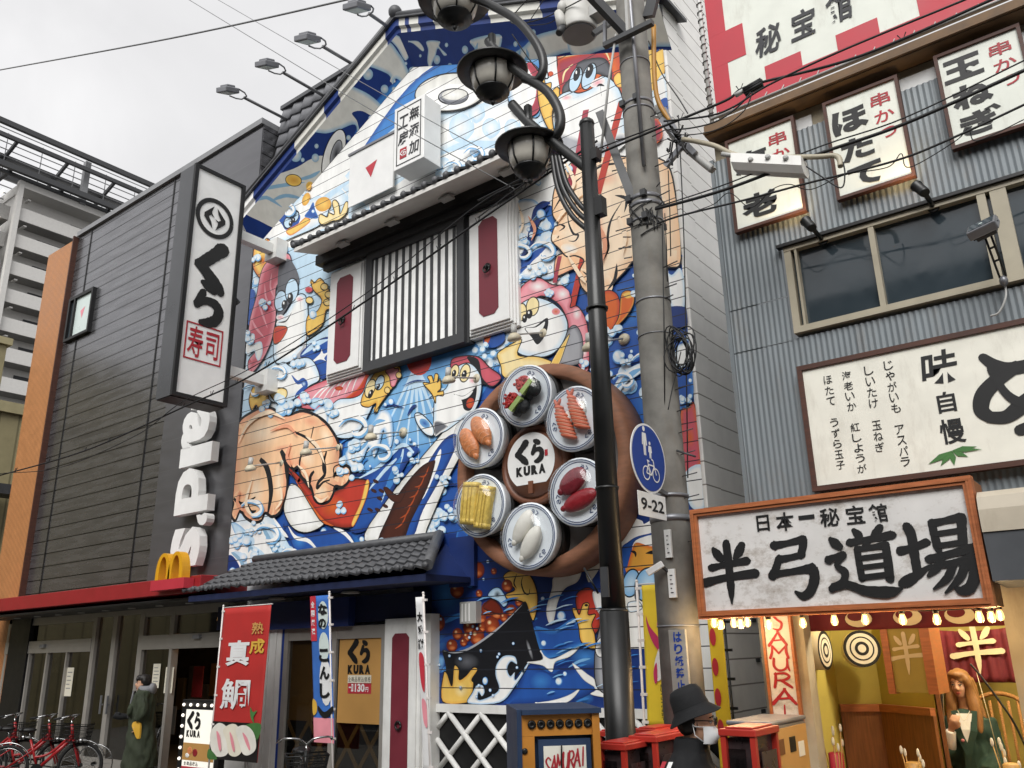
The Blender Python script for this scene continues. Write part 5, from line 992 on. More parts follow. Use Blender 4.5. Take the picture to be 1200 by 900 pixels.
# white diamond lattice below the mural
lx0, lx1, lz = exx(505) , KR - .02, 1.24
b = MB(); b.box(lx0, lx1, FY - .03, FY - .005, 0, lz, 'black'); b.box(lx0, lx1, FY - .09, FY - .01, lz - .07, lz + .02, 'white_paint'); lt = b.obj('lattice_panel', kb)
b = MB(); n0 = PY(526, 832, FY - .06); n1 = PY(564, 832, FY - .06); mz = PY(546, 858, FY - .06); d = n1.x - n0.x; hz = n0.z - mz.z
for i in range(-12, 16):
    for sg in (-1, 1):
        p, q = Vector((n0.x + i * d, FY - .05 - .018 * (sg > 0), lz - .07)), Vector((n0.x + i * d + sg * d / 2 * ((lz - .07) / hz), FY - .05 - .018 * (sg > 0), 0))
        ts = [max(0, min(1, (X_ - p.x) / (q.x - p.x))) for X_ in (lx0 + .02, lx1 - .02)]; t0, t1 = min(ts), max(ts)
        if t1 - t0 > .03: b.tube([p.lerp(q, t0), p.lerp(q, t1)], .033, 'white_paint', 8)
b.obj('lattice_bar', lt)
# ---------------------------------------------------------------- projecting vertical sign
SX = -10.75; M('sign_metal', '58595b', .3, metal=.7, var=.2, scale=1)
sg_ = thing('projecting_sign', (SX, 6.5, 5.4), 'tall white projecting sign in a black frame with emblem, brush letters and red seal', 'sign')
yn, yf = PX(228, 190, SX).y, PX(288, 218, SX).y; zb0, zt0 = PX(203, 465, SX).z, PX(228, 190, SX).z
yn, yf = (yn + PX(203, 465, SX).y) / 2, (yf + PX(264, 475, SX).y) / 2; zb0 = (zb0 + PX(264, 475, SX).z) / 2
b = MB(); b.box(SX - .42, SX - .03, yn, yf, zb0, zt0, 'sign_metal'); b.box(SX - .40, SX - .04, yn + .01, yf - .01, zb0 - .012, zb0 - .001, 'black'); b.obj('case', sg_)
b = MB(); fr = .055
for q in ((yn - .01, yf + .01, zt0 - fr, zt0), (yn - .01, yf + .01, zb0, zb0 + fr), (yn - .01, yn + fr, zb0 + fr, zt0 - fr), (yf - fr, yf + .01, zb0 + fr, zt0 - fr)): b.box(SX - .031, SX + .02, q[0], q[1], q[2], q[3], 'black')
b.obj('frame', sg_)
b = MB(); b.box(SX - .028, SX - .01, yn + fr, yf - fr, zb0 + fr, zt0 - fr, 'white_clean'); b.obj('face', sg_)
def sp(x, y): p = PX(x, y, SX); return p.y, p.z
b = MB(); cy_, cz_ = sp(252, 256); r_ = .30; V3 = lambda y, z: Vector((SX + .0, y, z))
ring = [2 * math.pi * i / 36 for i in range(37)]
b.ribbon([V3(cy_ + r_ * math.cos(t), cz_ + r_ * math.sin(t)) for t in ring], [.035] * 37, 'ink', (1, 0, 0))
for s in (-1, 1):
    b.ngon([V3(cy_ + s * a * r_, cz_ + s * c_ * r_) for a, c_ in ((-.08, .68), (-.62, .12), (-.62, -.1), (-.1, -.62), (-.18, -.3), (-.36, 0), (-.16, .18), (-.02, .02), (-.2, .1), (-.2, .3))], 'ink')
b.obj('emblem', sg_)
b = MB(); UYv = Vector((0, 1, 0))
y_, z_ = sp(252, 314); y2, z2 = sp(239, 353)
b.brush(BR['ku'], (SX + .0, (yn + yf) / 2 + .0, z_ + .0), UYv, UZ, .62, .78, 'ink', 1.35, 3); b.brush(BR['ra'], (SX + .0, (yn + yf) / 2 - .02, z2 - .02), UYv, UZ, .62, .68, 'ink', 1.35, 5); b.obj('brush_letter', sg_)
b = MB(); y_, z_ = sp(239, 403); h_ = .29; w_ = .31
for q in ((-w_, w_, h_ - .022, h_), (-w_, w_, -h_, -h_ + .022), (-w_, -w_ + .022, -h_ + .022, h_ - .022), (w_ - .022, w_, -h_ + .022, h_ - .022)): b.box(SX - .006, SX - .002, y_ + q[0], y_ + q[1], z_ + q[2], z_ + q[3], 'red_ink')
b.text('寿', (SX - .002, y_ - .14, z_), UYv, UZ, .25, .48, 'red_ink', .012); b.text('司', (SX - .002, y_ + .14, z_), UYv, UZ, .22, .42, 'red_ink', .012); b.obj('seal_mark', sg_)
for z in (PX(300, 275, SX).z, PX(280, 432, SX).z):
    b = MB(); b.box(SX - .32, SX - .17, yf, FY - .18, z - .08, z + .08, 'white_paint'); b.box(SX - .40, SX - .09, FY - .24, FY - .02, z - .18, z + .18, 'white_paint'); b.obj('wall_arm', sg_)
b = MB(); c = PX(279, 351, SX); b.tube([(SX - .1, yf, c.z + .06), (SX - .1, yf + .12, c.z - .02)], .05, 'black_metal', 10); b.obj('spotlight', sg_)

# ---------------------------------------------------------------- round sushi sign
DY = 7.62; dc = PY(640, 550, DY); DR = 1.21; dcx, dcz = -5.44, 3.83
ds = thing('round_sign', (dcx, FY, dcz - DR), 'huge round brown wooden tub sign carrying six domed plates of giant sushi', 'sign')
def dlathe(b, prof, m, seg=64, c=(dcx, dcz)): b.lathe(prof, (c[0], 0, c[1]), (0, -1, 0), m, seg)
b = MB(); dlathe(b, [(DR, -7.99), (DR, -7.62), (DR - .03, -7.55), (DR - .14, -7.55), (DR - .16, -7.58), (DR - .17, -7.70)][::1], 'brown_tray'); 
b.obj('rim', ds)
b = MB(); dlathe(b, [(DR - .155, -7.99), (DR - .155, -7.70), (0.001, -7.70)], 'tray_black'); b.obj('tray', ds)
b = MB()
for k in range(6):
    a = R(60 * k + 5); mid_ = (dcx + .84 * math.cos(a), dcz + .84 * math.sin(a)); b.lathe([(.24, 7.70), (.24, 7.705)], (mid_[0], 15.395, mid_[1]), (0, -1, 0), 'tray_grey', 24)
pts = [(dcx + (DR - .17) * math.cos(t), 7.697, dcz + (DR - .17) * math.sin(t)) for t in [2 * math.pi * i / 48 for i in range(48)]]; b.ngon(pts, 'tray_grey'); b.obj('tray_cover', ds)
mdx, mdz = PY(627, 543, 7.5).x, PY(627, 543, 7.5).z
mdx, mdz = dcx - .03, dcz + .02
b = MB(); dlathe(b, [(.47, -7.69), (.47, -7.56), (.44, -7.53), (.40, -7.53), (.39, -7.55), (.37, -7.55), (.36, -7.50), (.001, -7.50)], 'brown_dark', 48, (mdx, mdz)); md = b.obj('medallion', ds)
b = MB(); fc = [(mdx + .33 * math.cos(t), 7.492, mdz + .03 + .33 * math.sin(t)) for t in [R(-52) + (R(284)) * i / 40 for i in range(41)]]; b.ngon(fc, 'white_clean'); b.obj('face', md)
b = MB(); logo(b, mdx, mdz + .05, .42, 7.488); b.box(mdx + .2, mdx + .24, 7.486, 7.489, mdz + .06, mdz + .13, 'red_ink')
b.box(mdx - .03, mdx + .03, 7.47, 7.50, mdz - .34, mdz - .2, 'brown_dark'); b.obj('logo', md)
def plate_mark(b, cx, cz, r, y):
    for a in (70, 190, 310):
        t = R(a); c = (cx + r * math.cos(t), y, cz + r * math.sin(t)); u = Vector((-math.sin(t), 0, math.cos(t))); v = Vector((math.cos(t), 0, math.sin(t)))
        b.text('く', Vector(c) - u * .03, u, v, .04, .055, 'plate_blue', .04); b.text('ら', Vector(c) + u * .03, u, v, .05, .055, 'plate_blue', .03)
def plate(px_, py_, kind, lab):
    c = PY(px_, py_, 7.36); x, z = c.x, c.z; rp = .365
    p = MB(); p.lathe([(.30, -7.69), (.33, -7.5), (rp, -7.40), (rp, -7.385), (rp - .05, -7.39), (.2, -7.395), (.001, -7.395)], (x, 0, z), (0, -1, 0), 'plate', 40)
    pl = tag(p.obj('plate', ds), lab)
    q = MB()
    for rr in (rp - .022, rp - .045): q.ribbon([(x + rr * math.cos(t), 7.3825 if rr > .33 else 7.387, z + rr * math.sin(t)) for t in ring], [.005] * 37, 'plate_blue', (0, -1, 0))
    plate_mark(q, x, z, .265, 7.386); q.lathe([(.34, -7.70), (.345, -7.55)], (x, 0, z), (0, -1, 0), 'tray_black', 32); q.obj('plate_print', pl)
    s2 = Matrix.Rotation
    def piece(dx, dz, ang):
        return Vector((x + dx, 7.32, z + dz)), Matrix.Rotation(ang, 3, 'Y')
    if kind == 'roe':
        for dx, dz in ((-.07, -.10), (.09, .07)):
            m = MB(); c0_, rt = piece(dx, dz, 0)
            m.lathe([(.12, -.06), (.132, 0), (.132, .03)], c0_ + Vector((.02, .02, -.02)), (-.5, -.6, .35), 'nori', 20); m.ell(c0_ + Vector((-.03, -.05, .03)), (.105, .05, .10), 'roe', 14, 9)
            rr_ = random.Random(int(dx * 100))
            for k in range(34):
                a = rr_.uniform(0, 6.28); r = .095 * math.sqrt(rr_.random()); m.ell(c0_ + Vector((-.03 + r * math.cos(a), -.09 - rr_.uniform(0, .012), .03 + r * math.sin(a))), .018, 'roe', 6, 4)
            m.obox(c0_ + Vector((.05, -.07, -.03)), (.75, 0, .66), (-.66, 0, .75), (0, 1, 0), .095, .03, .045, 'cucumber'); m.ell(c0_ + Vector((.1, -.02, -.05)), (.09, .06, .09), 'nori', 12, 8); m.obj('roe_roll', pl)
    elif kind == 'shrimp':
        for dx, dz in ((-.09, -.04), (.08, .04)):
            m = MB(); c0_ = Vector((x + dx, 7.33, z + dz)); d = Vector((.32, 0, -.95))
            for k in range(9):
                t = (k - 4.2) / 4.5; r = .105 * (1 - .25 * max(0, -t)) * (1 if t > -.6 else .7); m.ell(c0_ + d * (t * .20), (r * 1.05, .055, .030), 'shrimp', 14, 8, Matrix.Rotation(.32, 3, 'Y'))
                if k < 8: m.ell(c0_ + d * ((t + .11) * .20) + Vector((0, -.006, 0)), (r * 1.0, .05, .010), 'shrimp_pale', 12, 6, Matrix.Rotation(.32, 3, 'Y'))
            for s in (-1, 1): m.ell(c0_ - d * .225 + Vector((s * .022, -.01, .02)), (.02, .02, .05), 'shrimp', 10, 6, Matrix.Rotation(s * .4, 3, 'Y'))
            m.ell(c0_ + Vector((.01, .03, -.01)), (.07, .05, .15), 'rice', 14, 8, Matrix.Rotation(.32, 3, 'Y')); m.obj('shrimp_piece', pl)
    else:
        spec = {'salmon': (('salmon', .115, .215, -.55, -.11, -.05), ('salmon', .115, .215, -.62, .07, .07)), 'egg': (('egg', .115, .24, .12, -.10, .03), ('egg', .10, .24, .2, .11, -.04)), 'squid': (('squid', .095, .205, .6, -.04, .10), ('squid', .095, .205, .62, .06, -.08)), 'tuna': (('tuna', .12, .19, 1.0, -.03, .11), ('tuna_red', .10, .22, 1.25, .05, -.10))}[kind]
        for mt, rw, rl, an, dx, dz in spec:
            m = MB(); c0_ = Vector((x + dx, 7.335, z + dz)); rt = Matrix.Rotation(an, 3, 'Y')
            m.ell(c0_ + Vector((.008, .03, -.012)), (rw * .9, .045, rl * .85), 'rice', 14, 8, rt)
            if kind == 'egg':
                for k in range(9):
                    t = (k - 4) / 4; w2 = rw * (1 - .06 * abs(t)); rgs = [c0_ + rt @ Vector((w2 * math.cos(a) ** 3 if False else w2 * max(-1, min(1, 1.25 * math.cos(a))), .06 * max(-1, min(1, 1.2 * math.sin(a))) - .01 * (1 - t * t), t * rl)) for a in [2 * math.pi * i / 16 for i in range(16)]]
                    if k: m.loft([prev, rgs], 'egg', cap=(k in (1, 8)))
                    prev = rgs
                for k in (-.5, .1, .55): m.tube(catmull([c0_ + rt @ Vector((k * rw, -.077, -rl * .9)), c0_ + rt @ Vector((k * rw * .9 + .004, -.084, 0)), c0_ + rt @ Vector((k * rw, -.077, rl * .9))], 4), .0035, 'egg_line', 4)
            else:
                m.ell(c0_, (rw, .06, rl), mt, 18, 12, rt)
                m.ell(c0_ + rt @ Vector((0, -.01, -rl * .93)), (rw * .35, .03, rl * .22), mt, 10, 6, rt)
                if kind == 'salmon':
                    for k in range(5):
                        t = -.6 + .3 * k; m.tube(catmull([c0_ + rt @ Vector((-rw * .8 * math.sqrt(1 - t * t), -.03, (t - .12) * rl)), c0_ + rt @ Vector((0, -.0605 * math.sqrt(1 - t * t * .9), t * rl)), c0_ + rt @ Vector((rw * .8 * math.sqrt(1 - t * t), -.03, (t - .12) * rl))], 4), .004, 'salmon_line', 4)
            m.obj(kind + '_piece' if kind != 'egg' else 'omelette_piece', pl)
    d = MB(); d.lathe([(.335, -7.388), (.335, -7.34), (.325, -7.29), (.27, -7.225), (.16, -7.19), (.001, -7.18)], (x, 0, z), (0, -1, 0), 'dome', 36, cap=False); d.obj('dome_lid', pl)
for a in ((614, 463, 'roe', 'plate of roe and cucumber rolls at the top'), (671, 490, 'shrimp', 'plate of two shrimp pieces'), (676, 576, 'tuna', 'plate of two dark red tuna pieces'), (618, 628, 'squid', 'plate of two white squid pieces at the bottom'), (561, 592, 'egg', 'plate of two yellow omelette pieces'), (560, 513, 'salmon', 'plate of two orange salmon pieces')): plate(*a)

# ---------------------------------------------------------------- mural lamps on thin arms
def spot(px_, py_, bx, by, lab, k=.78):
    """px, py: where its rod meets the wall; bx, by: the lamp head"""
    base = PY(px_, py_, FY); Yh = FY - .75; hd_ = PY(bx, by, Yh)
    t = thing('mural_lamp', base, lab, 'lamp', 'cream lamps on thin arms lighting the mural')
    b = MB(); b.lathe([(.075, 0), (.07, .025), (.035, .05)], base, (0, -1, 0), 'cream_lamp', 16); b.obj('wall_base', t)
    b = MB(); b.tube([base + Vector((0, -.05, 0)), hd_], .012, 'trim_grey', 6); b.obj('arm', t)
    b = MB(); b.tube([hd_ + Vector((-.01, .02, .12)), hd_ + Vector((0, 0, .01))], .036, 'trim_grey', 12); b.lathe([(.04, .015), (.075, -.02), (.088, -.055), (.07, -.075), (.001, -.08)], hd_, (.0, -.25, 1), 'cream_lamp', 16); b.obj('lamp_head', t)
M('cream_lamp', 'beb59e', .45, var=.06)
for a in ((332, 543, 293, 546, 'cream mural lamp on the big pink roll, nearest the dark wall'), (398, 525, 358, 527, 'cream mural lamp at the right edge of the big pink roll'), (473, 507, 434, 509, 'cream mural lamp above the sharp blue wave'), (560, 444, 525, 442, 'cream mural lamp on the waving rice figure with maroon hood'), (638, 391, 602, 392, 'cream mural lamp under the right shutter, beside the yellow eyed figure'), (732, 398, 690, 403, 'cream mural lamp on the mural half hidden by the street lamp pole')): spot(*a)
# floodlights on the roof
for i, (hx, hy, bx, by) in enumerate(((272, 107, 326, 135), (318, 77, 370, 107), (366, 47, 413, 75), (424, 10, 457, 33))):
    Yb = FY + .1 if i < 2 else 7.75
    base = PY(bx, by, Yb); hd_ = PY(hx, hy, Yb - 1.15)
    t = thing('floodlight', base, ('grey floodlight on the roof nearest the projecting sign', 'second grey roof floodlight from the projecting sign', 'third grey roof floodlight from the projecting sign', 'grey roof floodlight closest to the gable tip')[i], 'floodlight', 'grey floodlights reaching out from the roof')
    d = (hd_ - base).normalized(); b = MB(); b.tube([base - d * .25, base + d * .75 * (hd_ - base).length], .028, 'mid_grey', 8); b.obj('arm', t)
    b = MB(); e = base + d * .75 * (hd_ - base).length; s = Vector((1, 0, 0)) * .14
    b.tube([hd_ + s + Vector((0, .05, 0)), e + s * .9 + d * .1, e + s * .5, e - s * .5, e - s * .9 + d * .1, hd_ - s + Vector((0, .05, 0))], .014, 'mid_grey', 6, False); b.obj('bracket', t)
    b = MB(); n = Vector((-.35, .35, -1)).normalized(); u = n.cross(Vector((0, 1, 0))).normalized(); v = n.cross(u)
    b.obox(hd_ + Vector((-.04, -.06, 0)), u, v, n, .17, .13, .045, 'steel'); b.obox(hd_ + Vector((-.04, -.06, 0)) - n * .06, u, v, n, .12, .08, .03, 'steel'); hq = b.obj('lamp_head', t, bevel=.015)
    b = MB(); b.obox(hd_ + Vector((-.04, -.06, 0)) + n * .047, u, v, n, .14, .10, .003, 'frosted'); b.obj('lens', hq)

# ---------------------------------------------------------------- blue corrugated building
BY = 6.8; BX = -2.72; BR1 = 2.6
bb = thing('corrugated_building', (0, BY, 0), 'blue grey corrugated metal shop building on the right with long dark windows', 'building')
def corr(b, x0, x1, z0, z1, y=BY, pitch=.046, amp=.007, m='blue_sheet'):
    n = max(4, int((x1 - x0) / pitch * 4)); k = b.mi(m)
    lo = []; hi = []
    for i in range(n + 1):
        x = x0 + (x1 - x0) * i / n; yy = y - amp * math.sin(x / pitch * 2 * math.pi)
        lo.append(b.bm.verts.new((x, yy, z0))); hi.append(b.bm.verts.new((x, yy, z1)))
    for i in range(n):
        f = b.bm.faces.new((lo[i], lo[i + 1], hi[i + 1], hi[i])); f.material_index = k; f.smooth = True
wl, wr, wz0_, wz1_ = -2.13, 2.2, 4.36, 5.16
ztp = 6.27
b = MB()
corr(b, BX, wl - .03, 2.6, 4.315); corr(b, BX, wl - .03, 4.325, 4.72); corr(b, BX, wl - .03, 4.73, ztp); corr(b, wl - .03, BR1, 2.6, wz0_ - .03); corr(b, wl - .03, BR1, wz1_ + .03, ztp)
b.box(BX, BX + .28, BY + .03, BY + .3, 0, ztp, 'blue_sheet'); b.box(BX + .3, BR1, BY + .03, BY + .12, 2.6, wz0_ - .03, 'blue_sheet'); b.box(BX - .006, BX + .03, BY - .02, BY + 6, 0, ztp + .02, 'blue_sheet')
b.box(BX, BX + .32, BY - .008, BY + .2, 0, 2.6, 'concrete'); b.obj('wall', bb)
b = MB()
b.box(BX + .03, BR1, BY + .05, BY + .2, ztp + .003, 6.485, 'beige_wall'); b.box(BX + .02, BR1, BY - .14, BY + .2, 6.49, 6.60, 'rust_beam'); b.box(BX + .02, BR1, BY - .17, BY - .145, 6.50, 6.52, 'rust_beam'); b.obj('roof_beam', bb)
for x0, x1 in ((-2.1, -1.75), (-1.2, -.72), (-.25, .3)): b = MB(); b.box(x0, x1, BY + .025, BY + .048, ztp - .02, 6.40, 'white_clean'); b.obj('white_panel', bb)
# windows
b = MB(); fw = .045
b.box(wl, wr, BY - .05, BY + .1, wz0_, wz0_ + .055, 'alu_beige'); b.box(wl, wr, BY - .05, BY + .1, wz1_ - .04, wz1_, 'alu_beige'); b.box(wl - .05, wr, BY - .08, BY - .012, wz1_ + .002, wz1_ + .03, 'black')
for x, w2 in ((wl + .03, .03), (-1.40, .022), (-.585, .03), (-.47, .055), (.35, .03), (1.2, .04)): b.box(x - w2, x + w2, BY - .045, BY + .09, wz0_ + .055, wz1_ - .04, 'alu_beige')
b.box(wl + .09, wl + .11, BY - .045, BY + .09, wz0_ + .055, wz1_ - .04, 'alu_beige'); wfb = b.obj('window_frame', bb)
b = MB(); b.box(wl + .06, wr, BY + .02, BY + .028, wz0_ + .055, wz1_ - .04, 'dark_glass'); b.obj('pane', wfb)
b = MB(); b.box(wl, wr, BY + .12, BY + .2, wz0_ - .02, wz1_ + .02, 'interior_dark'); b.obj('window_back', bb)

# upper red and white billboard
bl = thing('rooftop_billboard', (0, BY - .1, 6.75), 'red and white rooftop billboard with black brush characters over the corrugated shop', 'billboard')
BBY = BY - .08
q0 = PY(826, 0, BBY); q1 = PY(840, 137, BBY); bx0 = (q0.x + q1.x) / 2; bz0 = q1.z
b = MB(); b.box(bx0, BR1, BBY, BBY + .05, bz0, bz0 + 3.2, 'menu_board'); b.obj('panel', bl)
def bz(x, y): p = PY(x, y, BBY - .004); return (p.x, BBY - .004, p.z)
b = MB()
st_ = PY(870, 72, BBY).x - bx0
yy = BBY - .004; t1 = bz(893, 90)[2]
e = [bz(887, 55), bz(893, 90)]
lx = bz(847, 10)[0]; lx2 = bz(858, 90)[0]; s1 = bz(872, 45)[0]
zA, zB, zC = bz(850, 36)[2], bz(858, 71)[2], bz(855, 100)[2]
xs_ = [bx0, bz(857, 110)[0], bz(896, 95)[0], bz(940, 75)[0], bz(980, 58)[0], bz(1028, 40)[0], bz(1076, 18)[0]]
zr = [bz(857, 118)[2]]
z_lo = bz(898, 92)[2]; z_hi = bz(896, 75)[2]
b.box(bx0, lx, yy, yy + .003, zA, bz0 + 3.2, 'sign_red'); b.box(bx0, s1, yy, yy + .003, zB, zA - .001, 'sign_red'); b.box(bx0, xs_[1], yy, yy + .003, bz0 + .16, zB - .001, 'sign_red')
b.box(bx0, BR1, yy, yy + .003, bz0, bz0 + .159, 'sign_red')
n_ = [bz(896, 80)[0], bz(938, 60)[0]]; b.box(n_[0], n_[1], yy, yy + .003, bz0 + .16, bz(896, 78)[2], 'sign_red')
n_ = [bz(980, 48)[0], bz(1028, 22)[0]]; b.box(n_[0], n_[1], yy, yy + .003, bz0 + .16, bz(980, 41)[2], 'sign_red')
n_ = [bz(1074, 0)[0], BR1]; b.box(n_[0], n_[1], yy, yy + .003, bz0 + .16, bz(1074, 0)[2] + .35, 'sign_red'); b.obj('red_pattern', bl)
b = MB()
for ch, x, y, w2, h2 in (('秘', 900, 46, 32, 34), ('宝', 941, 27, 30, 34), ('館', 983, 8, 34, 36)):
    c = PY(x, y, BBY - .009); a_ = PY(x + w2 / 2, y, BBY).x - PY(x - w2 / 2, y, BBY).x; h_ = PY(x, y - h2 / 2, BBY).z - PY(x, y + h2 / 2, BBY).z; b.text(ch, c, UX, UZ, a_, h_, 'ink_soft', .022, shear=.15)
b.obj('writing', bl)
b = MB(); b.tube([(bx0 - .05, BBY - .02, bz0 - .1), (bx0 - .05, BBY - .02, bz0 + 3.2)], .022, 'white_paint', 8); b.tube([(bx0 - .05, BBY - .04, bz0 - .03), (BR1, BBY - .04, bz0 - .03)], .014, 'trim_grey', 6)
for k in range(26): b.tube([(bx0 - .05 + .03 * math.cos(t), BBY - .02 + .03 * math.sin(t), bz0 + .1 * k + .02 * t / 3) for t in [i for i in range(7)]], .006, 'dark_grey', 4)
for k in range(30): b.tube([(bx0 + k * .16, BBY - .04, bz0 - .03), (bx0 + k * .16 + .02, BBY - .005, bz0 + .04)], .006, 'trim_grey', 4)
b.obj('pipe_frame', bl)

# framed menu boards
def menu(px4, big, lab, chars, extra):
    Y0 = BY - .09
    a = PY(*px4[0], Y0); c = PY(*px4[1], Y0); x0, x1, z0, z1 = a.x, c.x, c.z, a.z
    t = thing('menu_board', ((x0 + x1) / 2, Y0, z0), lab, 'sign', 'framed menu boards on the corrugated wall')
    b = MB(); f = .027
    for q in ((x0, x1, z1 - f, z1), (x0, x1, z0, z0 + f), (x0, x0 + f, z0 + f, z1 - f), (x1 - f, x1, z0 + f, z1 - f)): b.box(q[0], q[1], Y0, Y0 + .06, q[2], q[3], 'wood_dark')
    b.obj('frame', t)
    b = MB(); b.box(x0 + f, x1 - f, Y0 + .02, Y0 + .05, z0 + f, z1 - f, 'menu_board'); b.obj('board', t)
    b = MB(); W_, H_ = x1 - x0, z1 - z0; y_ = Y0 + .016
    for ch, u, v, sw_, sh_ in chars: b.text(ch, (x0 + W_ * u, y_, z0 + H_ * v), UX, UZ, W_ * sw_, H_ * sh_, 'ink', .045)
    for ch, u, v, sw_, sh_ in extra: b.text(ch, (x0 + W_ * u, y_, z0 + H_ * v), UX, UZ, W_ * sw_, H_ * sh_, 'red_ink', .012)
    b.obj('writing', t)
    for k, (dx, dz) in enumerate(((.1, .02), (.9, .02))): pass
    return x0, x1, z0, z1
kx = lambda *v: [('串', .74, .83, .25, .13), ('か', .76, .66, .25, .12), ('つ', .77, .49, .22, .10)]
A1 = menu(((849, 166), (945, 246)), 0, 'menu board nearest the pole, partly hidden by the white cable box', [('海', .33, .70, .5, .23), ('老', .38, .22, .5, .25)], kx())
A2 = menu(((963, 121), (1073, 205)), 0, 'middle menu board, with four brush characters and a small spotlight below', [('ほ', .32, .74, .48, .24), ('た', .36, .44, .42, .22), ('て', .4, .17, .44, .21)], kx())
A3 = menu(((1093, 66), (1222, 140)), 0, 'menu board at the right edge of the photo, highest of the row', [('玉', .30, .78, .46, .24), ('ね', .34, .48, .46, .24), ('ぎ', .38, .20, .48, .24)], kx())
# spotlights under the first two boards
def bspot(px_, py_, lab):
    c = PY(px_, py_, BY - .25); t = thing('spotlight', c, lab, 'spotlight', 'small black spotlights under the menu boards')
    d = Vector((-.45, .35, .8)).normalized(); b = MB(); b.lathe([(.035, -.07), (.04, -.05), (.04, .05), (.048, .06), (.045, .075)], c, d, 'black_metal', 14); b.obj('housing', t)
    b = MB(); b.lathe([(.038, .074), (.036, .077)], c, d, 'bulb', 14); b.obj('lamp', t)
    b = MB(); b.tube([c - d * .05, c + Vector((.03, .1, -.06)), c + Vector((.03, .24, -.06))], .02, 'black_metal', 8); b.lathe([(.05, 0), (.05, .02)], c + Vector((.03, .24, -.06)), (0, -1, 0), 'black_metal', 12); b.obj('bracket', t)
    l = bpy.data.lights.new('spotlight_light', 'SPOT'); l.energy = 5; l.color = (1, .72, .38); l.spot_size = R(100); l.spot_blend = .8; l.shadow_soft_size = .03
    lo_ = bpy.data.objects.new('spotlight_light', l); COL.objects.link(lo_); lo_.parent = t; lo_.location = d * .10; lo_.rotation_euler = d.to_track_quat('-Z', 'Y').to_euler()
bspot(948, 263, 'small lit black spotlight below the menu board nearest the pole'); bspot(1079, 222, 'small lit black spotlight below the middle menu board')
# big white menu sign
Y0 = BY - .1; a = PY(932, 430, Y0); c = PY(953, 576, Y0); x0 = (a.x + c.x) / 2; z1 = a.z; z0 = c.z; x1 = BR1 - .3
ms = thing('wide_menu_sign', (0, Y0, z0), 'wide white sign with vertical rows of small brush writing and giant black characters', 'sign')
b = MB(); f = .04
for q in ((x0, x1, z1 - f, z1), (x0, x1, z0, z0 + f), (x0, x0 + f, z0 + f, z1 - f), (x1 - f, x1, z0 + f, z1 - f)): b.box(q[0], q[1], Y0, Y0 + .07, q[2], q[3], 'wood_dark')
b.obj('frame', ms)
b = MB(); b.box(x0 + f, x1 - f, Y0 + .02, Y0 + .06, z0 + f, z1 - f, 'menu_white'); b.obj('board', ms)
def ptxt(b, ch, x, y, w2, h2, Y, m, bold=.02, shear=0):
    c = PY(x, y, Y); b.text(ch, c, UX, UZ, PY(x + w2 / 2, y, Y).x - PY(x - w2 / 2, y, Y).x, PY(x, y - h2 / 2, Y).z - PY(x, y + h2 / 2, Y).z, m, bold, shear=shear)
b = MB(); Yt = Y0 + .016
def col(txt, xa, ya, xb2, yb2, w2, h2, bold=.006):
    n = len(txt)
    for i, ch in enumerate(txt):
        if ch == ' ': continue
        t = i / (n - 1); ptxt(b, ch, xa + (xb2 - xa) * t, ya + (yb2 - ya) * t, w2, h2, Yt, 'ink', bold)
col('ほたて うずら玉子', 970, 445, 985, 545, 10, 10); col('海老いか 紅しょうが', 992, 440, 1010, 549, 11, 10); col('しいたけ 玉ねぎ', 1018, 434, 1031, 524, 11, 11); col('じゃがいも アスパラ', 1041, 428, 1061, 541, 11, 11)
ptxt(b, '味', 1101, 430, 44, 40, Yt, 'ink', .02, .1); ptxt(b, '自', 1109, 471, 22, 25, Yt, 'ink', .02); ptxt(b, '慢', 1116, 505, 30, 30, Yt, 'ink', .02)
def pst(b, st, Y, m):
    P = [PY(x, y, Y) for x, y, w2 in st]; q = catmull([(p.x, p.z, s[2]) for p, s in zip(P, st)], 7); sc = (PY(st[0][0] + 5, st[0][1], Y) - PY(st[0][0] - 5, st[0][1], Y)).x / 10
    b.ribbon([(p.x, Y, p.y) for p in q], [max(.001, p.z * sc) for p in q], m, (0, -1, 0))
    for e in (0, -1): b.ngon([(q[e].x + q[e].z * sc * math.cos(t), Y - .0006, q[e].y + q[e].z * sc * math.sin(t)) for t in [R(40 * k) for k in range(9)]], m)
pst(b, [(1152, 419, 6), (1166, 428, 8), (1184, 432, 9), (1215, 426, 9)], Yt, 'ink'); pst(b, [(1190, 430, 9), (1170, 444, 10), (1153, 462, 11), (1150, 480, 10), (1160, 489, 8)], Yt - .0012, 'ink'); pst(b, [(1160, 489, 8), (1180, 488, 9), (1200, 473, 11), (1225, 455, 10)], Yt - .0024, 'ink'); pst(b, [(1163, 432, 7), (1172, 452, 5), (1188, 468, 6), (1220, 480, 8)], Yt - .0036, 'ink'); pst(b, [(1196, 504, 8), (1215, 498, 9), (1240, 490, 9)], Yt - .001, 'ink')
b.obj('writing', ms)
b = MB(); cl = PY(1116, 533, Yt)
for dx, dz, l_, w2 in ((-.17, -.075, 0, .022), (-.09, -.10, 0, .022), (-.0, -.11, 0, .022), (.10, -.06, 0, .022), (.17, .005, 0, .02), (.20, -.02, 0, .014)):
    o_ = Vector((cl.x, Yt - .001 - abs(dx) * .01, cl.z + .03)); e_ = o_ + Vector((dx, 0, dz)); n = Vector((-dz, 0, dx)).normalized(); m_ = o_.lerp(e_, .45); b.ngon([o_, m_ + n * w2, e_, m_ - n * w2], 'leaf')
b.obj('bamboo_leaf', ms)
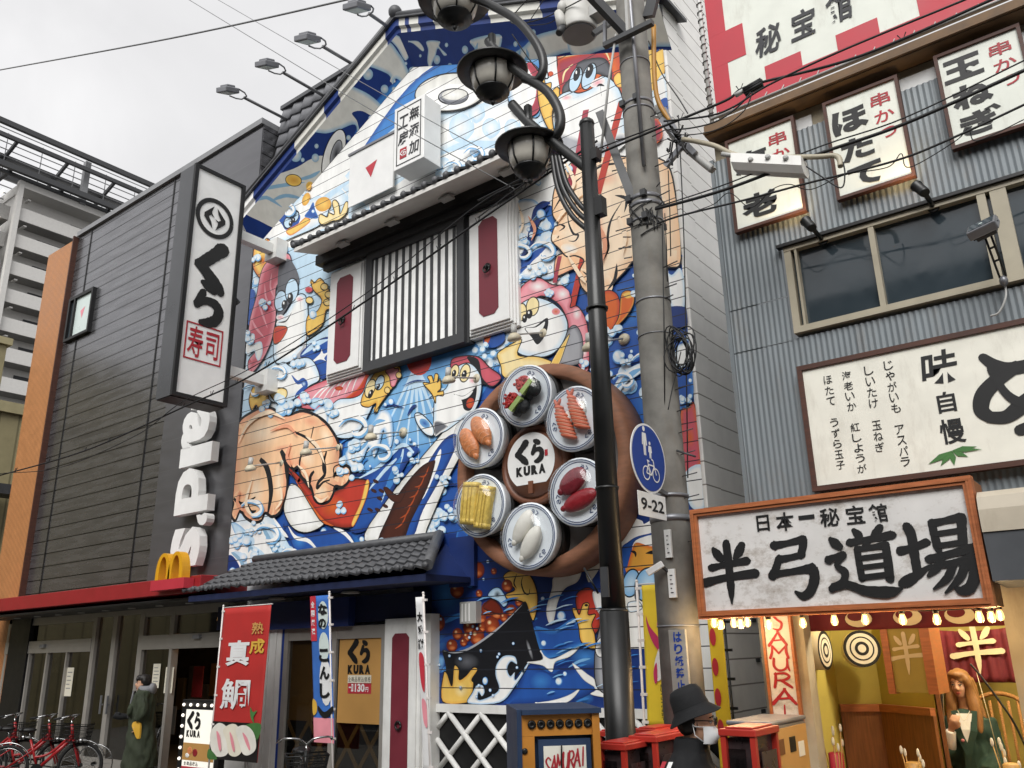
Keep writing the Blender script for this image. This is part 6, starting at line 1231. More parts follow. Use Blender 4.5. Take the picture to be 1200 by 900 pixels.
# floodlight on a double rod in front of the window
c = PY(1152, 267, BY - .5); fb = PY(1178, 335, BY - .08)
t = thing('wall_floodlight', fb, 'grey floodlight on a double rod arm in front of the dark window', 'floodlight')
b = MB(); n = Vector((-.25, -.7, .75)).normalized(); u = Vector((1, 0, -.1)).normalized(); v = n.cross(u).normalized(); u = v.cross(n)
b.obox(c, u, v, n, .10, .065, .035, 'steel'); b.obox(c - n * .05, u, v, n, .07, .045, .02, 'dark_grey'); lh = b.obj('lamp_head', t, bevel=.01)
b = MB(); b.obox(c + n * .036, u, v, n, .085, .05, .002, 'dark_glass'); b.obox(c + n * .038, u, v, n, .012, .008, .002, 'frosted'); b.obj('lens', lh)
b = MB()
for s in (-1, 1): b.tube([c - n * .06 + u * .02 * s, fb + Vector((.02 * s, -.03, .06))], .008, 'black_metal', 6)
for k in (.3, .6): p = (c - n * .06).lerp(fb + Vector((0, -.03, .06)), k); b.bar(p - u * .02, p + u * .02, .012, .012, 'black_metal')
b.obj('arm', t)
b = MB(); b.ell(fb + Vector((0, -.03, .03)), (.03, .04, .04), 'steel'); b.obj('wall_bracket', t); b = MB(); b.tube(catmull([fb, fb + Vector((-.01, -.03, -.1)), fb + Vector((-.07, -.03, -.2)), fb + Vector((-.13, -.02, -.21))], 5), .008, 'trim_grey', 6); b.tube(catmull([c + u * .1, c + u * .1 + Vector((-.03, .2, .12)), c + Vector((-.1, .3, .05))], 5), .006, 'cable', 5); b.obj('cable', t)

# ---------------------------------------------------------------- archery shop sign with bulbs
GY = 6.0
sL = (PY(808, 597, GY).x + PY(818, 725, GY).x) / 2; sR = (PY(1140, 557, GY).x + PY(1163, 712, GY).x) / 2; sT = (PY(808, 597, GY).z + PY(1140, 557, GY).z) / 2; sB = (PY(818, 725, GY).z + PY(1163, 712, GY).z) / 2
gs = thing('archery_shop_sign', ((sL + sR) / 2, GY, sB), 'weathered white shop sign with four huge black brush characters in an orange wood frame', 'sign')
b = MB(); f = .055
for q in ((sL, sR, sT - f, sT), (sL, sR, sB, sB + f), (sL, sL + f, sB + f, sT - f), (sR - f, sR, sB + f, sT - f)): b.box(q[0], q[1], GY, GY + .09, q[2], q[3], 'wood_orange')
for q in ((sL + .018, sR - .018, sT - .034, sT - .02), (sL + .018, sR - .018, sB + .02, sB + .034)): b.box(q[0], q[1], GY - .012, GY - .001, q[2], q[3], 'wood_orange')
for x in (sL + .02, sR - .034): b.box(x, x + .014, GY - .012, GY - .001, sB + .036, sT - .036, 'wood_orange')
b.obj('frame', gs)
b = MB(); b.box(sL + f, sR - f, GY + .03, GY + .07, sB + f, sT - f, 'old_paper'); b.obj('board', gs)
b = MB(); b.box(sL + .01, sR - .01, GY + .091, GY + .42, sB + .01, sT - .01, 'wood_panel'); b.obj('case', gs)
b = MB(); Yt = GY + .026
for k, x, y, w2, h2, sd in (('han', 855, 671, 64, 72, 1), ('yumi', 929, 664, 66, 74, 2), ('michi', 1010, 658, 84, 78, 3), ('ba', 1099, 651, 92, 88, 4)):
    c = PY(x, y, Yt); b.brush(BR[k], c, UX, UZ, PY(x + w2 / 2, y, Yt).x - PY(x - w2 / 2, y, Yt).x, PY(x, y - h2 / 2, Yt).z - PY(x, y + h2 / 2, Yt).z, 'ink', 1.36, sd)
for ch, x, y, w2, h2 in (('日', 894, 613, 15, 19), ('本', 920, 611, 22, 22), ('一', 945, 606, 19, 5), ('秘', 972, 606, 23, 22), ('宝', 1002, 603, 22, 22), ('館', 1029, 601, 22, 22)): ptxt(b, ch, x, y, w2, h2, Yt - .002, 'ink', .018)
b.obj('writing', gs)
# string of bulbs
def bulb(px_, py_, Y, lab):
    c = PY(px_, py_, Y); t = thing('string_bulb', c + Vector((0, 0, -.03)), lab, 'light bulb', 'glowing bulbs strung under the archery sign')
    b = MB(); b.lathe([(.016, .04), (.02, .05), (.02, .09), (.012, .1)], c, (0, 0, 1), 'black', 10); b.obj('socket', t)
    b = MB(); b.lathe([(.001, -.03), (.017, -.026), (.026, -.006), (.023, .015), (.015, .04)], c, (0, 0, 1), 'bulb_glass', 12); b.obj('bulb_glass', t)
    b = MB(); b.tube([c + Vector((0, 0, -.02)), c + Vector((0, 0, .03))], .009, 'filament', 6); b.obj('filament', t)
    l = bpy.data.lights.new('bulb_light', 'POINT'); l.energy = 1.3; l.color = (1, .7, .36); l.shadow_soft_size = .03
    lo_ = bpy.data.objects.new('bulb_light', l); COL.objects.link(lo_); lo_.parent = t; lo_.location = (0, -.0, -.03)
MATS['bulb_glass'] = None; glass_mat('bulb_glass', 'fff0d8', .0)
m_ = MATS['bulb_glass'].node_tree; em = m_.nodes.new('ShaderNodeEmission'); em.inputs[0].default_value = (1, .6, .22, 1); em.inputs[1].default_value = .6
ad = m_.nodes.new('ShaderNodeAddShader'); out_ = [n for n in m_.nodes if n.type == 'OUTPUT_MATERIAL'][0]; src_ = out_.inputs[0].links[0].from_socket
m_.links.new(src_, ad.inputs[0]); m_.links.new(em.outputs[0], ad.inputs[1]); m_.links.new(ad.outputs[0], out_.inputs[0])
BL = [(837, 731, 6.15), (845, 733, 6.03), (860, 731, 6.3), (868, 732, 6.06), (876, 730, 6.42), (901, 733, 6.05), (941, 731, 6.05), (978, 728, 6.05), (1014, 727, 6.05), (1058, 727, 6.05), (1098, 727, 6.05), (1148, 724, 6.06), (1162, 724, 6.25), (1172, 722, 6.4)]
lb = ['leftmost glowing bulb, beside the concrete pole', 'second glowing bulb from the pole', 'third glowing bulb from the pole, in the left cluster', 'fourth glowing bulb from the pole, in the left cluster', 'fifth glowing bulb, at the right of the left cluster', 'glowing bulb hanging before the vertical red lettered board', 'glowing bulb beside the door pillar above the narrow target', 'glowing bulb hanging above the narrow side target', 'glowing bulb above the round target', 'glowing bulb in front of the wooden lantern box', 'glowing bulb at the left end of the dark red curtain', 'glowing bulb left in the right hand cluster', 'glowing bulb in the middle of the right hand cluster', 'rightmost glowing bulb, at the end of the string']
for q, l_ in zip(BL, lb): bulb(*q, l_)
b = MB(); b.tube(catmull([PY(x, y - 13, Y) for x, y, Y in BL[4::-1]] + [PY(x, y - 12, Y) for x, y, Y in BL[5:]], 3), .006, 'cable', 5); tag(b.obj('bulb_cord'), 'thin dark cord carrying the glowing bulbs under the archery sign', 'cord')
# rounded beige box (rolled awning case) at the right edge
c0 = PY(1163, 575, 6.0); c1 = PY(1165, 680, 6.0); c2 = PY(1160, 622, 6.0)
aw = thing('awning_case', (c0.x + .5, 6.2, c1.z), 'rounded beige awning case with grey lower half at the right edge', 'awning')
x0 = PY(1168, 690, 5.95).x; zt_ = PY(1170, 572, 5.95).z; zm = PY(1170, 622, 5.95).z; zb_ = PY(1172, 680, 5.95).z
b = MB(); prof_ = [(5.95, zm), (5.95, zt_ - .12), (5.97, zt_ - .04), (6.03, zt_), (6.5, zt_ + .02), (6.5, zm)]
b.prism([(x0 - .02, y, z) for y, z in prof_], (1.5, 0, 0), 'ac_box'); b.obj('top_shell', aw, bevel=.008)
b = MB(); b.prism([(x0 - .02, y, z) for y, z in [(5.96, zm - .004), (6.5, zm - .004), (6.5, zb_ - .02), (6.0, zb_)]], (1.5, 0, 0), 'ac_side'); b.obj('lower_shell', aw, bevel=.006)

# ---------------------------------------------------------------- inside the archery shop
OZ = 2.42
ix0, ix1 = PY(952, 800, BY).x, 1.6
b = MB(); b.box(ix0 - .09, ix0, BY - .06, BY + .1, 0, OZ, 'beige_wall'); b.obj('door_pillar', bb)
b = MB(); b.box(BX + .32, ix0 - .09, BY, BY + .15, 0, OZ, 'pale_brown_wall'); b.box(PY(1195, 800, BY).x - .02, BR1, BY - .02, BY + .12, 0, OZ, 'beige_wall'); b.box(BX + .2, BR1, BY - .01, BY + .1, OZ, 2.6, 'wood_panel'); b.obj('front_wall', bb)
SBY = 8.7                                                    # side booth wall folded in three
p1, p2, p3, p4 = None, None, None, None
def fl(px_, Y): return PY(px_, 800, Y).x
wallpts = [(fl(934, 6.92), 6.92), (fl(980, 8.0), 8.0), (fl(1030, 8.15), 8.15), (fl(1092, 7.75), 7.75), (fl(1096, 9.0), 9.0), (ix1 + 1, 9.0)]
b = MB()
for i in range(5):
    (xa, ya), (xb2, yb2) = wallpts[i], wallpts[i + 1]
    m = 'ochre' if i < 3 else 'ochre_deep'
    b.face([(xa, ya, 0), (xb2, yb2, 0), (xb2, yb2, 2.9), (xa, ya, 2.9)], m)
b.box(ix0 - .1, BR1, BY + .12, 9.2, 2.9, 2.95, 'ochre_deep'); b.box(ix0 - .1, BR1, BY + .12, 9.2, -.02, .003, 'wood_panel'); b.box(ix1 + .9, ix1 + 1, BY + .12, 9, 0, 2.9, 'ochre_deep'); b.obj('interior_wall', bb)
b = MB()
for i in range(1, 4):
    (xa, ya), (xb2, yb2) = wallpts[i], wallpts[i + 1]; zt_ = (PY(1040, 836, 7.9).z, PY(1040, 836, 7.9).z, PY(1080, 795, 7.9).z + .05)[i - 1]
    d = Vector((xb2 - xa, yb2 - ya, 0)).normalized(); n = Vector((d.y, -d.x, 0))
    b.prism([Vector((xa, ya, .02)) + n * .01, Vector((xb2, yb2, .02)) + n * .01, Vector((xb2, yb2, zt_)) + n * .01, Vector((xa, ya, zt_)) + n * .01], n * .03, 'wood_panel')
    b.prism([Vector((xa, ya, zt_ + .001)) + n * .01, Vector((xb2, yb2, zt_ + .001)) + n * .01, Vector((xb2, yb2, zt_ + .06)) + n * .01, Vector((xa, ya, zt_ + .06)) + n * .01], n * .05, 'wood_orange')
b.obj('wainscot', bb)
def target(px_, py_, r, Y, n, lab, dep):
    c = PY(px_, py_, Y); n = Vector(n).normalized()
    t = thing('archery_target', c - Vector((0, 0, r)), lab, 'target', 'round archery targets on the ochre wall')
    b = MB(); b.lathe([(r, -dep), (r, 0)], c, n, 'cream', 36, True); b.obj('drum', t)
    b = MB(); u, v, _ = frame_of(n)
    for i, (rr, m) in enumerate(((1.0, 'ink'), (.84, 'cream_face'), (.66, 'ink'), (.58, 'cream_face'), (.38, 'ink'), (.22, 'cream_face'))):
        b.ngon([c + n * (.002 + .0012 * i) + (u * math.cos(a) + v * math.sin(a)) * r * rr for a in [2 * math.pi * k / 32 for k in range(32)]], m)
    b.obj('target_face', t)
M('cream_face', 'd8d0bb', .6)
target(1010, 760, .15, 7.75, (.45, -1, .06), 'round black and white archery target facing the street', .16); target(967, 762, .155, 7.35, (1, -.05, 0), 'narrow looking archery target turned to the right, next to the door pillar', .2)
# wooden lantern box with a character
t = thing('lantern_box', PY(1070, 800, 7.2), 'wooden framed lantern box with a pale brush character on the ochre wall', 'lantern')
a = PY(1036, 731, 7.1); c = PY(1090, 812, 7.1); x0, x1, z1, z0 = a.x, c.x, a.z, c.z
b = MB(); b.box(x0, x1, 7.12, 7.45, z0, z1, 'ochre_deep'); b.obj('paper_body', t)
b = MB(); b.box(x0 - .04, x0 + .01, 7.1, 7.46, z0 - .01, z1, 'wood_orange'); b.box(x1 - .01, x1 + .06, 7.1, 7.46, z0 - .01, z1, 'wood_orange'); b.obj('frame', t)
b = MB(); b.brush(BR['han'], ((x0 + x1) / 2, 7.116, (z0 + z1) / 2 + .03), UX, UZ, .26, .3, 'cream', 1.0); b.obj('character', t)
def curtain(x0, x1, y0, y1, Y, lab, marks, mk='cream', th=.006):
    a = PY(x0, y0, Y); c = PY(x1, y1, Y); t = thing('shop_curtain', ((a.x + c.x) / 2, Y, c.z), lab, 'curtain', 'dark red shop curtains with cream marks')
    b = MB(); n = 40; L = []
    k = b.mi('curtain_red')
    fx = lambda s, v: Y + .018 * math.sin(s * 23) * v + .01 * math.sin(s * 51)
    g = [[b.bm.verts.new((a.x + (c.x - a.x) * i / n, fx(i / n, j / 8), a.z + (c.z - a.z) * j / 8 - .02 * math.sin(math.pi * i / n) * (1 - j / 8))) for i in range(n + 1)] for j in range(9)]
    for j in range(8):
        for i in range(n): f = b.bm.faces.new((g[j][i], g[j][i + 1], g[j + 1][i + 1], g[j + 1][i])); f.material_index = k; f.smooth = True
    cl = b.obj('cloth', t); sm = cl.modifiers.new('thickness', 'SOLIDIFY'); sm.thickness = .004
    b = MB(); marks(b, a, c, Y - .032); b.obj('print', t)
curtain(1092, 1192, 738, 800, 8.6, 'dark red curtain with a large cream character behind the woman', lambda b, a, c, y: b.brush(BR['han'], (a.x * .43 + c.x * .57, y, (a.z + c.z) / 2 + .05), UX, UZ, .42, .40, 'cream', 1.05))
def swirls(b, a, c, y):
    for u in (.3, .55, .8):
        x = a.x + (c.x - a.x) * u; b.ngon([(x + .1 * math.cos(t), y, c.z + .08 + .06 * math.sin(t)) for t in [R(20 * k) for k in range(18)]], 'cream'); b.ngon([(x - .02 + .06 * math.cos(t), y - .002, c.z + .10 + .035 * math.sin(t)) for t in [R(20 * k) for k in range(18)]], 'curtain_red')
curtain(940, 1180, 700, 733, 6.9, 'short dark red valance with cream swirls just behind the bulbs', swirls)
# shop light and ceiling lamp
for x in (-1.5, -.6, .3):
    l = bpy.data.lights.new('shop_lamp_light', 'POINT'); l.energy = 36; l.color = (1, .9, .7); l.shadow_soft_size = .1
    lo_ = bpy.data.objects.new('shop_lamp_light', l); COL.objects.link(lo_); lo_.location = (x, 7.6, 2.7); lo_.parent = bb; lo_.matrix_parent_inverse = Matrix.Translation(-WL[bb])
b = MB()
for x in (-1.5, -.6, .3): b.ell((x, 7.6, 2.8), (.06, .06, .06), 'ceil_lamp')
b.obj('ceiling_lamp', bb)
# arrows in bundles
def bundle(px_, py_, Y, h, n, lab, red):
    c = PY(px_, py_, Y); t = thing('arrow_bundle', (c.x, Y, 0), lab, 'arrow bundle', 'clear wrapped bundles of arrows in the shop')
    b = MB(); rr_ = random.Random(px_)
    for k in range(n):
        a = rr_.uniform(0, 6.28); r = rr_.uniform(.02, .07); top = Vector((c.x + r * 1.6 * math.cos(a), Y + r * 1.6 * math.sin(a), c.z - rr_.uniform(0, .16))); b.tube([(c.x + r * .4 * math.cos(a), Y + r * .4 * math.sin(a), c.z - h), top], .004, 'bamboo', 5); b.ell(top, (.012, .012, .03), 'paper', 6, 5)
    b.obj('arrows', t)
    b = MB(); b.lathe([(.05, 0), (.055, .35), (.04, .36)], (c.x, Y, c.z - h), (0, 0, 1), red, 14); b.obj('holder', t)
    b = MB(); b.lathe([(.05, 0), (.04, c.z - h)], (c.x, Y, .0), (0, 0, 1), 'wood_panel', 10); b.obj('stand', t)
bundle(975, 850, 7.0, .55, 9, 'bundle of pale tipped arrows in a red printed holder beside the door pillar', 'sign_red'); bundle(1066, 868, 7.0, .5, 5, 'slim bundle of arrows standing before the wooden wainscot', 'bamboo'); bundle(1180, 868, 6.95, .5, 6, 'bundle of arrows at the right edge of the shop opening', 'bamboo')
# long bow leaning by the woman
b = MB(); P_ = [PY(1137, 778, 7.9), PY(1150, 793, 7.9), PY(1170, 820, 7.9), PY(1190, 850, 7.9), PY(1215, 905, 7.9)]; b.tube(catmull(P_, 5), .009, 'black', 6); bw = tag(b.obj('long_bow'), 'dark long bow slanting up to the right of the woman', 'bow')
b = MB(); b.tube([PY(1143, 783, 7.9), PY(1160, 845, 7.9), PY(1175, 905, 7.9)], .003, 'cream', 4); b.obj('string', bw)
b = MB(); P_ = [PY(1102, 785, 8.0), PY(1104, 830, 8.0), PY(1107, 905, 8.0)]; b.tube(P_, .008, 'black', 6); bw = tag(b.obj('long_bow'), 'dark long bow standing upright on the left of the woman', 'bow')
b = MB(); b.tube([p + Vector((.012, 0, 0)) for p in P_], .0015, 'cream', 4); b.obj('string', bw)
# wicker chair back
t = thing('wicker_chair', (PY(1172, 850, 8.55).x, 8.55, 0), 'light cane chair with a rounded back behind the woman', 'chair')
b = MB(); cx_ = PY(1172, 830, 8.55); b.tube([(cx_.x - .2, 8.55, .3), (cx_.x - .2, 8.55, cx_.z - .05)] + [(cx_.x + .2 * math.cos(a), 8.55, cx_.z - .02 + .14 * math.sin(a)) for a in [math.pi - math.pi * k / 10 for k in range(11)]] + [(cx_.x + .2, 8.55, .3)], .018, 'wicker', 8)
for k in range(5): b.tube([(cx_.x - .14 + .07 * k, 8.55, .4), (cx_.x - .14 + .07 * k, 8.55, cx_.z + .06)], .012, 'wicker', 6)
b.obj('backrest', t)
b = MB(); b.box(cx_.x - .22, cx_.x + .22, 8.15, 8.55, .38, .43, 'wicker'); b.obj('seat', t)
for sx_ in (-.2, .2):
    for y in (8.17, 8.53): b = MB(); b.tube([(cx_.x + sx_, y, 0), (cx_.x + sx_, y, .38)], .018, 'wicker', 8); b.obj('leg', t)
# ---------------------------------------------------------------- street lamp
LX, LY = -3.18, 5.3
lp = thing('street_lamp', (LX, LY, 0), 'black iron street lamp with scrolled arms and hanging lanterns', 'street lamp')
ztop_ = PY(686, 146, LY).z; zsl = PY(728, 716, LY).z
b = MB(); b.tube([(LX, LY, 0), (LX, LY, zsl)], .106, 'black_metal', 10); b.tube([(LX, LY, zsl), (LX, LY, zsl + .02)], [.106, .09], 'black_metal', 10)
b.tube([(LX, LY, zsl + .02), (LX, LY, ztop_ - .02)], [.088, .062], 'black_metal', 10); b.ell((LX, LY, ztop_), (.068, .068, .05), 'black_metal')
for y in (575, 362): z = PY(705, y, LY).z; b.tube([(LX, LY, z), (LX, LY, z + .02)], .09, 'black_metal', 10)
b.obj('pole', lp)
b = MB(); b.box(LX - .03, LX + .03, LY - .105, LY - .09, PY(722, 700, LY).z, PY(720, 665, LY).z, 'dark_grey'); b.tube([(LX - .09, LY - .05, PY(715, 695, LY).z), (LX - .2, LY - .05, PY(700, 665, LY).z)], .008, 'black_metal', 6); b.obj('hatch', lp)
def arm(pts, r): b = MB(); b.tube(catmull([PY(x, y, LY) for x, y in pts], 8), r, 'black_metal', 10); b.obj('arm', lp)
arm([(515, -40), (545, -8), (575, 6), (606, 24), (629, 52), (637, 76), (630, 94), (614, 92)], .042)
arm([(572, 48), (590, 70), (613, 89), (640, 106), (655, 130), (656, 150), (645, 163), (628, 152)], .044)
arm([(600, 122), (622, 146), (655, 172), (690, 199)], .046)
for k in range(3): arm([(694 - k * 1, 252 + k * 10), (680 - k * 5, 240 + k * 6), (664 - k * 5, 215 + k * 3), (655 - k * 4, 182)], .023)
b = MB(); b.obox(PY(702, 243, LY), UX, UY, UZ, .05, .04, .08, 'black_metal'); b.obj('junction_box', lp); b = MB(); b.obox(PY(697, 182, LY), UX, UY, UZ, .04, .04, .05, 'black_metal'); b.obj('junction_box', lp)
def lantern(px_, ytop, Yl=LY):
    """px_, ytop: centre of the hat"""
    c = PY(px_, ytop, Yl); r = (PY(px_ + 33, ytop, Yl).x - PY(px_ - 33, ytop, Yl).x) / 2
    b = MB(); b.lathe([(.02, .42), (.025, .1), (.05, .08), (r * .5, .035), (r, -.012), (r * .97, -.03), (r * .6, -.02), (r * .3, -.02)], c, (0, 0, 1), 'black_metal', 28); b.tube([c + Vector((0, 0, .08)), c + Vector((0, 0, .40))], .04, 'black_metal', 10); hat = b.obj('lantern_hat', lp)
    b = MB(); b.lathe([(r * .62, -.02), (r * .62, -.07), (r * .56, -.17), (r * .43, -.25)], c, (0, 0, 1), 'lamp_pane', 24); b.obj('glass', hat)
    b = MB()
    for k in range(6):
        a = k * math.pi / 3 + .3; b.tube([c + Vector((q * r * math.cos(a), q * r * math.sin(a), h)) for q, h in ((.64, -.02), (.64, -.07), (.58, -.17), (.45, -.25))], .009, 'black_metal', 5)
    b.lathe([(r * .46, -.24), (r * .47, -.26), (r * .36, -.27), (r * .37, -.295), (r * .26, -.305), (r * .25, -.33), (r * .12, -.34), (.022, -.36), (.028, -.375), (.005, -.40)], c, (0, 0, 1), 'black_metal', 20); b.obj('cage', hat)
lantern(533, -2); lantern(577, 82); lantern(620, 170)

# ---------------------------------------------------------------- concrete utility pole

UXc, UYc = PY(769, 400, 6.3).x, 6.3
up = thing('utility_pole', (UXc, UYc, 0), 'grey concrete utility pole wrapped with metal bands, cables and conduits', 'utility pole')
b = MB(); b.tube([(UXc, UYc, 0), (UXc, UYc, 3), (UXc, UYc, 9.5)], [.170, .160, .138], 'concrete', 28); b.obj('pole', up)
def uz(y): return PY(760, y, UYc).z
b = MB()
def pr(z): return .170 - (z / 9.5) * .032
for y, h in ((120, .03), (128, .02), (235, .04), (243, .04), (262, .02), (70, .015), (357, .015), (398, .006), (585, .01), (735, .012), (612, .05)):
    b = MB(); z = uz(y); r = pr(z) + .006; b.tube([(UXc, UYc, z - h / 2), (UXc, UYc, z + h / 2)], r, 'steel', 28)
    if y in (120, 235, 262):
        for a in (-.6, .4, 2.6): b.obox((UXc + (pr(z) + .02) * math.sin(a), UYc - (pr(z) + .02) * math.cos(a), z), UX, UY, UZ, .025, .025, .03, 'dark_grey')
    b.obj('clamp_band', up)
b = MB(); xq = PY(746, 100, UYc - .15).x; b.tube([(xq + .02, UYc - .165, uz(205)), (xq, UYc - .165, 9.4)], .02, 'steel', 8); xq2 = PY(733, 80, UYc - .1).x
b.tube([PY(703, 190, UYc - .25), PY(714, 90, UYc - .25), PY(722, 40, UYc - .25)], .012, 'trim_grey', 6); b.obj('conduit', up)
for p0_, p1_, a_, b_, m_ in (((703, 132, -.2), (741, 233, -.12), .06, .08, 'dark_grey'), ((690, -8, -.5), (733, 38, -.2), .07, .09, 'dark_grey'), ((708, 54, -.25), (765, 26, -.25), .06, .05, 'dark_grey'), ((695, 40, -.2), (740, 10, .1), .05, .05, 'dark_grey'), ((709, 25, -.25), (709, 55, -.25), .03, .03, 'steel'), ((735, 0, -.2), (737, 40, -.2), .06, .03, 'trim_grey'), ((768, -10, 0), (760, 20, 0), .05, .12, 'dark_grey')):
    b = MB(); b.bar(PY(p0_[0], p0_[1], UYc + p0_[2]), PY(p1_[0], p1_[1], UYc + p1_[2]), a_, b_, m_); b.obj('cross_arm', up)
b = MB()
for (xa, ya, xb2, yb2) in ((775, 140, 815, 180), (778, 128, 800, 170), (800, 170, 780, 195)): b.bar(PY(xa, ya, UYc - .05), PY(xb2, yb2, UYc - .05), .04, .05, 'steel')
b.tube(catmull([PY(770, 125, UYc), PY(790, 160, UYc), PY(830, 195, UYc), PY(835, 198, UYc)], 4), .035, 'trim_grey', 8); b.obj('side_bracket', up)
b = MB(); b.tube(catmull([PY(766, 30, UYc - .1), PY(767, 90, UYc - .1), PY(772, 120, UYc - .08), PY(786, 143, UYc - .05)], 5), .024, 'guard_yellow', 8); b.obj('cable_guard', up)
b = MB(); rr = random.Random(5); cc = PY(798, 412, UYc - .12)
for k in range(13):
    c = cc + Vector((rr.uniform(-.03, .03), rr.uniform(-.03, .03), rr.uniform(-.04, .04))); r1, r2 = rr.uniform(.06, .11), rr.uniform(.13, .22); ph = rr.uniform(-.3, .3)
    b.tube([c + Vector((r1 * math.cos(t) + ph * r2 * math.sin(t), .02 * math.sin(t * 2 + k), r2 * math.sin(t))) for t in [2 * math.pi * i / 20 for i in range(21)]], .006, 'cable', 5, False)
b.tube(catmull([cc, PY(788, 455, UYc - .15), PY(783, 480, UYc - .2)], 4), .005, 'cable', 5); b.obj('cable_coil', up)
def lc_(p, r_, m, s_): b = MB(); b.tube(p, r_, m, s_); b.obj('loose_cable', up)
for xa, za, zb2 in ((779, 250, 330), (776, 262, 480), (783, 200, 300)): lc_([PY(xa, za, UYc - .12), PY(xa + 2, (za + zb2) / 2, UYc - .13), PY(xa + 3, zb2, UYc - .12)], .005, 'cable', 5)
for k in range(22):
    y = 130 + k * 12; s = rr.choice((-1, 1)); z = uz(y); lc_([(UXc + s * pr(z), UYc - .05, z), (UXc + s * (pr(z) + rr.uniform(.05, .16)), UYc - .08, z + rr.uniform(-.02, .02))], .006, 'dark_grey', 5)
for k in range(14):
    z0_, z1_ = uz(rr.uniform(240, 285)), uz(rr.uniform(240, 285)); a0, a1 = rr.uniform(-1.5, 1.5), rr.uniform(-1.5, 1.5); r = pr(z0_) + .012
    lc_([(UXc + r * math.sin(a0 + (a1 - a0) * t), UYc - r * math.cos(a0 + (a1 - a0) * t), z0_ + (z1_ - z0_) * t) for t in (0, .25, .5, .75, 1)], .006, 'cable', 5)
for (xa, ya, xb2, yb2) in ((815, 535, 793, 528), (700, 447, 722, 440)): lc_([PY(xa, ya, UYc - .08), PY(xb2, yb2, UYc - .08)], .009, 'dark_grey', 5)
for k in range(9):
    z = uz(440 + k * 25); lc_([(UXc + pr(z), UYc - .03, z), (UXc + pr(z) + .14, UYc - .05, z + .01)], .005, 'dark_grey', 5)
# pedestrian and bicycle sign
PXs = -3.02; pc = PX(760, 537, PXs); prr = (PX(759, 497, PXs).z - PX(761, 577, PXs).z) / 2; pr_ = prr
ps = thing('road_sign', pc - Vector((0, 0, pr_)), 'round blue sign with white adult and child above a white bicycle, on the concrete pole', 'road sign')
b = MB(); sgc = [2 * math.pi * k / 48 for k in range(48)]
b.lathe([(prr, 0), (prr, .006)], pc + Vector((-.006, 0, 0)), (1, 0, 0), 'white_clean', 48); b.obj('rim', ps)
b = MB(); b.ngon([(PXs + .003, pc.y + prr * .94 * math.cos(t), pc.z + prr * .94 * math.sin(t)) for t in sgc], 'sign_blue'); b.obj('disc', ps)
b = MB(); ys = PXs + .006
def loc(u, v): return Vector((ys, pc.y + u * prr, pc.z + v * prr))
def disc(u, v, r): b.ngon([loc(u + r * math.cos(t), v + r * math.sin(t)) for t in sgc[::3]], 'white_clean')
disc(-.22, .82, .075); b.ngon([loc(*q) for q in ((-.33, .70), (-.11, .70), (-.07, .35), (-.13, .34), (-.15, .5), (-.16, .05), (-.21, .05), (-.22, .36), (-.23, .05), (-.29, .05), (-.29, .5), (-.31, .34), (-.37, .35))], 'white_clean')
disc(.08, .44, .055); b.ngon([loc(*q) for q in ((0, .36), (.16, .36), (.19, .17), (.14, .17), (.13, .0), (.09, 0), (.08, .14), (.07, 0), (.03, 0), (.02, .17), (-.03, .17))], 'white_clean')
def line(p, q, w2=.016): b.ribbon([loc(*p), loc(*q)], [w2 * prr * 1.3] * 2, 'white_clean', (1, 0, 0))
for u in (-.22, .34): b.ribbon([loc(u + .19 * math.cos(t), -.45 + .19 * math.sin(t)) for t in [2 * math.pi * k / 24 for k in range(25)]], [.018 * prr] * 25, 'white_clean', (1, 0, 0))
ys += .002
for p, q in (((-.22, -.45), (-.1, -.2)), ((-.1, -.2), (.24, -.2)), ((.24, -.2), (.34, -.45)), ((-.1, -.2), (.06, -.48)), ((.06, -.48), (.24, -.2)), ((-.22, -.45), (.06, -.48)), ((-.16, -.08), (-.02, -.1)), ((-.1, -.2), (-.12, -.1)), ((.24, -.2), (.2, -.04)), ((.2, -.04), (.1, -.02))): line(p, q)
b.obj('symbol', ps)
b = MB(); b.bar((UXc + .05, UYc - .1, pc.z - prr * .75), (PXs - .012, pc.y, pc.z - prr * .75), .03, .03, 'steel'); b.tube([(UXc, UYc, pc.z - prr * .8), (UXc, UYc, pc.z - prr * .7)], .170, 'steel', 24); b.bar((PXs - .012, pc.y, pc.z - prr * 1.6), (PXs - .012, pc.y, pc.z + .1), .02, .01, 'steel', (0, 1, 0)); b.obj('bracket', ps)
a = PX(747, 574, PXs); c = PX(781, 603, PXs); zt_, zb_ = a.z, PX(748, 603, PXs).z
t = thing('sign_plate', (PXs, (a.y + c.y) / 2, zb_), 'small white plate reading 9-22 below the blue sign', 'sign')
b = MB(); b.box(PXs - .004, PXs + .001, a.y, c.y, zb_, zt_, 'white_paint'); b.obj('plate', t, bevel=.002)
b = MB(); b.text('9-22', (PXs + .004, (a.y + c.y) / 2, (zb_ + zt_) / 2), UY, UZ, (c.y - a.y) * .82, (zt_ - zb_) * .5, 'ink', .02); b.obj('number', t)
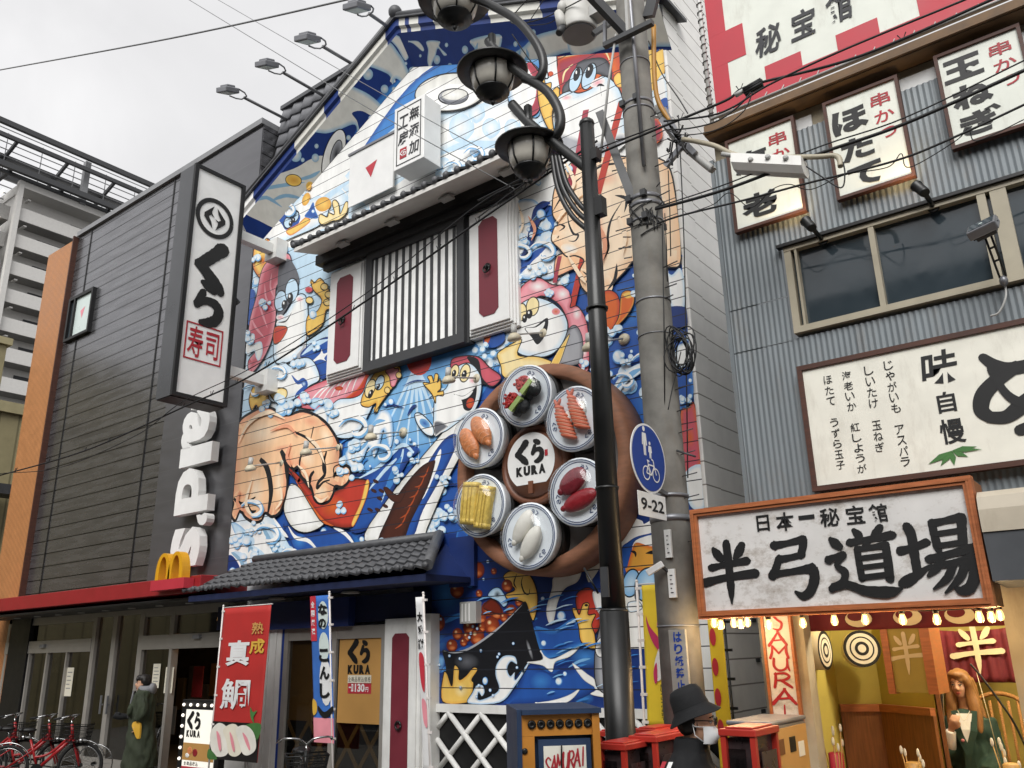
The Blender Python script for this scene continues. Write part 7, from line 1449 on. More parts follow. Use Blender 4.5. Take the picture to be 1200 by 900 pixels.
for i, (x0_, y0_, x1_, y1_) in enumerate(((778, 621, 788, 653), (782, 667, 793, 700))):
    a = PY(x0_, y0_, UYc - .175); c = PY(x1_, y1_, UYc - .175); b = MB(); b.box(a.x, c.x, UYc - .18, UYc - .16, c.z, a.z, 'white_paint')
    for k in range(5): b.box(a.x + .02, c.x - .02 - .01 * (k % 2), UYc - .1825, UYc - .1805, c.z + (a.z - c.z) * (.15 + .15 * k), c.z + (a.z - c.z) * (.19 + .15 * k), 'ink_soft')
    tag(b.obj('number_tag'), ('upper white tag of small black print on the concrete pole', 'lower white tag of small black print on the concrete pole')[i], 'tag', 'white tags on the concrete pole')
b = MB()
a = PY(786, 738, UYc - .175); c = PY(804, 812, UYc - .175)
b.box(a.x - .02, a.x + .12, UYc - .178, UYc - .15, c.z, a.z, 'concrete_pale')
for i, ch in enumerate('はり紙禁止'): b.text(ch, (a.x + .055, UYc - .181, a.z - (a.z - c.z) * (.12 + .19 * i)), UX, UZ, .07, .075, 'sign_blue', .03)
tag(b.obj('notice_strip'), 'grey strip with vertical blue letters low on the concrete pole', 'notice')
# small camera on the pole
c = PY(768, 667, UYc - .25); t = thing('security_camera', c, 'small white bullet security camera on the left side of the concrete pole', 'camera')
b = MB(); b.bar(c + Vector((-.06, -.03, -.03)), c + Vector((.06, .02, .04)), .05, .05, 'white_clean'); b.obj('housing', t, bevel=.006)
b = MB(); b.bar(c + Vector((.05, .02, .02)), c + Vector((.07, .1, -.03)), .02, .02, 'dark_grey'); b.obj('bracket', t)
# transformer
c = PY(679, 40, UYc - .1); rt_ = (PY(697, 35, UYc - .1).x - PY(661, 35, UYc - .1).x) / 2
t = thing('pole_transformer', c, 'pale grey drum transformer hung left of the concrete pole at the top', 'transformer')
b = MB(); b.lathe([(rt_, 0), (rt_ * 1.03, .02), (rt_ * 1.03, .08), (rt_, .1), (rt_, .75), (rt_ * .8, .82)], c, (0, 0, 1), 'transformer', 32); b.lathe([(rt_ * .9, -.012), (rt_ * .92, -.001)], c, (0, 0, 1), 'mid_grey', 32)
b.obj('drum', t)
b = MB(); b.box(c.x + rt_ * .95, c.x + rt_ * 1.5, c.y - .08, c.y + .08, c.z + .08, c.z + .2, 'trim_grey'); b.box(c.x + rt_ * 1.0, UXc, c.y - .03, c.y + .03, c.z + .55, c.z + .65, 'dark_grey'); b.obj('bracket', t)
b = MB(); q = PY(655, 15, UYc - .3); b.tube([q, q + Vector((.03, 0, -.2))], .05, 'transformer', 10); b.tube([q + Vector((.03, 0, -.2)), q + Vector((.02, -.05, -.3))], [.045, .035], 'dark_grey', 10); b.ell(q + Vector((.04, 0, .05)), (.05, .05, .07), 'transformer'); b.obj('insulator', t)

# ---------------------------------------------------------------- overhead cables
CG = 'dark overhead cables strung along the street'
def wire(pts, Y, r, lab, m='cable', hooks=0, wig=0):
    P = [PY(x, y, Y if not isinstance(Y, (list, tuple)) else Y[i]) for i, (x, y) in enumerate(pts)]
    b = MB(); q = catmull(P, 8); b.tube(q, r, m, 5)
    if hooks:
        for k in range(hooks):
            p = q[int((k + .5) / hooks * (len(q) - 1))]; b.tube([p + Vector((-.03, 0, .05)), p + Vector((0, -.01, -.02)), p + Vector((.03, 0, .05))], .005, m, 4, False)
    return tag(b.obj('overhead_cable'), lab, 'cable', CG)
wire([(-30, 88), (0, 82), (200, 45), (405, 0), (450, -12)], 5, .012, 'grey cable crossing the open sky at the upper left', 'cable_grey')
wire([(205, -10), (222, 0), (395, 105), (500, 165), (590, 214), (603, 222)], [6.4, 6.4, 6.2, 6.1, 6, 6], .006, 'thin wire slanting down across the sky and gable to the lower lantern', 'cable_grey')
wire([(240, -10), (256, 0), (395, 80), (480, 128), (560, 172)], [6.4, 6.4, 6.2, 6.1, 6.05], .005, 'thinner wire just right of the one slanting across the gable', 'cable_grey')
wire([(-30, 565), (0, 557), (100, 528), (215, 477), (300, 437), (430, 352), (560, 260), (640, 205), (700, 165)], 5.6, .011, 'black cable with hooks rising across the dark wall and striped window', hooks=22)
wire([(-30, 562), (0, 555), (70, 548), (160, 510), (215, 470), (300, 428), (430, 343), (560, 240), (620, 212)], 5.58, .006, 'thin twin wire just over the hooked black cable')
wire([(690, 185), (720, 172), (780, 147), (850, 118), (880, 100), (1010, 65), (1210, -22)], 6.05, .012, 'cable crossing the red billboard, carrying a black splice', hooks=4)
wire([(778, 142), (830, 136), (860, 125), (900, 100), (985, 60), (1130, 0), (1200, -30)], 6.0, .009, 'cable sagging below the spliced one on the red billboard')
wire([(782, 152), (810, 150), (840, 142), (865, 125), (880, 108)], 6.0, .007, 'short cable drooping from the pole bracket to the black splice')
wire([(778, 150), (800, 158), (840, 152), (870, 132), (882, 108)], 5.98, .005, 'lower short cable drooping from the pole bracket to the splice')
wire([(768, 245), (850, 222), (960, 180), (1060, 145), (1210, 78)], 6.0, .014, 'thick cable passing just below the white cable box')
wire([(768, 243), (850, 216), (960, 172), (1060, 138), (1210, 66)], 6.02, .006, 'thin wire over the thick cable below the white box')
wire([(770, 262), (800, 252), (870, 235), (945, 215), (1050, 188), (1120, 160), (1210, 118)], 6.0, .009, 'cable crossing the lower half of the menu boards')
wire([(800, 252), (835, 240), (855, 226), (880, 243), (905, 222), (925, 216), (950, 222), (990, 205), (1040, 196), (1056, 180), (1066, 196), (1120, 165), (1135, 150), (1145, 165), (1200, 140)], 6.02, .004, 'loose thin wire winding around the cable over the menu boards')
wire([(700, 172), (650, 190), (600, 215), (560, 235)], 5.9, .009, 'black cable from the lamp post arm towards the lower lantern')
wire([(560, 255), (640, 200), (770, 148)], 5.7, .007, 'black wire from the striped window up to the concrete pole')
wire([(795, 135), (802, 300), (806, 560)], 6.6, .006, 'thin black wire hanging down the corner of the white side wall')
wire([(760, 48), (775, 85), (795, 115), (806, 133)], 6.2, .006, 'thin wire with a small clamp in front of the white side wall')
wire([(690, -5), (640, 20), (605, 28), (600, 20), (625, -8)], 6.0, .007, 'looped wire hanging beside the drum transformer')
wire([(640, -5), (620, 25), (612, 30), (640, 28), (652, 22)], 6.05, .005, 'short wire ending at the insulator by the transformer')
wire([(600, 40), (622, 72), (640, 92), (640, 80), (620, 40)], 5.5, .006, 'thin wire loop hanging behind the lamp scrolls')
wire([(945, 195), (960, 205), (985, 220), (990, 205), (988, 190)], 5.95, .006, 'short wire loop drooping off the right end of the white box')
# splice, tangle of cables at the bracket and white closure box
b = MB(); p, q = PY(872, 106, 6.03), PY(893, 94, 6.03)
for k in range(7): o_ = Vector((0, rr.uniform(-.03, .03), rr.uniform(-.04, .03))); b.tube([p + o_, q + o_], .016, 'cable', 6)
b.tube([p + (p - q) * .5, p], .022, 'trim_grey', 8); tag(b.obj('cable_splice'), 'bundled black splice on the cable over the red billboard', 'cable splice')
b = MB(); cc = PY(790, 160, 6.1)
for k in range(16):
    p = cc + Vector((rr.uniform(-.1, .1), rr.uniform(-.05, .05), rr.uniform(-.12, .12))); q = p + Vector((rr.uniform(-.15, .2), rr.uniform(-.05, .05), rr.uniform(-.2, .1))); m_ = p.lerp(q, .5) + Vector((0, 0, rr.uniform(-.12, .05))); b.tube(catmull([p, m_, q], 5), .008, 'cable', 5)
tag(b.obj('cable_tangle'), 'tangle of black cables at the bracket right of the concrete pole', 'cable')
A_, B_ = PY(861, 190, 6.0), PY(943, 194, 6.0)
t = thing('cable_box', (A_ + B_) / 2, 'white weathered cable closure box hanging in front of the nearest menu board', 'cable box')
d = (B_ - A_).normalized(); v = d.cross(UY).normalized()
b = MB(); hw = (B_ - A_).length / 2; sec = [(-.07, .075), (.07, .075), (.09, -.02), (.05, -.075), (-.05, -.075), (-.09, -.02)]
b.prism([A_ + UY * y + UZ * (z - .02) for y, z in sec], B_ - A_, 'box_white'); b.obj('shell', t, bevel=.01)
b = MB()
for u in (.3, .55, .8): p = A_.lerp(B_, u); b.lathe([(.022, 0), (.02, .02), (.008, .024)], p + Vector((0, -.082, .02 - .03 * (u == .3))), (0, -1, 0), 'trim_grey', 10)
b.tube([A_ + Vector((.3 * 0, 0, .06)), A_ + Vector((-.1, 0, .12))], .02, 'trim_grey', 8); b.obj('bolt', t)
b = MB(); b.tube(catmull([PY(800, 163, 6.05), PY(835, 170, 6.03), PY(870, 183, 6.0), PY(950, 184, 6.0), PY(980, 183, 6.02), PY(985, 195, 6.0)], 6), .022, 'alu_beige', 8); tag(b.obj('overhead_cable'), 'thick pale sheathed cable entering the white cable box', 'cable', CG)

# ---------------------------------------------------------------- vertical red lettered board
Yb = BY - .10
t = thing('vertical_sign', (PY(916, 840, Yb).x, Yb, PY(920, 845, Yb).z), 'narrow white board with red vertical lettering in an orange frame beside the shop opening', 'sign')
xl = (PY(890, 722, Yb).x + PY(905, 846, Yb).x) / 2; xr = (PY(926, 722, Yb).x + PY(941, 846, Yb).x) / 2; z1 = 2.36; z0 = PY(920, 846, Yb).z
b = MB(); f = .02
for q in ((xl, xr, z1 - f, z1), (xl, xr, z0, z0 + f), (xl, xl + f, z0 + f, z1 - f), (xr - f, xr, z0 + f, z1 - f)): b.box(q[0], q[1], Yb - .01, Yb + .06, q[2], q[3], 'wood_orange')
b.obj('frame', t)
b = MB(); b.box(xl + f, xr - f, Yb + .01, Yb + .05, z0 + f, z1 - f, 'old_paper'); b.obj('board', t)
def swash(b, ch, c, w_, h_, m, sl=.06, bw=1.0):
    L = {'S': [[(.85, .85, .07), (.5, .98, .06), (.15, .8, .08), (.45, .55, .07), (.8, .35, .08), (.6, .05, .07), (.1, .1, .03)]],
         'A': [[(.55, 1, .05), (.3, .5, .08), (.02, .02, .10)], [(.5, .98, .07), (.72, .5, .09), (1, .05, .08)], [(.2, .34, .05), (.85, .4, .05)]],
         'M': [[(.12, .98, .06), (.12, .5, .08), (.02, .03, .09)], [(.14, .95, .07), (.48, .4, .07)], [(.88, .98, .06), (.48, .4, .05)], [(.86, .97, .07), (.88, .5, .09), (.98, .05, .09)]],
         'U': [[(.12, .98, .09), (.12, .4, .09), (.4, .06, .08), (.8, .25, .07), (.85, .95, .07)], [(.85, .95, .07), (.88, .4, .08), (.98, .05, .06)]],
         'R': [[(.15, .98, .07), (.15, .5, .09), (.1, .02, .09)], [(.1, .92, .06), (.6, .97, .07), (.85, .75, .08), (.6, .52, .07), (.2, .48, .05)], [(.4, .5, .06), (.7, .25, .09), (.98, .02, .07)]],
         'I': [[(.5, 1, .07), (.48, .5, .09), (.45, 0, .08)]]}[ch]
    b.brush([[(x + sl * (y - .5), y, h) for x, y, h in s] for s in L], c, UX, UZ, w_, h_, m, bw, ord(ch))
b = MB()
for ch, x, y, w2, h2 in (('S', 911, 727, 15, 24), ('A', 911, 748, 21, 17), ('M', 913, 764, 22, 15), ('U', 915, 779, 21, 15), ('R', 917, 797, 23, 17), ('A', 919, 816, 27, 18), ('I', 920, 835, 8, 17)):
    c = PY(x, y, Yb + .006); sw_ = (PY(x + w2 / 2, y, Yb).x - PY(x - w2 / 2, y, Yb).x); sh_ = PY(x, y - h2 / 2, Yb).z - PY(x, y + h2 / 2, Yb).z; swash(b, ch, c, sw_, sh_, 'red_ink')
b.obj('writing', t)

# ---------------------------------------------------------------- lettered cabinet in front of the lamp
CYf = 4.3
cx0_ = PY(612, 880, CYf).x; cx1_ = cx0_ + .46; ct = PY(612, 838, CYf).z; cbk = .6
cb = thing('game_cabinet', (cx0_, CYf, 0), 'old orange and blue cabinet with bolts and red lettering on a white panel', 'cabinet')
b = MB(); b.box(cx0_ - .0, cx1_, CYf + .05, CYf + cbk, 0, ct, 'cab_blue'); b.box(cx0_ - .03, cx0_ - .001, CYf - .01, CYf + cbk, 0, ct + .03, 'cab_blue'); b.box(cx0_, cx1_ + .02, CYf - .04, CYf + cbk, ct + .002, ct + .03, 'cab_blue'); b.obj('body', cb)
b = MB(); wd = .075; b.box(cx0_, cx1_, CYf, CYf + .049, ct - .12, ct, 'cab_orange'); b.box(cx0_, cx0_ + wd, CYf, CYf + .049, 0, ct - .121, 'cab_orange'); b.box(cx1_ - .035, cx1_ + .01, CYf - .02, CYf + .05, 0, ct, 'cab_orange'); b.obj('front_trim', cb)
b = MB()
for k in range(7): b.lathe([(.022, 0), (.026, .008), (.012, .014), (.01, .004)], (cx0_ + .06 + (cx1_ - cx0_ - .12) * k / 6, CYf - .001, ct - .055), (0, -1, 0), 'black_metal', 12)
for k in range(6): b.lathe([(.016, 0), (.018, .006), (.008, .01)], (cx0_ + .015, CYf - .001, ct - .2 - .17 * k), (0, -1, 0), 'black_metal', 10)
b.obj('bolt', cb)
b = MB(); fx0_, fx1_, fz1_ = cx0_ + wd + .02, cx1_ - .05, ct - .14
b.box(fx0_, fx1_, CYf - .015, CYf + .03, .3, fz1_, 'cab_blue'); b.obj('panel_frame', cb)
b = MB(); b.box(fx0_ + .03, fx1_ - .03, CYf - .02, CYf - .014, .33, fz1_ - .035, 'menu_white'); pn = b.obj('panel', cb)
b = MB()
for i, ch in enumerate('SAMURAI'):
    u = (i + .5) / 7.2; c = Vector((fx0_ + .035 + (fx1_ - fx0_ - .06) * u, CYf - .023, fz1_ - .15 + .06 * u)); swash(b, ch, c, .038 if ch != 'I' else .022, .10, 'red_ink', .25, 1.0)
mx_ = (fx0_ + fx1_) / 2 - .02; b.tube(catmull([(mx_, CYf - .03, fz1_ - .03), (mx_, CYf - .03, fz1_ - .2), (mx_ + .06, CYf - .03, fz1_ - .32), (mx_ + .1, CYf - .03, fz1_ - .45)], 6), .005, 'ink', 5); b.obj('writing', pn); cb.rotation_euler.z = R(44)

# ---------------------------------------------------------------- capsule toy machines
def toy(px_, py_, wpx, Y, lab, dep=.33):
    """px_, py_: left end and level of its top front edge"""
    a = PY(px_, py_, Y); c = PY(px_ + wpx * .88, py_, Y); w_ = c.x - a.x; z = a.z; x0 = a.x
    t = thing('capsule_machine', (x0 + w_ / 2, Y + dep / 2, 0), lab, 'vending machine', 'red capsule toy machines')
    b = MB(); b.box(x0 - .008, x0 + w_ + .008, Y - .008, Y + dep + .008, z - .04, z - .004, 'toy_red'); b.box(x0 + .02, x0 + w_ - .02, Y + .02, Y + dep - .02, z - .0039, z + .006, 'toy_red'); b.obj('lid', t, bevel=.01)
    b = MB()
    for sx_ in (0, 1):
        for sy_ in (0, 1): b.box(x0 + sx_ * (w_ - .03), x0 + .03 + sx_ * (w_ - .03), Y + sy_ * (dep - .03), Y + .03 + sy_ * (dep - .03), z - .62, z - .041, 'toy_red')
    b.box(x0, x0 + w_, Y, Y + dep, 0, z - .62, 'toy_red'); b.obj('frame', t)
    b = MB(); b.box(x0 + .03, x0 + w_ - .03, Y + .03, Y + dep - .03, z - .6, z - .05, 'toy_black'); b.obj('bin', t)
    b = MB(); rr_ = random.Random(int(px_))
    for k in range(22): b.ell((x0 + .07 + (w_ - .14) * (k % 5) / 4, Y + .015, z - .56 + .075 * (k // 5) + rr_.uniform(-.01, .01)), (.033, .03, .033), rr_.choice(('toy_black', 'mid_grey', 'toy_red', 'plate_blue', 'toy_black', 'dark_grey')), 8, 6)
    b.box(x0 + .05, x0 + w_ - .05, Y - .006, Y - .001, z - .78, z - .66, 'paper'); b.lathe([(.05, 0), (.045, .02)], (x0 + w_ / 2, Y - .001, z - .9), (0, -1, 0), 'trim_grey', 14); b.obj('capsules', t)
    b = MB(); b.box(x0 + .05, x0 + w_ - .05, Y - .022, Y - .018, z - .6, z - .1, 'pane_clear'); b.obj('window', t)
    b = MB(); b.box(x0 + w_ + .002, x0 + w_ + .006, Y + .06, Y + dep - .06, z - .58, z - .12, 'toy_black')
    for k, cc_ in enumerate(('red_ink', 'pink', 'red_ink')): b.box(x0 + w_ + .007, x0 + w_ + .009, Y + .1 + .04 * k, Y + .12 + .07 * k, z - .5 + .04 * k, z - .2 - .05 * k, cc_)
    b.obj('side_card', t)
toy(700, 870, 36, 4.85, 'red capsule machine nearest the lettered cabinet, in the front row'); toy(738, 861, 34, 5.1, 'red capsule machine right of the lamp pole in the front row'); toy(700, 856, 26, 5.6, 'red capsule machine behind the front row, left of the lamp pole'); toy(744, 853, 28, 5.75, 'red capsule machine behind the front row, right of the lamp pole'); toy(765, 857, 30, 5.45, 'red capsule machine in front of the yellow banner, nearest the concrete pole'); toy(843, 853, 46, 4.6, 'red capsule machine standing alone right of the man in the bucket hat')
# metal game machine behind it
a = PY(853, 850, 5.45); c = PY(903, 846, 5.45); t = thing('arcade_machine', ((a.x + c.x) / 2, 5.7, 0), 'grey metal arcade machine with a worn orange sticker front on its right side', 'game machine')
b = MB(); b.box(a.x, c.x, 5.45, 6.05, 0, a.z, 'steel'); b.box(a.x - .01, c.x + .01, 5.44, 6.06, a.z + .002, a.z + .03, 'steel'); b.obj('case', t, bevel=.01)
b = MB(); b.box(a.x + .05, c.x - .03, 5.43, 5.449, a.z - .5, a.z - .04, 'cab_blue'); b.obj('front_panel', t)
b = MB(); b.box(c.x + .002, c.x + .012, 5.47, 6.03, a.z - .55, a.z - .02, 'warm_paper'); 
for k, (y, z, m) in enumerate(((5.55, .12, 'orange_fin'), (5.75, .12, 'black'), (5.9, .16, 'paper'), (5.55, .3, 'black'), (5.72, .32, 'orange_fin'), (5.86, .34, 'navy'), (5.6, .45, 'leaf'))): b.box(c.x + .0125, c.x + .016, y - .05, y + .05, a.z - z - .05, a.z - z + .04, m)
b.obj('sticker_panel', t)

# ---------------------------------------------------------------- banners
def banner(pole_px, Y, x0p, x1p, y0p, y1p, cloth_m, lab, deco, skew=0, pole_m='pole_white', wave=.002, rz=0, ry=0):
    """cloth between picture columns x0p..x1p; pole beside it"""
    pt = PY(pole_px[0], pole_px[1], Y); pb = Vector((pt.x + ry, pt.y, 0)); a = PY(x0p, y0p, Y); c = PY(x1p, y0p, Y); c.z = PY((x0p + x1p) / 2, y1p, Y).z
    t = thing('banner', pb, lab, 'banner', 'advertising banners on poles')
    b = MB(); b.tube([pb, pt], .012, pole_m, 8); b.ell(pt, (.016, .016, .016), pole_m, 8, 6)
    zt_ = a.z + .01; b.tube([(pt.x, Y, zt_), (c.x + .02, Y, zt_)], .007, pole_m, 6)
    for k in range(6):
        z = a.z + (c.z - a.z) * (.02 + .95 * k / 5); xx = pt.x + (pb.x - pt.x) * (pt.z - z) / pt.z; b.box(xx - .015, xx + .05, Y - .012, Y + .012, z - .012, z + .012, pole_m)
    b.obj('pole', t)
    b = MB(); k = b.mi(cloth_m); n, m2 = 14, 22; x0, x1, z1, z0 = a.x, c.x, a.z, c.z
    fy = lambda u, v: Y + wave * math.sin(u * 6 + v * 3) * (.3 + v) + wave * .4 * math.sin(v * 11)
    fxx = lambda u, v: x0 + (x1 - x0) * u + skew * v
    g = [[b.bm.verts.new((fxx(i / n, j / m2), fy(i / n, j / m2), z1 + (z0 - z1) * j / m2)) for i in range(n + 1)] for j in range(m2 + 1)]
    for j in range(m2):
        for i in range(n): f = b.bm.faces.new((g[j][i], g[j][i + 1], g[j + 1][i + 1], g[j + 1][i])); f.material_index = k; f.smooth = True
    cl = b.obj('cloth', t); sm = cl.modifiers.new('thickness', 'SOLIDIFY'); sm.thickness = .003
    class D:
        """print that follows the cloth: u across, v down"""
        def __init__(s): s.b = MB(); s.o = .003
        def at(s, u, v, lay=1): return Vector((fxx(u, v), fy(u, v) - .010 - .0035 * lay, z1 + (z0 - z1) * v))
        def text(s, ch, u, v, wu, hv, m, bold=.02, lay=1):
            vs, fs = glyph(ch, bold); k = s.b.mi(m); V = [s.b.bm.verts.new(s.at(u + x * wu, v - y * hv, lay)) for x, y in vs]
            for f in fs:
                try: s.b.bm.faces.new([V[i] for i in f]).material_index = k
                except ValueError: pass
        def poly(s, pts, m, lay=0, sm_=True):
            q = catmull([(u, v, 0) for u, v in pts], 5, True) if sm_ else [Vector((u, v, 0)) for u, v in pts]; s.b.ngon([s.at(p.x, p.y, lay) for p in q], m)
        def rect(s, u0, v0, u1, v1, m, lay=0):
            for i in range(8):
                for j in range(8):
                    U0, U1 = u0 + (u1 - u0) * i / 8, u0 + (u1 - u0) * (i + 1) / 8; V0, V1 = v0 + (v1 - v0) * j / 8, v0 + (v1 - v0) * (j + 1) / 8
                    s.b.face([s.at(U0, V0, lay), s.at(U1, V0, lay), s.at(U1, V1, lay), s.at(U0, V1, lay)], m)
        def el(s, u, v, ru, rv, m, lay=0): s.b.ngon([s.at(u + ru * math.cos(t), v + rv * math.sin(t), lay) for t in [R(24 * k) for k in range(15)]], m)
    d = D(); deco(d); d.b.obj('print', t); return t
def d_red(d):
    d.rect(0, .76, 1, 1, 'tray_black'); d.poly([(0, .83), (.15, .77), (.35, .8), (.44, .9), (.38, .97), (.15, .98), (.03, .92)], 'squid', 1); d.poly([(.27, .81), (.45, .77), (.6, .8), (.7, .92), (.6, .97), (.44, .96), (.36, .88)], 'paper', 2); d.poly([(.54, .8), (.72, .775), (.9, .82), (.97, .91), (.85, .955), (.72, .95), (.62, .88)], 'squid', 3)
    for p in ([(.14, .82), (.22, .85), (.28, .93), (.24, .94), (.17, .87)], [(.42, .82), (.5, .86), (.56, .93), (.53, .94), (.46, .88)], [(.68, .82), (.78, .85), (.86, .91), (.84, .925), (.74, .87)]): d.poly(p, 'pink', 4)
    d.poly([(.7, .78), (1, .76), (1, .84), (.9, .86)], 'leaf', 1); d.poly([(0, .94), (.15, .97), (.2, 1), (0, 1)], 'leaf', 2)
    d.text('熟', .78, .15, .24, .08, 'warm_paper', .012, 2); d.text('成', .80, .27, .30, .10, 'yell_cloth', .03, 2); d.text('真', .42, .31, .5, .17, 'flag_white', .03, 2); d.text('鯛', .44, .58, .6, .2, 'flag_white', .016, 2)
    d.poly([(.78, .66), (.84, .69), (.92, .68), (.86, .72), (.88, .76), (.8, .72)], 'leaf', 2)
M('yell_cloth', 'c9a03a', .7)
banner((262, 710), 7.0, 263, 318, 713, 893, 'flag_red', 'red banner with large white characters and a picture of pale fish, beside the dark doorway', d_red, -.08, ry=-.05)
def d_blue(d):
    d.rect(0, 0, .3, .32, 'sign_red'); 
    for i, ch in enumerate('全国厳選'): d.text(ch, .14, .06 + .065 * i, .18, .045, 'flag_white', .03, 1)
    d.el(.68, .6, .3, .16, 'flag_white', 0); d.el(.66, .36, .26, .1, 'frosted', 0); d.el(.66, .14, .26, .1, 'frosted', 0)
    for i, (ch, u, v, w_, h_) in enumerate((('な', .66, .1, .5, .08), ('の', .62, .2, .4, .07), ('こ', .66, .42, .5, .09), ('ん', .66, .54, .5, .09), ('し', .64, .66, .5, .1))): d.text(ch, u, v, w_, h_, 'ink', .05, 2)
    d.rect(0, .84, 1, 1, 'pink'); d.poly([(.3, .76), (.6, .8), (1, .76), (1, .8), (.6, .84), (.3, .8)], 'ink', 2); d.poly([(0, .72), (.2, .74), (.2, .8), (0, .82)], 'yell_cloth', 1)
banner((386, 694), 6.8, 364, 386, 699, 870, 'flag_blue', 'narrow blue banner with black brush writing and a red strip, before the entrance glass', d_blue, .2, ry=.25)
def d_white(d):
    d.text('大', .5, .12, .7, .06, 'ink', .05); d.text('感', .5, .2, .7, .06, 'ink', .04); d.text('謝', .5, .28, .7, .06, 'ink', .04); d.poly([(.2, .34), (.8, .36), (.7, .55), (.3, .5)], 'sign_red', 1); d.poly([(.3, .6), (.8, .62), (.8, .75), (.4, .72)], 'pink', 1)
banner((496, 695), 6.9, 487, 496, 700, 905, 'flag_white', 'thin white banner seen nearly edge on, left of the white lattice', d_white, .15, ry=.18)
def d_yel(d):
    d.poly([(.1, .22), (.2, .3), (.5, .4), (.72, .5), (.6, .52), (.3, .43), (.14, .32)], 'magenta', 1); d.poly([(.55, .26), (.68, .24), (.8, .3), (.7, .34), (.58, .32)], 'leaf', 1); d.el(.52, .29, .1, .04, 'pink', 2); d.poly([(.3, .56), (.5, .44), (.6, .52), (.5, .66), (.3, .68)], 'flag_white', 1); d.poly([(.5, .6), (.66, .5), (.72, .56), (.6, .68)], 'leaf', 2); d.poly([(.26, .62), (.36, .56), (.36, .68), (.28, .7)], 'magenta', 2)
    for ch, v in (('ホ', .58), ('ン', .72), ('ベ', .82)): d.text(ch, .78, v, .34, .11, 'sign_red', .07, 3)
    for i, ch in enumerate('詳しくはくら寿司で'): d.text(ch, .5, .72 + .028 * i, .12, .024, 'ink', .02, 3)
banner((746, 681), 6.9, 752, 792, 686, 852, 'flag_yellow', 'yellow banner with a magenta chilli and red writing left of the concrete pole', d_yel, -.03, ry=-.03)
def d_yel2(d):
    for k in range(4): d.el(.3, .12 + .2 * k, .22, .06, 'sign_red', 1)
banner((848, 722), 7.4, 829, 846, 726, 905, 'flag_yellow', 'narrow yellow banner with red dots right of the concrete pole', d_yel2, .0, pole_m='black_metal')
# grey block wall and pipes in the alley
b = MB(); b.box(BX - .86, BX - .02, FY + 1.2, FY + 1.4, 0, 2.6, 'block'); tag(b.obj('alley_wall'), 'grey block wall closing the narrow alley left of the red lettered board', 'wall')
b = MB()
for px_ in (878, 884): p = PY(px_, 800, FY + .9); b.tube([(p.x, FY + .9, .2), (p.x, FY + .9, 2.3)], .03, 'dark_grey', 8)
for z in (.7, 1.2, 1.7, 2.1): p = PY(881, 800, FY + .9); b.box(p.x - .1, p.x + .1, FY + .85, FY + .95, z - .02, z + .02, 'dark_grey')
tag(b.obj('drain_pipe'), 'pair of dark drain pipes on the alley wall', 'pipe')

# ---------------------------------------------------------------- bulb framed menu stand
Ym = 7.2
a = PY(214, 822, Ym); c = PY(252, 812, Ym); t = thing('menu_stand', ((a.x + c.x) / 2, Ym, 0), 'black sign stand framed with white bulbs, brush logo above a food photo and red price', 'sign')
x0, x1, z1 = a.x, PY(262, 812, Ym).x, a.z + .03
b = MB(); b.box(x0, x1, Ym, Ym + .1, .05, z1, 'black'); b.obj('board', t, bevel=.008)
b = MB()
for k in range(9): b.ell((x0 + .06, Ym - .012, z1 - .07 - .14 * k), (.022, .022, .022), 'led', 8, 6)
for k in range(1, 6): b.ell((x0 + .06 + (x1 - x0 - .12) * k / 5, Ym - .012, z1 - .07), (.022, .022, .022), 'led', 8, 6)
b.obj('bulb', t)
b = MB(); b.box(x0 + .13, x1 - .1, Ym - .008, Ym - .001, .3, z1 - .13, 'lit_white'); b.obj('panel', t)
b = MB(); xc = x0 + .13 + .22; logo(b, xc, z1 - .34, .34, Ym - .012); b.box(x0 + .13, x1 - .1, Ym - .0115, Ym - .009, z1 - .78, z1 - .56, 'warm_paper'); b.ell((xc - .05, Ym - .012, z1 - .66), (.06, .004, .05), 'salmon'); b.ell((xc + .08, Ym - .012, z1 - .68), (.06, .004, .05), 'tuna_red'); b.ell((xc - .1, Ym - .012, z1 - .72), (.05, .004, .03), 'rice')
for i, ch in enumerate('全商品税込'): b.text(ch, (xc - .14 + .07 * i, Ym - .012, z1 - .82), UX, UZ, .055, .05, 'ink', .02)
b.box(x0 + .13, x1 - .1, Ym - .0115, Ym - .009, z1 - 1.0, z1 - .86, 'sign_red'); b.text('130', (xc + .05, Ym - .013, z1 - .93), UX, UZ, .2, .1, 'white_clean', .04); b.text('一皿', (xc - .13, Ym - .013, z1 - .93), UX, UZ, .09, .05, 'white_clean', .02); b.obj('writing', t)
b = MB(); b.box(x0 + .05, x1 - .05, Ym - .05, Ym + .15, 0, .049, 'black'); b.obj('foot', t)

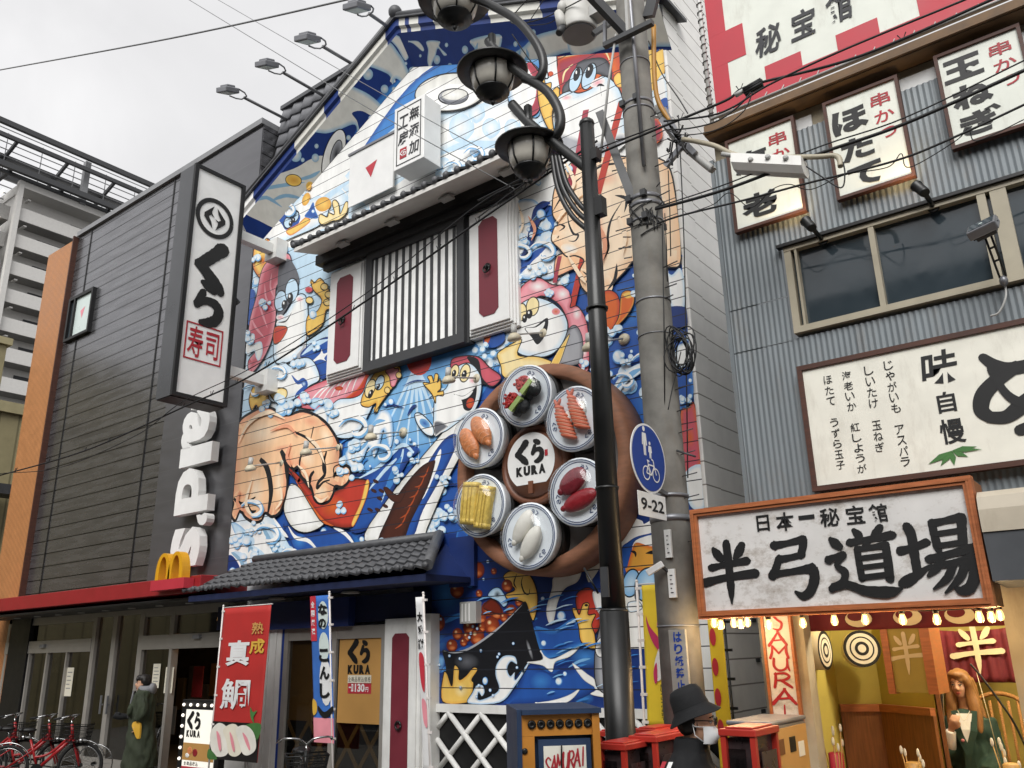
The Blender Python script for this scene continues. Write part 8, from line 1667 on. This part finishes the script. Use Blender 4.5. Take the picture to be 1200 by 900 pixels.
# ---------------------------------------------------------------- bicycles
def bicycle(loc, rz, lab, frame_m, grp=None, basket=True):
    """built along +X, front wheel at +X"""
    t = thing('bicycle', (0, 0, 0), lab, 'bicycle', grp)
    rw = .31; rx, fx_ = -.50, .55
    for nm, x in (('rear', rx), ('front', fx_)):
        b = MB(); b.tube([(x + rw * math.cos(a), 0, rw + rw * math.sin(a)) for a in [2 * math.pi * k / 32 for k in range(33)]], .022, 'rubber', 8, False); wh = b.obj('wheel', t)
        b = MB(); b.tube([(x + (rw - .03) * math.cos(a), 0, rw + (rw - .03) * math.sin(a)) for a in [2 * math.pi * k / 32 for k in range(33)]], .010, 'chrome', 6, False)
        for k in range(18): a = 2 * math.pi * k / 18; b.tube([(x, .015 * (-1) ** k, rw), (x + (rw - .03) * math.cos(a), 0, rw + (rw - .03) * math.sin(a))], .0025, 'spoke', 4, False)
        b.lathe([(.03, -.045), (.03, .045)], (x, 0, rw), (0, 1, 0), 'black_metal', 12); b.obj('rim', wh)
        b = MB(); b.tube([(x + (rw + .045) * math.cos(a), 0, rw + (rw + .045) * math.sin(a)) for a in ([R(20 + 8 * k) for k in range(18)] if nm == 'front' else [R(10 + 8 * k) for k in range(20)])], .012, 'black_metal' if frame_m == 'black_metal' else 'chrome', 6); b.obj('mudguard', t)
    b = MB(); bbk, st_, hd_ = Vector((-.05, 0, .28)), Vector((-.2, 0, .70)), Vector((.38, 0, .78))
    b.tube([hd_ + Vector((.02, 0, -.07)), bbk], .026, frame_m, 10); b.tube(catmull([hd_ + Vector((.01, 0, -.02)), Vector((.1, 0, .5)), Vector((-.12, 0, .45))], 5), .018, frame_m, 8); b.tube([bbk, st_], .018, frame_m, 8)
    for s in (-.05, .05):
        b.tube([bbk + Vector((0, s * .5, 0)), (rx, s, rw)], .012, frame_m, 6); b.tube([Vector((-.14, s * .3, .55)), (rx, s, rw)], .010, frame_m, 6); b.tube([hd_ + Vector((.03, s * .7, -.1)), (fx_, s, rw)], .013, frame_m, 6)
    b.tube([hd_ + Vector((.02, 0, -.1)), hd_ + Vector((-.02, 0, .12))], .022, frame_m, 8); b.obj('frame', t)
    b = MB(); b.tube([st_, st_ + Vector((-.04, 0, .12))], .013, 'chrome', 8); b.ell(st_ + Vector((-.06, 0, .14)), (.13, .075, .035), 'black', 14, 8); b.ell(st_ + Vector((-.14, 0, .145)), (.06, .10, .04), 'black', 12, 8); b.obj('saddle', t)
    b = MB(); top = hd_ + Vector((-.03, 0, .18)); b.tube([hd_ + Vector((-.02, 0, .1)), top], .012, 'chrome', 8)
    for s in (-1, 1):
        b.tube(catmull([top, top + Vector((.05, s * .08, .06)), top + Vector((.03, s * .22, .07)), top + Vector((-.14, s * .27, .04))], 5), .011, 'chrome', 8); b.tube([top + Vector((-.07, s * .262, .05)), top + Vector((-.18, s * .275, .035))], .017, 'rubber', 8); b.tube([top + Vector((.0, s * .25, .06)), top + Vector((-.1, s * .3, .02))], .006, 'chrome', 5)
    b.obj('handlebar', t)
    b = MB(); b.lathe([(.085, -.008), (.085, .008)], bbk + Vector((0, -.06, 0)), (0, 1, 0), 'black_metal', 20); b.tube([bbk + Vector((0, -.08, 0)), bbk + Vector((.1, -.08, -.13))], .01, 'chrome', 6); b.tube([bbk + Vector((0, .08, 0)), bbk + Vector((-.1, .08, .13))], .01, 'chrome', 6); b.box(.0, .2, -.12, -.07, .13, .155, 'rubber'); b.box(-.25, -.05, .07, .12, .40, .425, 'rubber'); b.obj('crank', t)
    if basket:
        b = MB(); k0 = Vector((.48, 0, .66))
        for j in range(5):
            h = j * .055; g = 1 + .06 * j; q = [k0 + Vector((sx * .13 * g, sy * .17 * g, h)) for sx, sy in ((-1, -1), (1, -1), (1, 1), (-1, 1), (-1, -1))]; b.tube(q, .005 if j < 4 else .008, 'black_metal', 4, False)
        for k in range(10):
            u = -1 + .2 * k + .1
            for sy in (-1, 1): b.tube([k0 + Vector((u * .13, sy * .17, 0)), k0 + Vector((u * .13 * 1.24, sy * .17 * 1.24, .22))], .003, 'black_metal', 4, False)
            for sx in (-1, 1): b.tube([k0 + Vector((sx * .13, u * .17, 0)), k0 + Vector((sx * .13 * 1.24, u * .17 * 1.24, .22))], .003, 'black_metal', 4, False)
        b.box(k0.x - .13, k0.x + .13, -.17, .17, .655, .66, 'black_metal'); b.obj('basket', t)
    b = MB(); b.lathe([(.035, 0), (.04, .05), (.03, .07)], hd_ + Vector((.1, 0, -.12)), (1, 0, 0), 'chrome', 12); b.tube([(rx, .04, rw), (rx - .05, .16, .0)], .01, 'chrome', 6); b.obj('headlight', t)
    t.location = loc; t.rotation_euler.z = rz; return t
q = PZ(62, 880, .31)
bk = bicycle(PZ(30, 905, .15) * 1.0, R(-12), 'red bicycle with a front basket parked nearest the person in green', 'bike_red', 'red bicycles parked before the glass doors')
p0 = PY(50, 885, 6.6); bk.location = (p0.x, 6.6, 0); bk.rotation_euler.z = R(48)
bk2 = dup(bk, (-.62, -.05, 0), 'red bicycle at the left edge, half behind the first red one', rz=R(45)); bk3 = dup(bk, (-1.5, -.2, 0), 'red bicycle farthest left, mostly beyond the edge of the photo', rz=R(50))
p0 = PY(366, 905, 6.4); bk4 = bicycle((p0.x - .1, 6.35, 0), R(-35), 'black bicycle parked in front of the entrance glass under the blue banner', 'black_metal')
# ---------------------------------------------------------------- shops across the street, behind the camera
os_ = thing('opposite_building', (-6, -9, 0), 'plain three storey shop row across the street behind the viewer', 'building')
b = MB(); b.box(-45, 22, -13, -7.5, 0, 10.5, 'opposite_wall'); b.obj('wall', os_)
for k in range(9, 22):
    for z in (3.6, 6.6): b = MB(); b.box(-43 + k * 3, -41.2 + k * 3, -7.5, -7.44, z, z + 1.4, 'dark_glass'); b.obj('window', os_)
    b = MB(); b.box(-43 + k * 3, -40.8 + k * 3, -7.5, -7.44, .2, 2.5, 'interior_dark'); b.obj('doorway', os_)
# ---------------------------------------------------------------- people
def limb(mb, pts, rs, m, seg=12): mb.tube(catmull(pts, 5), [r for r in catmull([(r, 0, 0) for r in rs], 5) and [v.x for v in catmull([(r, 0, 0) for r in rs], 5)]], m, seg)
def ring_at(c, rx, ry, n=20, tilt=0): return [Vector((c[0] + rx * math.cos(a), c[1] + ry * math.sin(a), c[2] + tilt * math.sin(a))) for a in [2 * math.pi * k / n for k in range(n)]]
def hand(mb, w_, d, side, palm_n, s=1.0, curl=.6, m='skin'):
    """hand from the wrist w_ along d, palm facing palm_n"""
    d = Vector(d).normalized(); n = Vector(palm_n); n = (n - d * n.dot(d)).normalized(); x = d.cross(n) * side
    w_ = Vector(w_)
    mb.loft([[w_ + d * t * s + x * (a * math.cos(k)) * s + n * (b2 * math.sin(k)) * s for k in [2 * math.pi * i / 10 for i in range(10)]] for t, a, b2 in ((-.01, .026, .02), (.03, .036, .018), (.07, .042, .015), (.09, .038, .013))], m)
    for i, (o, L) in enumerate(((-.030, .070), (-.010, .080), (.011, .074), (.030, .058))):
        p = w_ + d * .082 * s + x * o * s; q = [p]; a = 0
        for f in (.45, .32, .23): a += curl * .75; dd = d * math.cos(a) + n * math.sin(a); q.append(q[-1] + dd * (L * f * s))
        mb.tube(q, [.0105 * s, .0098 * s, .0088 * s, .007 * s], m, 7); mb.ell(q[-1], .007 * s, m, 7, 5)
    p = w_ + d * .025 * s - x * .03 * s; q = [p, p - x * .022 * s + d * .03 * s + n * .012 * s, p - x * .018 * s + d * .06 * s + n * .026 * s]; mb.tube(q, [.013 * s, .011 * s, .008 * s], m, 7); mb.ell(q[-1], .008 * s, m, 7, 5)
def head_mesh(mb, c, yaw, pitch=0, s=1.0, m='skin', female=False):
    """c: centre of the skull; face looks along yaw (0 = +X)"""
    rot = Matrix.Rotation(yaw, 3, 'Z') @ Matrix.Rotation(-pitch, 3, 'Y'); c = Vector(c)
    T = lambda x, y, z: c + rot @ Vector((x * s, y * s, z * s))
    mb.ell(T(-.008, 0, .035), (.095 * s, .075 * s, .088 * s), m, 18, 12, rot); k = .93 if female else 1
    mb.ell(T(.025, 0, -.03), (.065 * s, .060 * k * s, .085 * s), m, 16, 10, rot); mb.ell(T(.048, 0, -.085), (.034 * s, .034 * k * s, .03 * s), m, 12, 8, rot)
    for sd in (-1, 1): mb.ell(T(.055, sd * .034, -.03), (.025 * s, .022 * s, .026 * s), m, 10, 8, rot); mb.ell(T(-.005, sd * .077, -.01), (.02 * s, .010 * s, .032 * s), m, 10, 8, rot)
    mb.tube([T(.083, 0, .018), T(.096, 0, -.012), T(.106, 0, -.028)], [.009 * s, .012 * s, .014 * s], m, 8); mb.ell(T(.096, 0, -.03), (.014 * s, .017 * s, .010 * s), m, 8, 6, rot)
    return T, rot
def face(T, rot, par, s=1.0, lips='lip'):
    b = MB()
    for sd in (-1, 1):
        b.ell(T(.079, sd * .032, .006), (.006 * s, .013 * s, .006 * s), 'white_clean', 10, 6, rot); b.ell(T(.083, sd * .032, .006), (.004 * s, .006 * s, .006 * s), 'eye', 8, 6, rot); b.tube([T(.086, sd * .017, .012), T(.087, sd * .032, .016), T(.079, sd * .047, .011)], .0028 * s, 'eye', 5)
    b.obj('eyes', par)
    b = MB()
    for sd in (-1, 1): b.tube([T(.089, sd * .016, .030), T(.088, sd * .034, .036), T(.077, sd * .052, .030)], .0032 * s, 'hair', 5)
    b.obj('eyebrows', par)
    b = MB(); b.ell(T(.086, 0, -.062), (.008 * s, .022 * s, .005 * s), lips, 10, 6, rot); b.ell(T(.085, 0, -.069), (.008 * s, .018 * s, .006 * s), lips, 10, 6, rot); b.obj('mouth', par)

# person in the long green coat, standing before the doors and facing left
Yg = 7.35; gp = PY(166, 830, Yg); gx = gp.x; ztop = PY(168, 791, Yg).z; H = ztop; k = H / 1.70
pg = thing('person', (gx, Yg, 0), 'person in a long dark green coat and black mitten before the glass doors', 'person')
fy_ = R(183)                                                 # looking along -X, a little to the camera
zc = H - .115
b = MB(); T, rot = head_mesh(b, (gx - .02, Yg, zc), R(190), -.03, 1.02); b.tube([(gx + .01, Yg, zc - .05), (gx + .02, Yg, zc - .17), (gx + .03, Yg, zc - .22)], [.05, .052, .07], 'skin', 12)
b.loft([ring_at((gx + .03, Yg, z), rx, ry) for z, rx, ry in ((.95, .13, .16), (1.15, .12, .16), (1.32, .12, .19), (1.40, .07, .09))], 'skin')
for sd in (-1, 1): limb(b, [(gx + .03, Yg + sd * .09, .95), (gx + .03, Yg + sd * .09, .5), (gx + .03, Yg + sd * .09, .08)], [.085, .06, .045], 'skin')
LH, RH = Vector((gx - .25, Yg - .12, 1.02)), Vector((gx + .02, Yg - .23, .90))
limb(b, [(gx + .03, Yg - .18, 1.33), (gx + .07, Yg - .25, 1.1), (gx + .03, Yg - .24, .98)], [.05, .045, .03], 'skin'); limb(b, [(gx + .03, Yg + .16, 1.33), (gx + .0, Yg + .1, 1.08), (gx - .2, Yg - .02, 1.02)], [.05, .045, .03], 'skin')
hand(b, RH + Vector((0, 0, .03)), (-.1, 0, -1), 1, (-1, .2, 0), 1.0, .7); smooth_body(b, .011, 3).obj('body', pg); face(T, rot, pg, 1.02)
b = MB(); hr = [(-.02, 0, .055, .105, .088, .075), (-.05, 0, .02, .075, .086, .085), (.045, .0, .085, .05, .07, .035), (-.02, .07, .015, .05, .02, .06), (-.02, -.07, .015, .05, .02, .06), (.075, .02, .065, .022, .05, .03)]
for x, y, z, a, e, f in hr: b.ell(T(x, y, z), (a, e, f), 'hair', 14, 10, rot)
smooth_body(b, .007, 1, .016).obj('hair', pg)
b = MB(); b.loft([ring_at((gx + .03 + dx, Yg, z), rx, ry, 24) for z, rx, ry, dx in ((.30, .24, .28, .02), (.5, .23, .27, .02), (.75, .20, .25, .01), (1.0, .175, .235, 0), (1.18, .165, .235, 0), (1.32, .145, .225, 0), (1.40, .10, .14, 0), (1.43, .08, .09, 0))], 'coat_green')
limb(b, [(gx + .03, Yg - .19, 1.35), (gx + .08, Yg - .27, 1.12), (gx + .03, Yg - .25, .97)], [.085, .085, .07], 'coat_green'); limb(b, [(gx + .03, Yg + .18, 1.35), (gx + .02, Yg + .14, 1.1), (gx - .17, Yg - .0, 1.02)], [.085, .085, .065], 'coat_green')
b.ell((gx - .12, Yg - .14, 1.1), (.05, .1, .09), 'coat_green', 12, 8); smooth_body(b, .016, 2, .028).obj('coat', pg)
b = MB(); b.loft([ring_at((gx + .05, Yg, z), rx, ry, 20, .02) for z, rx, ry in ((1.37, .12, .15), (1.43, .13, .14), (1.47, .11, .11), (1.44, .07, .08))], 'hoodie'); b.ell((gx + .13, Yg, 1.40), (.06, .12, .09), 'hoodie', 14, 8); b.box(gx - .13, gx - .12, Yg - .06, Yg + .06, 1.12, 1.38, 'hoodie'); b.obj('hood', pg)
b = MB()
for sd in (-1, 1): b.tube([(gx - .13, Yg - .05 + sd * .02, 1.38), (gx - .15, Yg - .06 + sd * .02, 1.2), (gx - .165, Yg - .07 + sd * .02, 1.0)], .008, 'hoodie', 6)
b.obj('drawstring', pg)
for sd in (-1, 1):
    b = MB(); b.ell((gx - .02, Yg + sd * .09, .045), (.13, .05, .05), 'shoe', 14, 8); b.obj('shoe', pg)
b = MB()
for sd in (-1, 1): b.tube([(gx + .03, Yg + sd * .09, .5), (gx + .03, Yg + sd * .09, .07)], [.10, .075], 'jeans', 14)
b.obj('trousers', pg)
b = MB(); b.tube(catmull([(gx - .17, Yg, 1.02), (gx - .25, Yg - .04, 1.02), (gx - .32, Yg - .06, 1.03), (gx - .37, Yg - .07, 1.05)], 4), [.04] * 4 + [.048] * 8 + [.03], 'cloth_black', 12); b.tube([(gx - .27, Yg - .06, 1.04), (gx - .30, Yg - .1, 1.08)], [.022, .016], 'cloth_black', 8); b.obj('mitten', pg)
b = MB(); q = catmull([(gx + .0, Yg - .27, .96), (gx + .03, Yg - .28, .86), (gx + .06, Yg - .27, .72)], 6); b.ribbon(q, [.03, .045, .055, .06, .06, .055, .05, .045, .04, .035, .03, .02, .01], 'yellow_cloth', (0, -1, 0)); b.ribbon([p + Vector((.02, .012, 0)) for p in q], [.03, .04, .045, .05, .05, .05, .045, .04, .035, .03, .025, .02, .01], 'yellow_cloth', (.4, -1, 0)); hc_ = b.obj('hand_cloth'); hc_.rotation_euler.z = R(46); hc_.location = Vector((gx, Yg, 0)) + Matrix.Rotation(R(46), 3, 'Z') @ (hc_.location - Vector((gx, Yg, 0))); tag(hc_, 'yellow cloth hanging from the hand of the person in green', 'cloth')

pg.rotation_euler.z = R(46)
# woman in the shop, seen to the waist and below
Yw = 8.15; wp = PY(1130, 830, Yw); wx = wp.x; ztop = PY(1124, 784, Yw).z; zc = ztop - .12
pw = thing('person', (wx, Yw, 0), 'woman with long brown hair in a dark green robe in the lit shop opening', 'person')
yw_ = R(-96)
b = MB(); hc = (PY(1125, 803, Yw).x, Yw - .02, zc); T, rot = head_mesh(b, hc, yw_, -.12, .90, 'skin', True); b.tube([(hc[0] + .005, Yw, zc - .04), (wx - .0, Yw + .01, zc - .17), (wx + .01, Yw + .02, zc - .24)], [.042, .043, .07], 'skin', 12)
zs = zc - .22
b.loft([ring_at((wx + .01, Yw + .02, z), rx, ry) for z, rx, ry in ((zs - .75, .16, .12), (zs - .45, .13, .10), (zs - .2, .13, .10), (zs - .04, .135, .08), (zs + .03, .06, .05))], 'skin')
for sd in (-1, 1): limb(b, [(wx + sd * .08, Yw + .02, zs - .72), (wx + sd * .08, Yw + .02, zs - 1.05), (wx + sd * .08, Yw + .03, .06)], [.09, .06, .04], 'skin')
# her right arm (picture left) is raised: forearm up, hand at the collar
eL = Vector((wx - .17, Yw - .06, zs - .33)); hL = Vector((wx - .085, Yw - .17, zs - .10)); sL_ = Vector((wx - .13, Yw + .02, zs - .05)); sR_ = Vector((wx + .14, Yw + .02, zs - .05)); eR = Vector((wx + .18, Yw - .02, zs - .33)); hR = Vector((wx + .1, Yw - .16, zs - .45))
limb(b, [sL_, eL, hL - (hL - eL).normalized() * .03], [.048, .04, .026], 'skin'); limb(b, [sR_, eR, hR], [.048, .04, .026], 'skin'); hand(b, hL - (hL - eL).normalized() * .02, (hL - eL) + Vector((.06, 0, .05)), 1, (.3, 1, .3), .92, .75); hand(b, hR, (-.8, -.2, -.2), -1, (0, 1, 0), .92, .6)
smooth_body(b, .010, 3).obj('body', pw); face(T, rot, pw, .9)
b = MB()
for x, y, z, a, e, f in ((-.025, 0, .05, .10, .085, .08), (.03, 0, .095, .06, .075, .035), (-.06, 0, -.02, .07, .09, .11)): b.ell(T(x, y, z), (a, e, f), 'hair_brown', 14, 10, rot)
for sd in (-1, 1):
    b.tube(catmull([T(.035, sd * .05, .085), T(.02, sd * .082, .02), T(.005, sd * .085, -.08), T(.03, sd * .10, -.2), T(.07, sd * .11, -.36), T(.075, sd * .11, -.48 if sd > 0 else -.42)], 5), [.03, .032, .034, .036, .036, .036, .036, .036, .038, .04, .042, .043, .044, .045, .046, .046, .045, .044, .043, .042, .04, .037, .033, .028, .02, .008], 'hair_brown', 10)
    b.tube(catmull([T(-.03, sd * .07, .05), T(-.05, sd * .08, -.1), T(-.03, sd * .11, -.28), T(.02, sd * .13, -.45)], 5), [.05] * 12 + [.045, .04, .03, .012], 'hair_brown', 10)
smooth_body(b, .008, 1, .012).obj('hair', pw)
b = MB(); b.loft([ring_at((wx + .01, Yw + .02, z), rx, ry, 22) for z, rx, ry in ((.25, .23, .18), (.6, .22, .17), (zs - .6, .18, .15), (zs - .3, .165, .135), (zs - .1, .17, .125), (zs - .02, .13, .10), (zs + .02, .085, .075))], 'robe_green'); limb(b, [sL_, eL + Vector((-.02, 0, 0)), eL.lerp(hL, .35)], [.065, .08, .075], 'robe_green'); limb(b, [sR_, eR, hR + Vector((.03, 0, 0))], [.065, .08, .085], 'robe_green')
smooth_body(b, .013, 2, .022).obj('robe', pw)
b = MB(); b.ngon([(wx - .05, Yw - .1, zs + .0), (wx + .07, Yw - .1, zs + .0), (wx + .045, Yw - .135, zs - .12), (wx + .01, Yw - .15, zs - .26), (wx - .02, Yw - .14, zs - .12)], 'white_clean'); b.obj('top', pw)
b = MB(); limb(b, [eL.lerp(hL, .12), eL.lerp(hL, .5) + Vector((0, -.01, -.015)), hL - (hL - eL).normalized() * .035], [.055, .05, .036], 'white_clean'); b.obj('sleeve', pw)
b = MB()
for s_ in (-1, 1): b.ribbon([Vector((wx + .01 + s_ * .075, Yw - .085, zs + .02)), Vector((wx + .01 + s_ * .06, Yw - .145, zs - .13)), Vector((wx + .01 - s_ * .005, Yw - .165, zs - .3)), Vector((wx + .01 - s_ * .03, Yw - .17, zs - .5))], [.022, .026, .026, .024], 'robe_green', (0, -1, .3))
b.ell((wx - .02, Yw - .16, zs - .2), (.014, .006, .012), 'pink', 8, 6); b.obj('collar', pw)
b = MB(); b.tube(catmull([(wx - .035, Yw - .085, zs + .02), (wx + .01, Yw - .14, zs - .05), (wx + .055, Yw - .085, zs + .02)], 5), .0025, 'paper', 5); b.obj('necklace', pw)
for sd in (-1, 1): b = MB(); b.ell((wx + sd * .08, Yw - .04, .035), (.045, .11, .04), 'shoe', 12, 8); b.obj('shoe', pw)

# man in a bucket hat, close, seen from behind in right profile
Yh = 4.75; hp = PY(817, 850, Yh); hx = hp.x; zc = PY(822, 846, Yh).z
ph = thing('person', (hx, Yh, 0), 'man in a black bucket hat, white face mask and striped black jacket', 'person')
b = MB(); hc = Vector((hx + .0, Yh, zc)); T, rot = head_mesh(b, hc, R(18), -.06, 1.03); b.tube([hc + Vector((-.02, 0, -.05)), hc + Vector((-.05, 0, -.18)), hc + Vector((-.07, 0, -.25))], [.058, .058, .08], 'skin', 12)
zs = zc - .215; cx_ = hx - .07
b.loft([ring_at((cx_, Yh, z), rx, ry) for z, rx, ry in ((.9, .15, .15), (1.15, .15, .16), (zs - .1, .13, .2), (zs, .08, .1))], 'skin')
for sd in (-1, 1):
    limb(b, [(cx_, Yh + sd * .2, zs - .05), (cx_ - .04, Yh + sd * .26, zs - .33), (cx_ + .1, Yh + sd * .24, zs - .5)], [.055, .045, .032], 'skin'); limb(b, [(cx_, Yh + sd * .09, .92), (cx_, Yh + sd * .09, .5), (cx_, Yh + sd * .09, .06)], [.09, .065, .045], 'skin'); hand(b, (cx_ + .1, Yh + sd * .24, zs - .5), (.7, 0, -.5), sd, (0, -sd, -.3), 1, .6)
smooth_body(b, .012, 3).obj('body', ph); face(T, rot, ph, 1.03)
b = MB()
for x, y, z, a, e, f in ((-.045, 0, .0, .075, .084, .085), (-.03, .07, -.01, .055, .02, .05), (-.03, -.07, -.01, .05, .02, .05)): b.ell(T(x, y, z), (a, e, f), 'hair', 14, 10, rot)
smooth_body(b, .01, 2).obj('hair', ph)
b = MB(); n = 32; rt_ = rot @ Matrix.Rotation(R(-24), 3, 'Y'); prof_ = [(.001, .165), (.05, .163), (.088, .152), (.105, .12), (.112, .06), (.116, .035), (.165, -.012), (.168, -.018), (.116, .022)]; L = []
o_ = T(-.014, 0, .034)
L = [[o_ + rt_ @ Vector((r * .95 * math.cos(a), r * .85 * math.sin(a), z + .005 * math.sin(3 * a) * (r > .13))) for a in [2 * math.pi * i / n for i in range(n)]] for r, z in prof_]
b.loft(L, 'cloth_black', cap=False); hb = b.obj('bucket_hat', ph)
b = MB(); b.loft([[o_ + rt_ @ Vector((r * .95 * math.cos(a), r * .85 * math.sin(a), z)) for a in [2 * math.pi * i / n for i in range(n)]] for r, z in ((.1135, .045), (.1145, .05), (.1135, .055))], 'cloth_black', cap=False); b.obj('hat_seam', hb)
b = MB(); g = []
for j in range(7):
    v = -.105 + .09 * j / 6; row = []
    for i in range(13): a = R(-75 + 150 * i / 12); bulge = 1.03 + .10 * math.sin(math.pi * j / 6) * math.cos(a) ** 2; row.append(b.bm.verts.new(T(.02 + (.080 + .012 * math.sin(math.pi * j / 6)) * math.cos(a) * bulge, .068 * math.sin(a) * bulge, v)))
    g.append(row)
mi_ = b.mi('mask')
for j in range(6):
    for i in range(12): f = b.bm.faces.new((g[j][i], g[j][i + 1], g[j + 1][i + 1], g[j + 1][i])); f.material_index = mi_; f.smooth = True
mk = b.obj('face_mask', ph)
b = MB()
for sd in (-1, 1):
    for z in (-.02, -.095): b.tube([T(.045, sd * .068, z), T(.0, sd * .088, (z - .01) * .6), T(-.012, sd * .090, -.005)], .003, 'mask', 5)
b.obj('ear_loop', mk)
b = MB()
for sd in (-1, 1): b.tube([T(.104, sd * .034 + .026 * math.cos(a), .01 + .02 * math.sin(a)) for a in [2 * math.pi * i / 14 for i in range(15)]], .003, 'black', 5, False); b.tube([T(.1, sd * .06, .015), T(.04, sd * .083, .015), T(-.01, sd * .085, .01)], .003, 'black', 5)
b.obj('spectacles', ph)
b = MB(); b.loft([ring_at((cx_ + dx, Yh, z), rx, ry, 24) for z, rx, ry, dx in ((.78, .19, .22, 0), (1.0, .19, .22, 0), (zs - .25, .18, .24, 0), (zs - .08, .16, .235, 0), (zs - .01, .12, .16, 0), (zs + .06, .095, .10, .015), (zs + .13, .088, .09, .03), (zs + .135, .07, .07, .03))], 'cloth_black')
for sd in (-1, 1): limb(b, [(cx_, Yh + sd * .2, zs - .06), (cx_ - .04, Yh + sd * .27, zs - .33), (cx_ + .08, Yh + sd * .25, zs - .48)], [.085, .08, .06], 'cloth_black')
smooth_body(b, .014, 2, .016).obj('jacket', ph)
b = MB()
for o, m in ((-.035, 'stripe_red'), (.005, 'white_clean')):
    q = catmull([(cx_ - .03 + o, Yh - .17, zs + .015), (cx_ - .02 + o, Yh - .30, zs - .09), (cx_ - .05 + o, Yh - .357, zs - .3)], 6); b.ribbon(q, [.013] * len(q), m, (.05, -1, .25))
b.obj('sleeve_stripe', ph)
b = MB()
for sd in (-1, 1): b.tube([(cx_, Yh + sd * .09, .85), (cx_, Yh + sd * .09, .06)], [.11, .08], 'cloth_black', 14)
b.obj('trousers', ph)
for sd in (-1, 1): b = MB(); b.ell((cx_ + .05, Yh + sd * .09, .045), (.14, .05, .05), 'shoe', 14, 8); b.obj('shoe', ph)

# parts made in one go that are separate pieces
def split(o):
    bm = bmesh.new(); bm.from_mesh(o.data); bm.verts.index_update(); seen = set(); isl = []
    for v in bm.verts:
        if v.index in seen: continue
        st_, cur = [v], set()
        while st_:
            q = st_.pop()
            if q.index in cur: continue
            cur.add(q.index); st_ += [e.other_vert(q) for e in q.link_edges]
        seen |= cur; isl.append(cur)
    if len(isl) > 1:
        for s in isl[1:]:
            c = o.copy(); c.data = o.data.copy(); COL.objects.link(c); b2 = bmesh.new(); b2.from_mesh(c.data); b2.verts.index_update()
            bmesh.ops.delete(b2, geom=[v for v in b2.verts if v.index not in s], context='VERTS'); b2.to_mesh(c.data); b2.free()
        bmesh.ops.delete(bm, geom=[v for v in bm.verts if v.index not in isl[0]], context='VERTS'); bm.to_mesh(o.data)
    bm.free()
for o in [o for o in COL.objects if o.type == 'MESH' and o.name.split('.')[0] in ('downlight', 'vent', 'joint_strip', 'door_sensor', 'bulb', 'bolt', 'long_beam', 'cross_beam', 'post', 'wall_poster', 'ceiling_lamp')]: split(o)
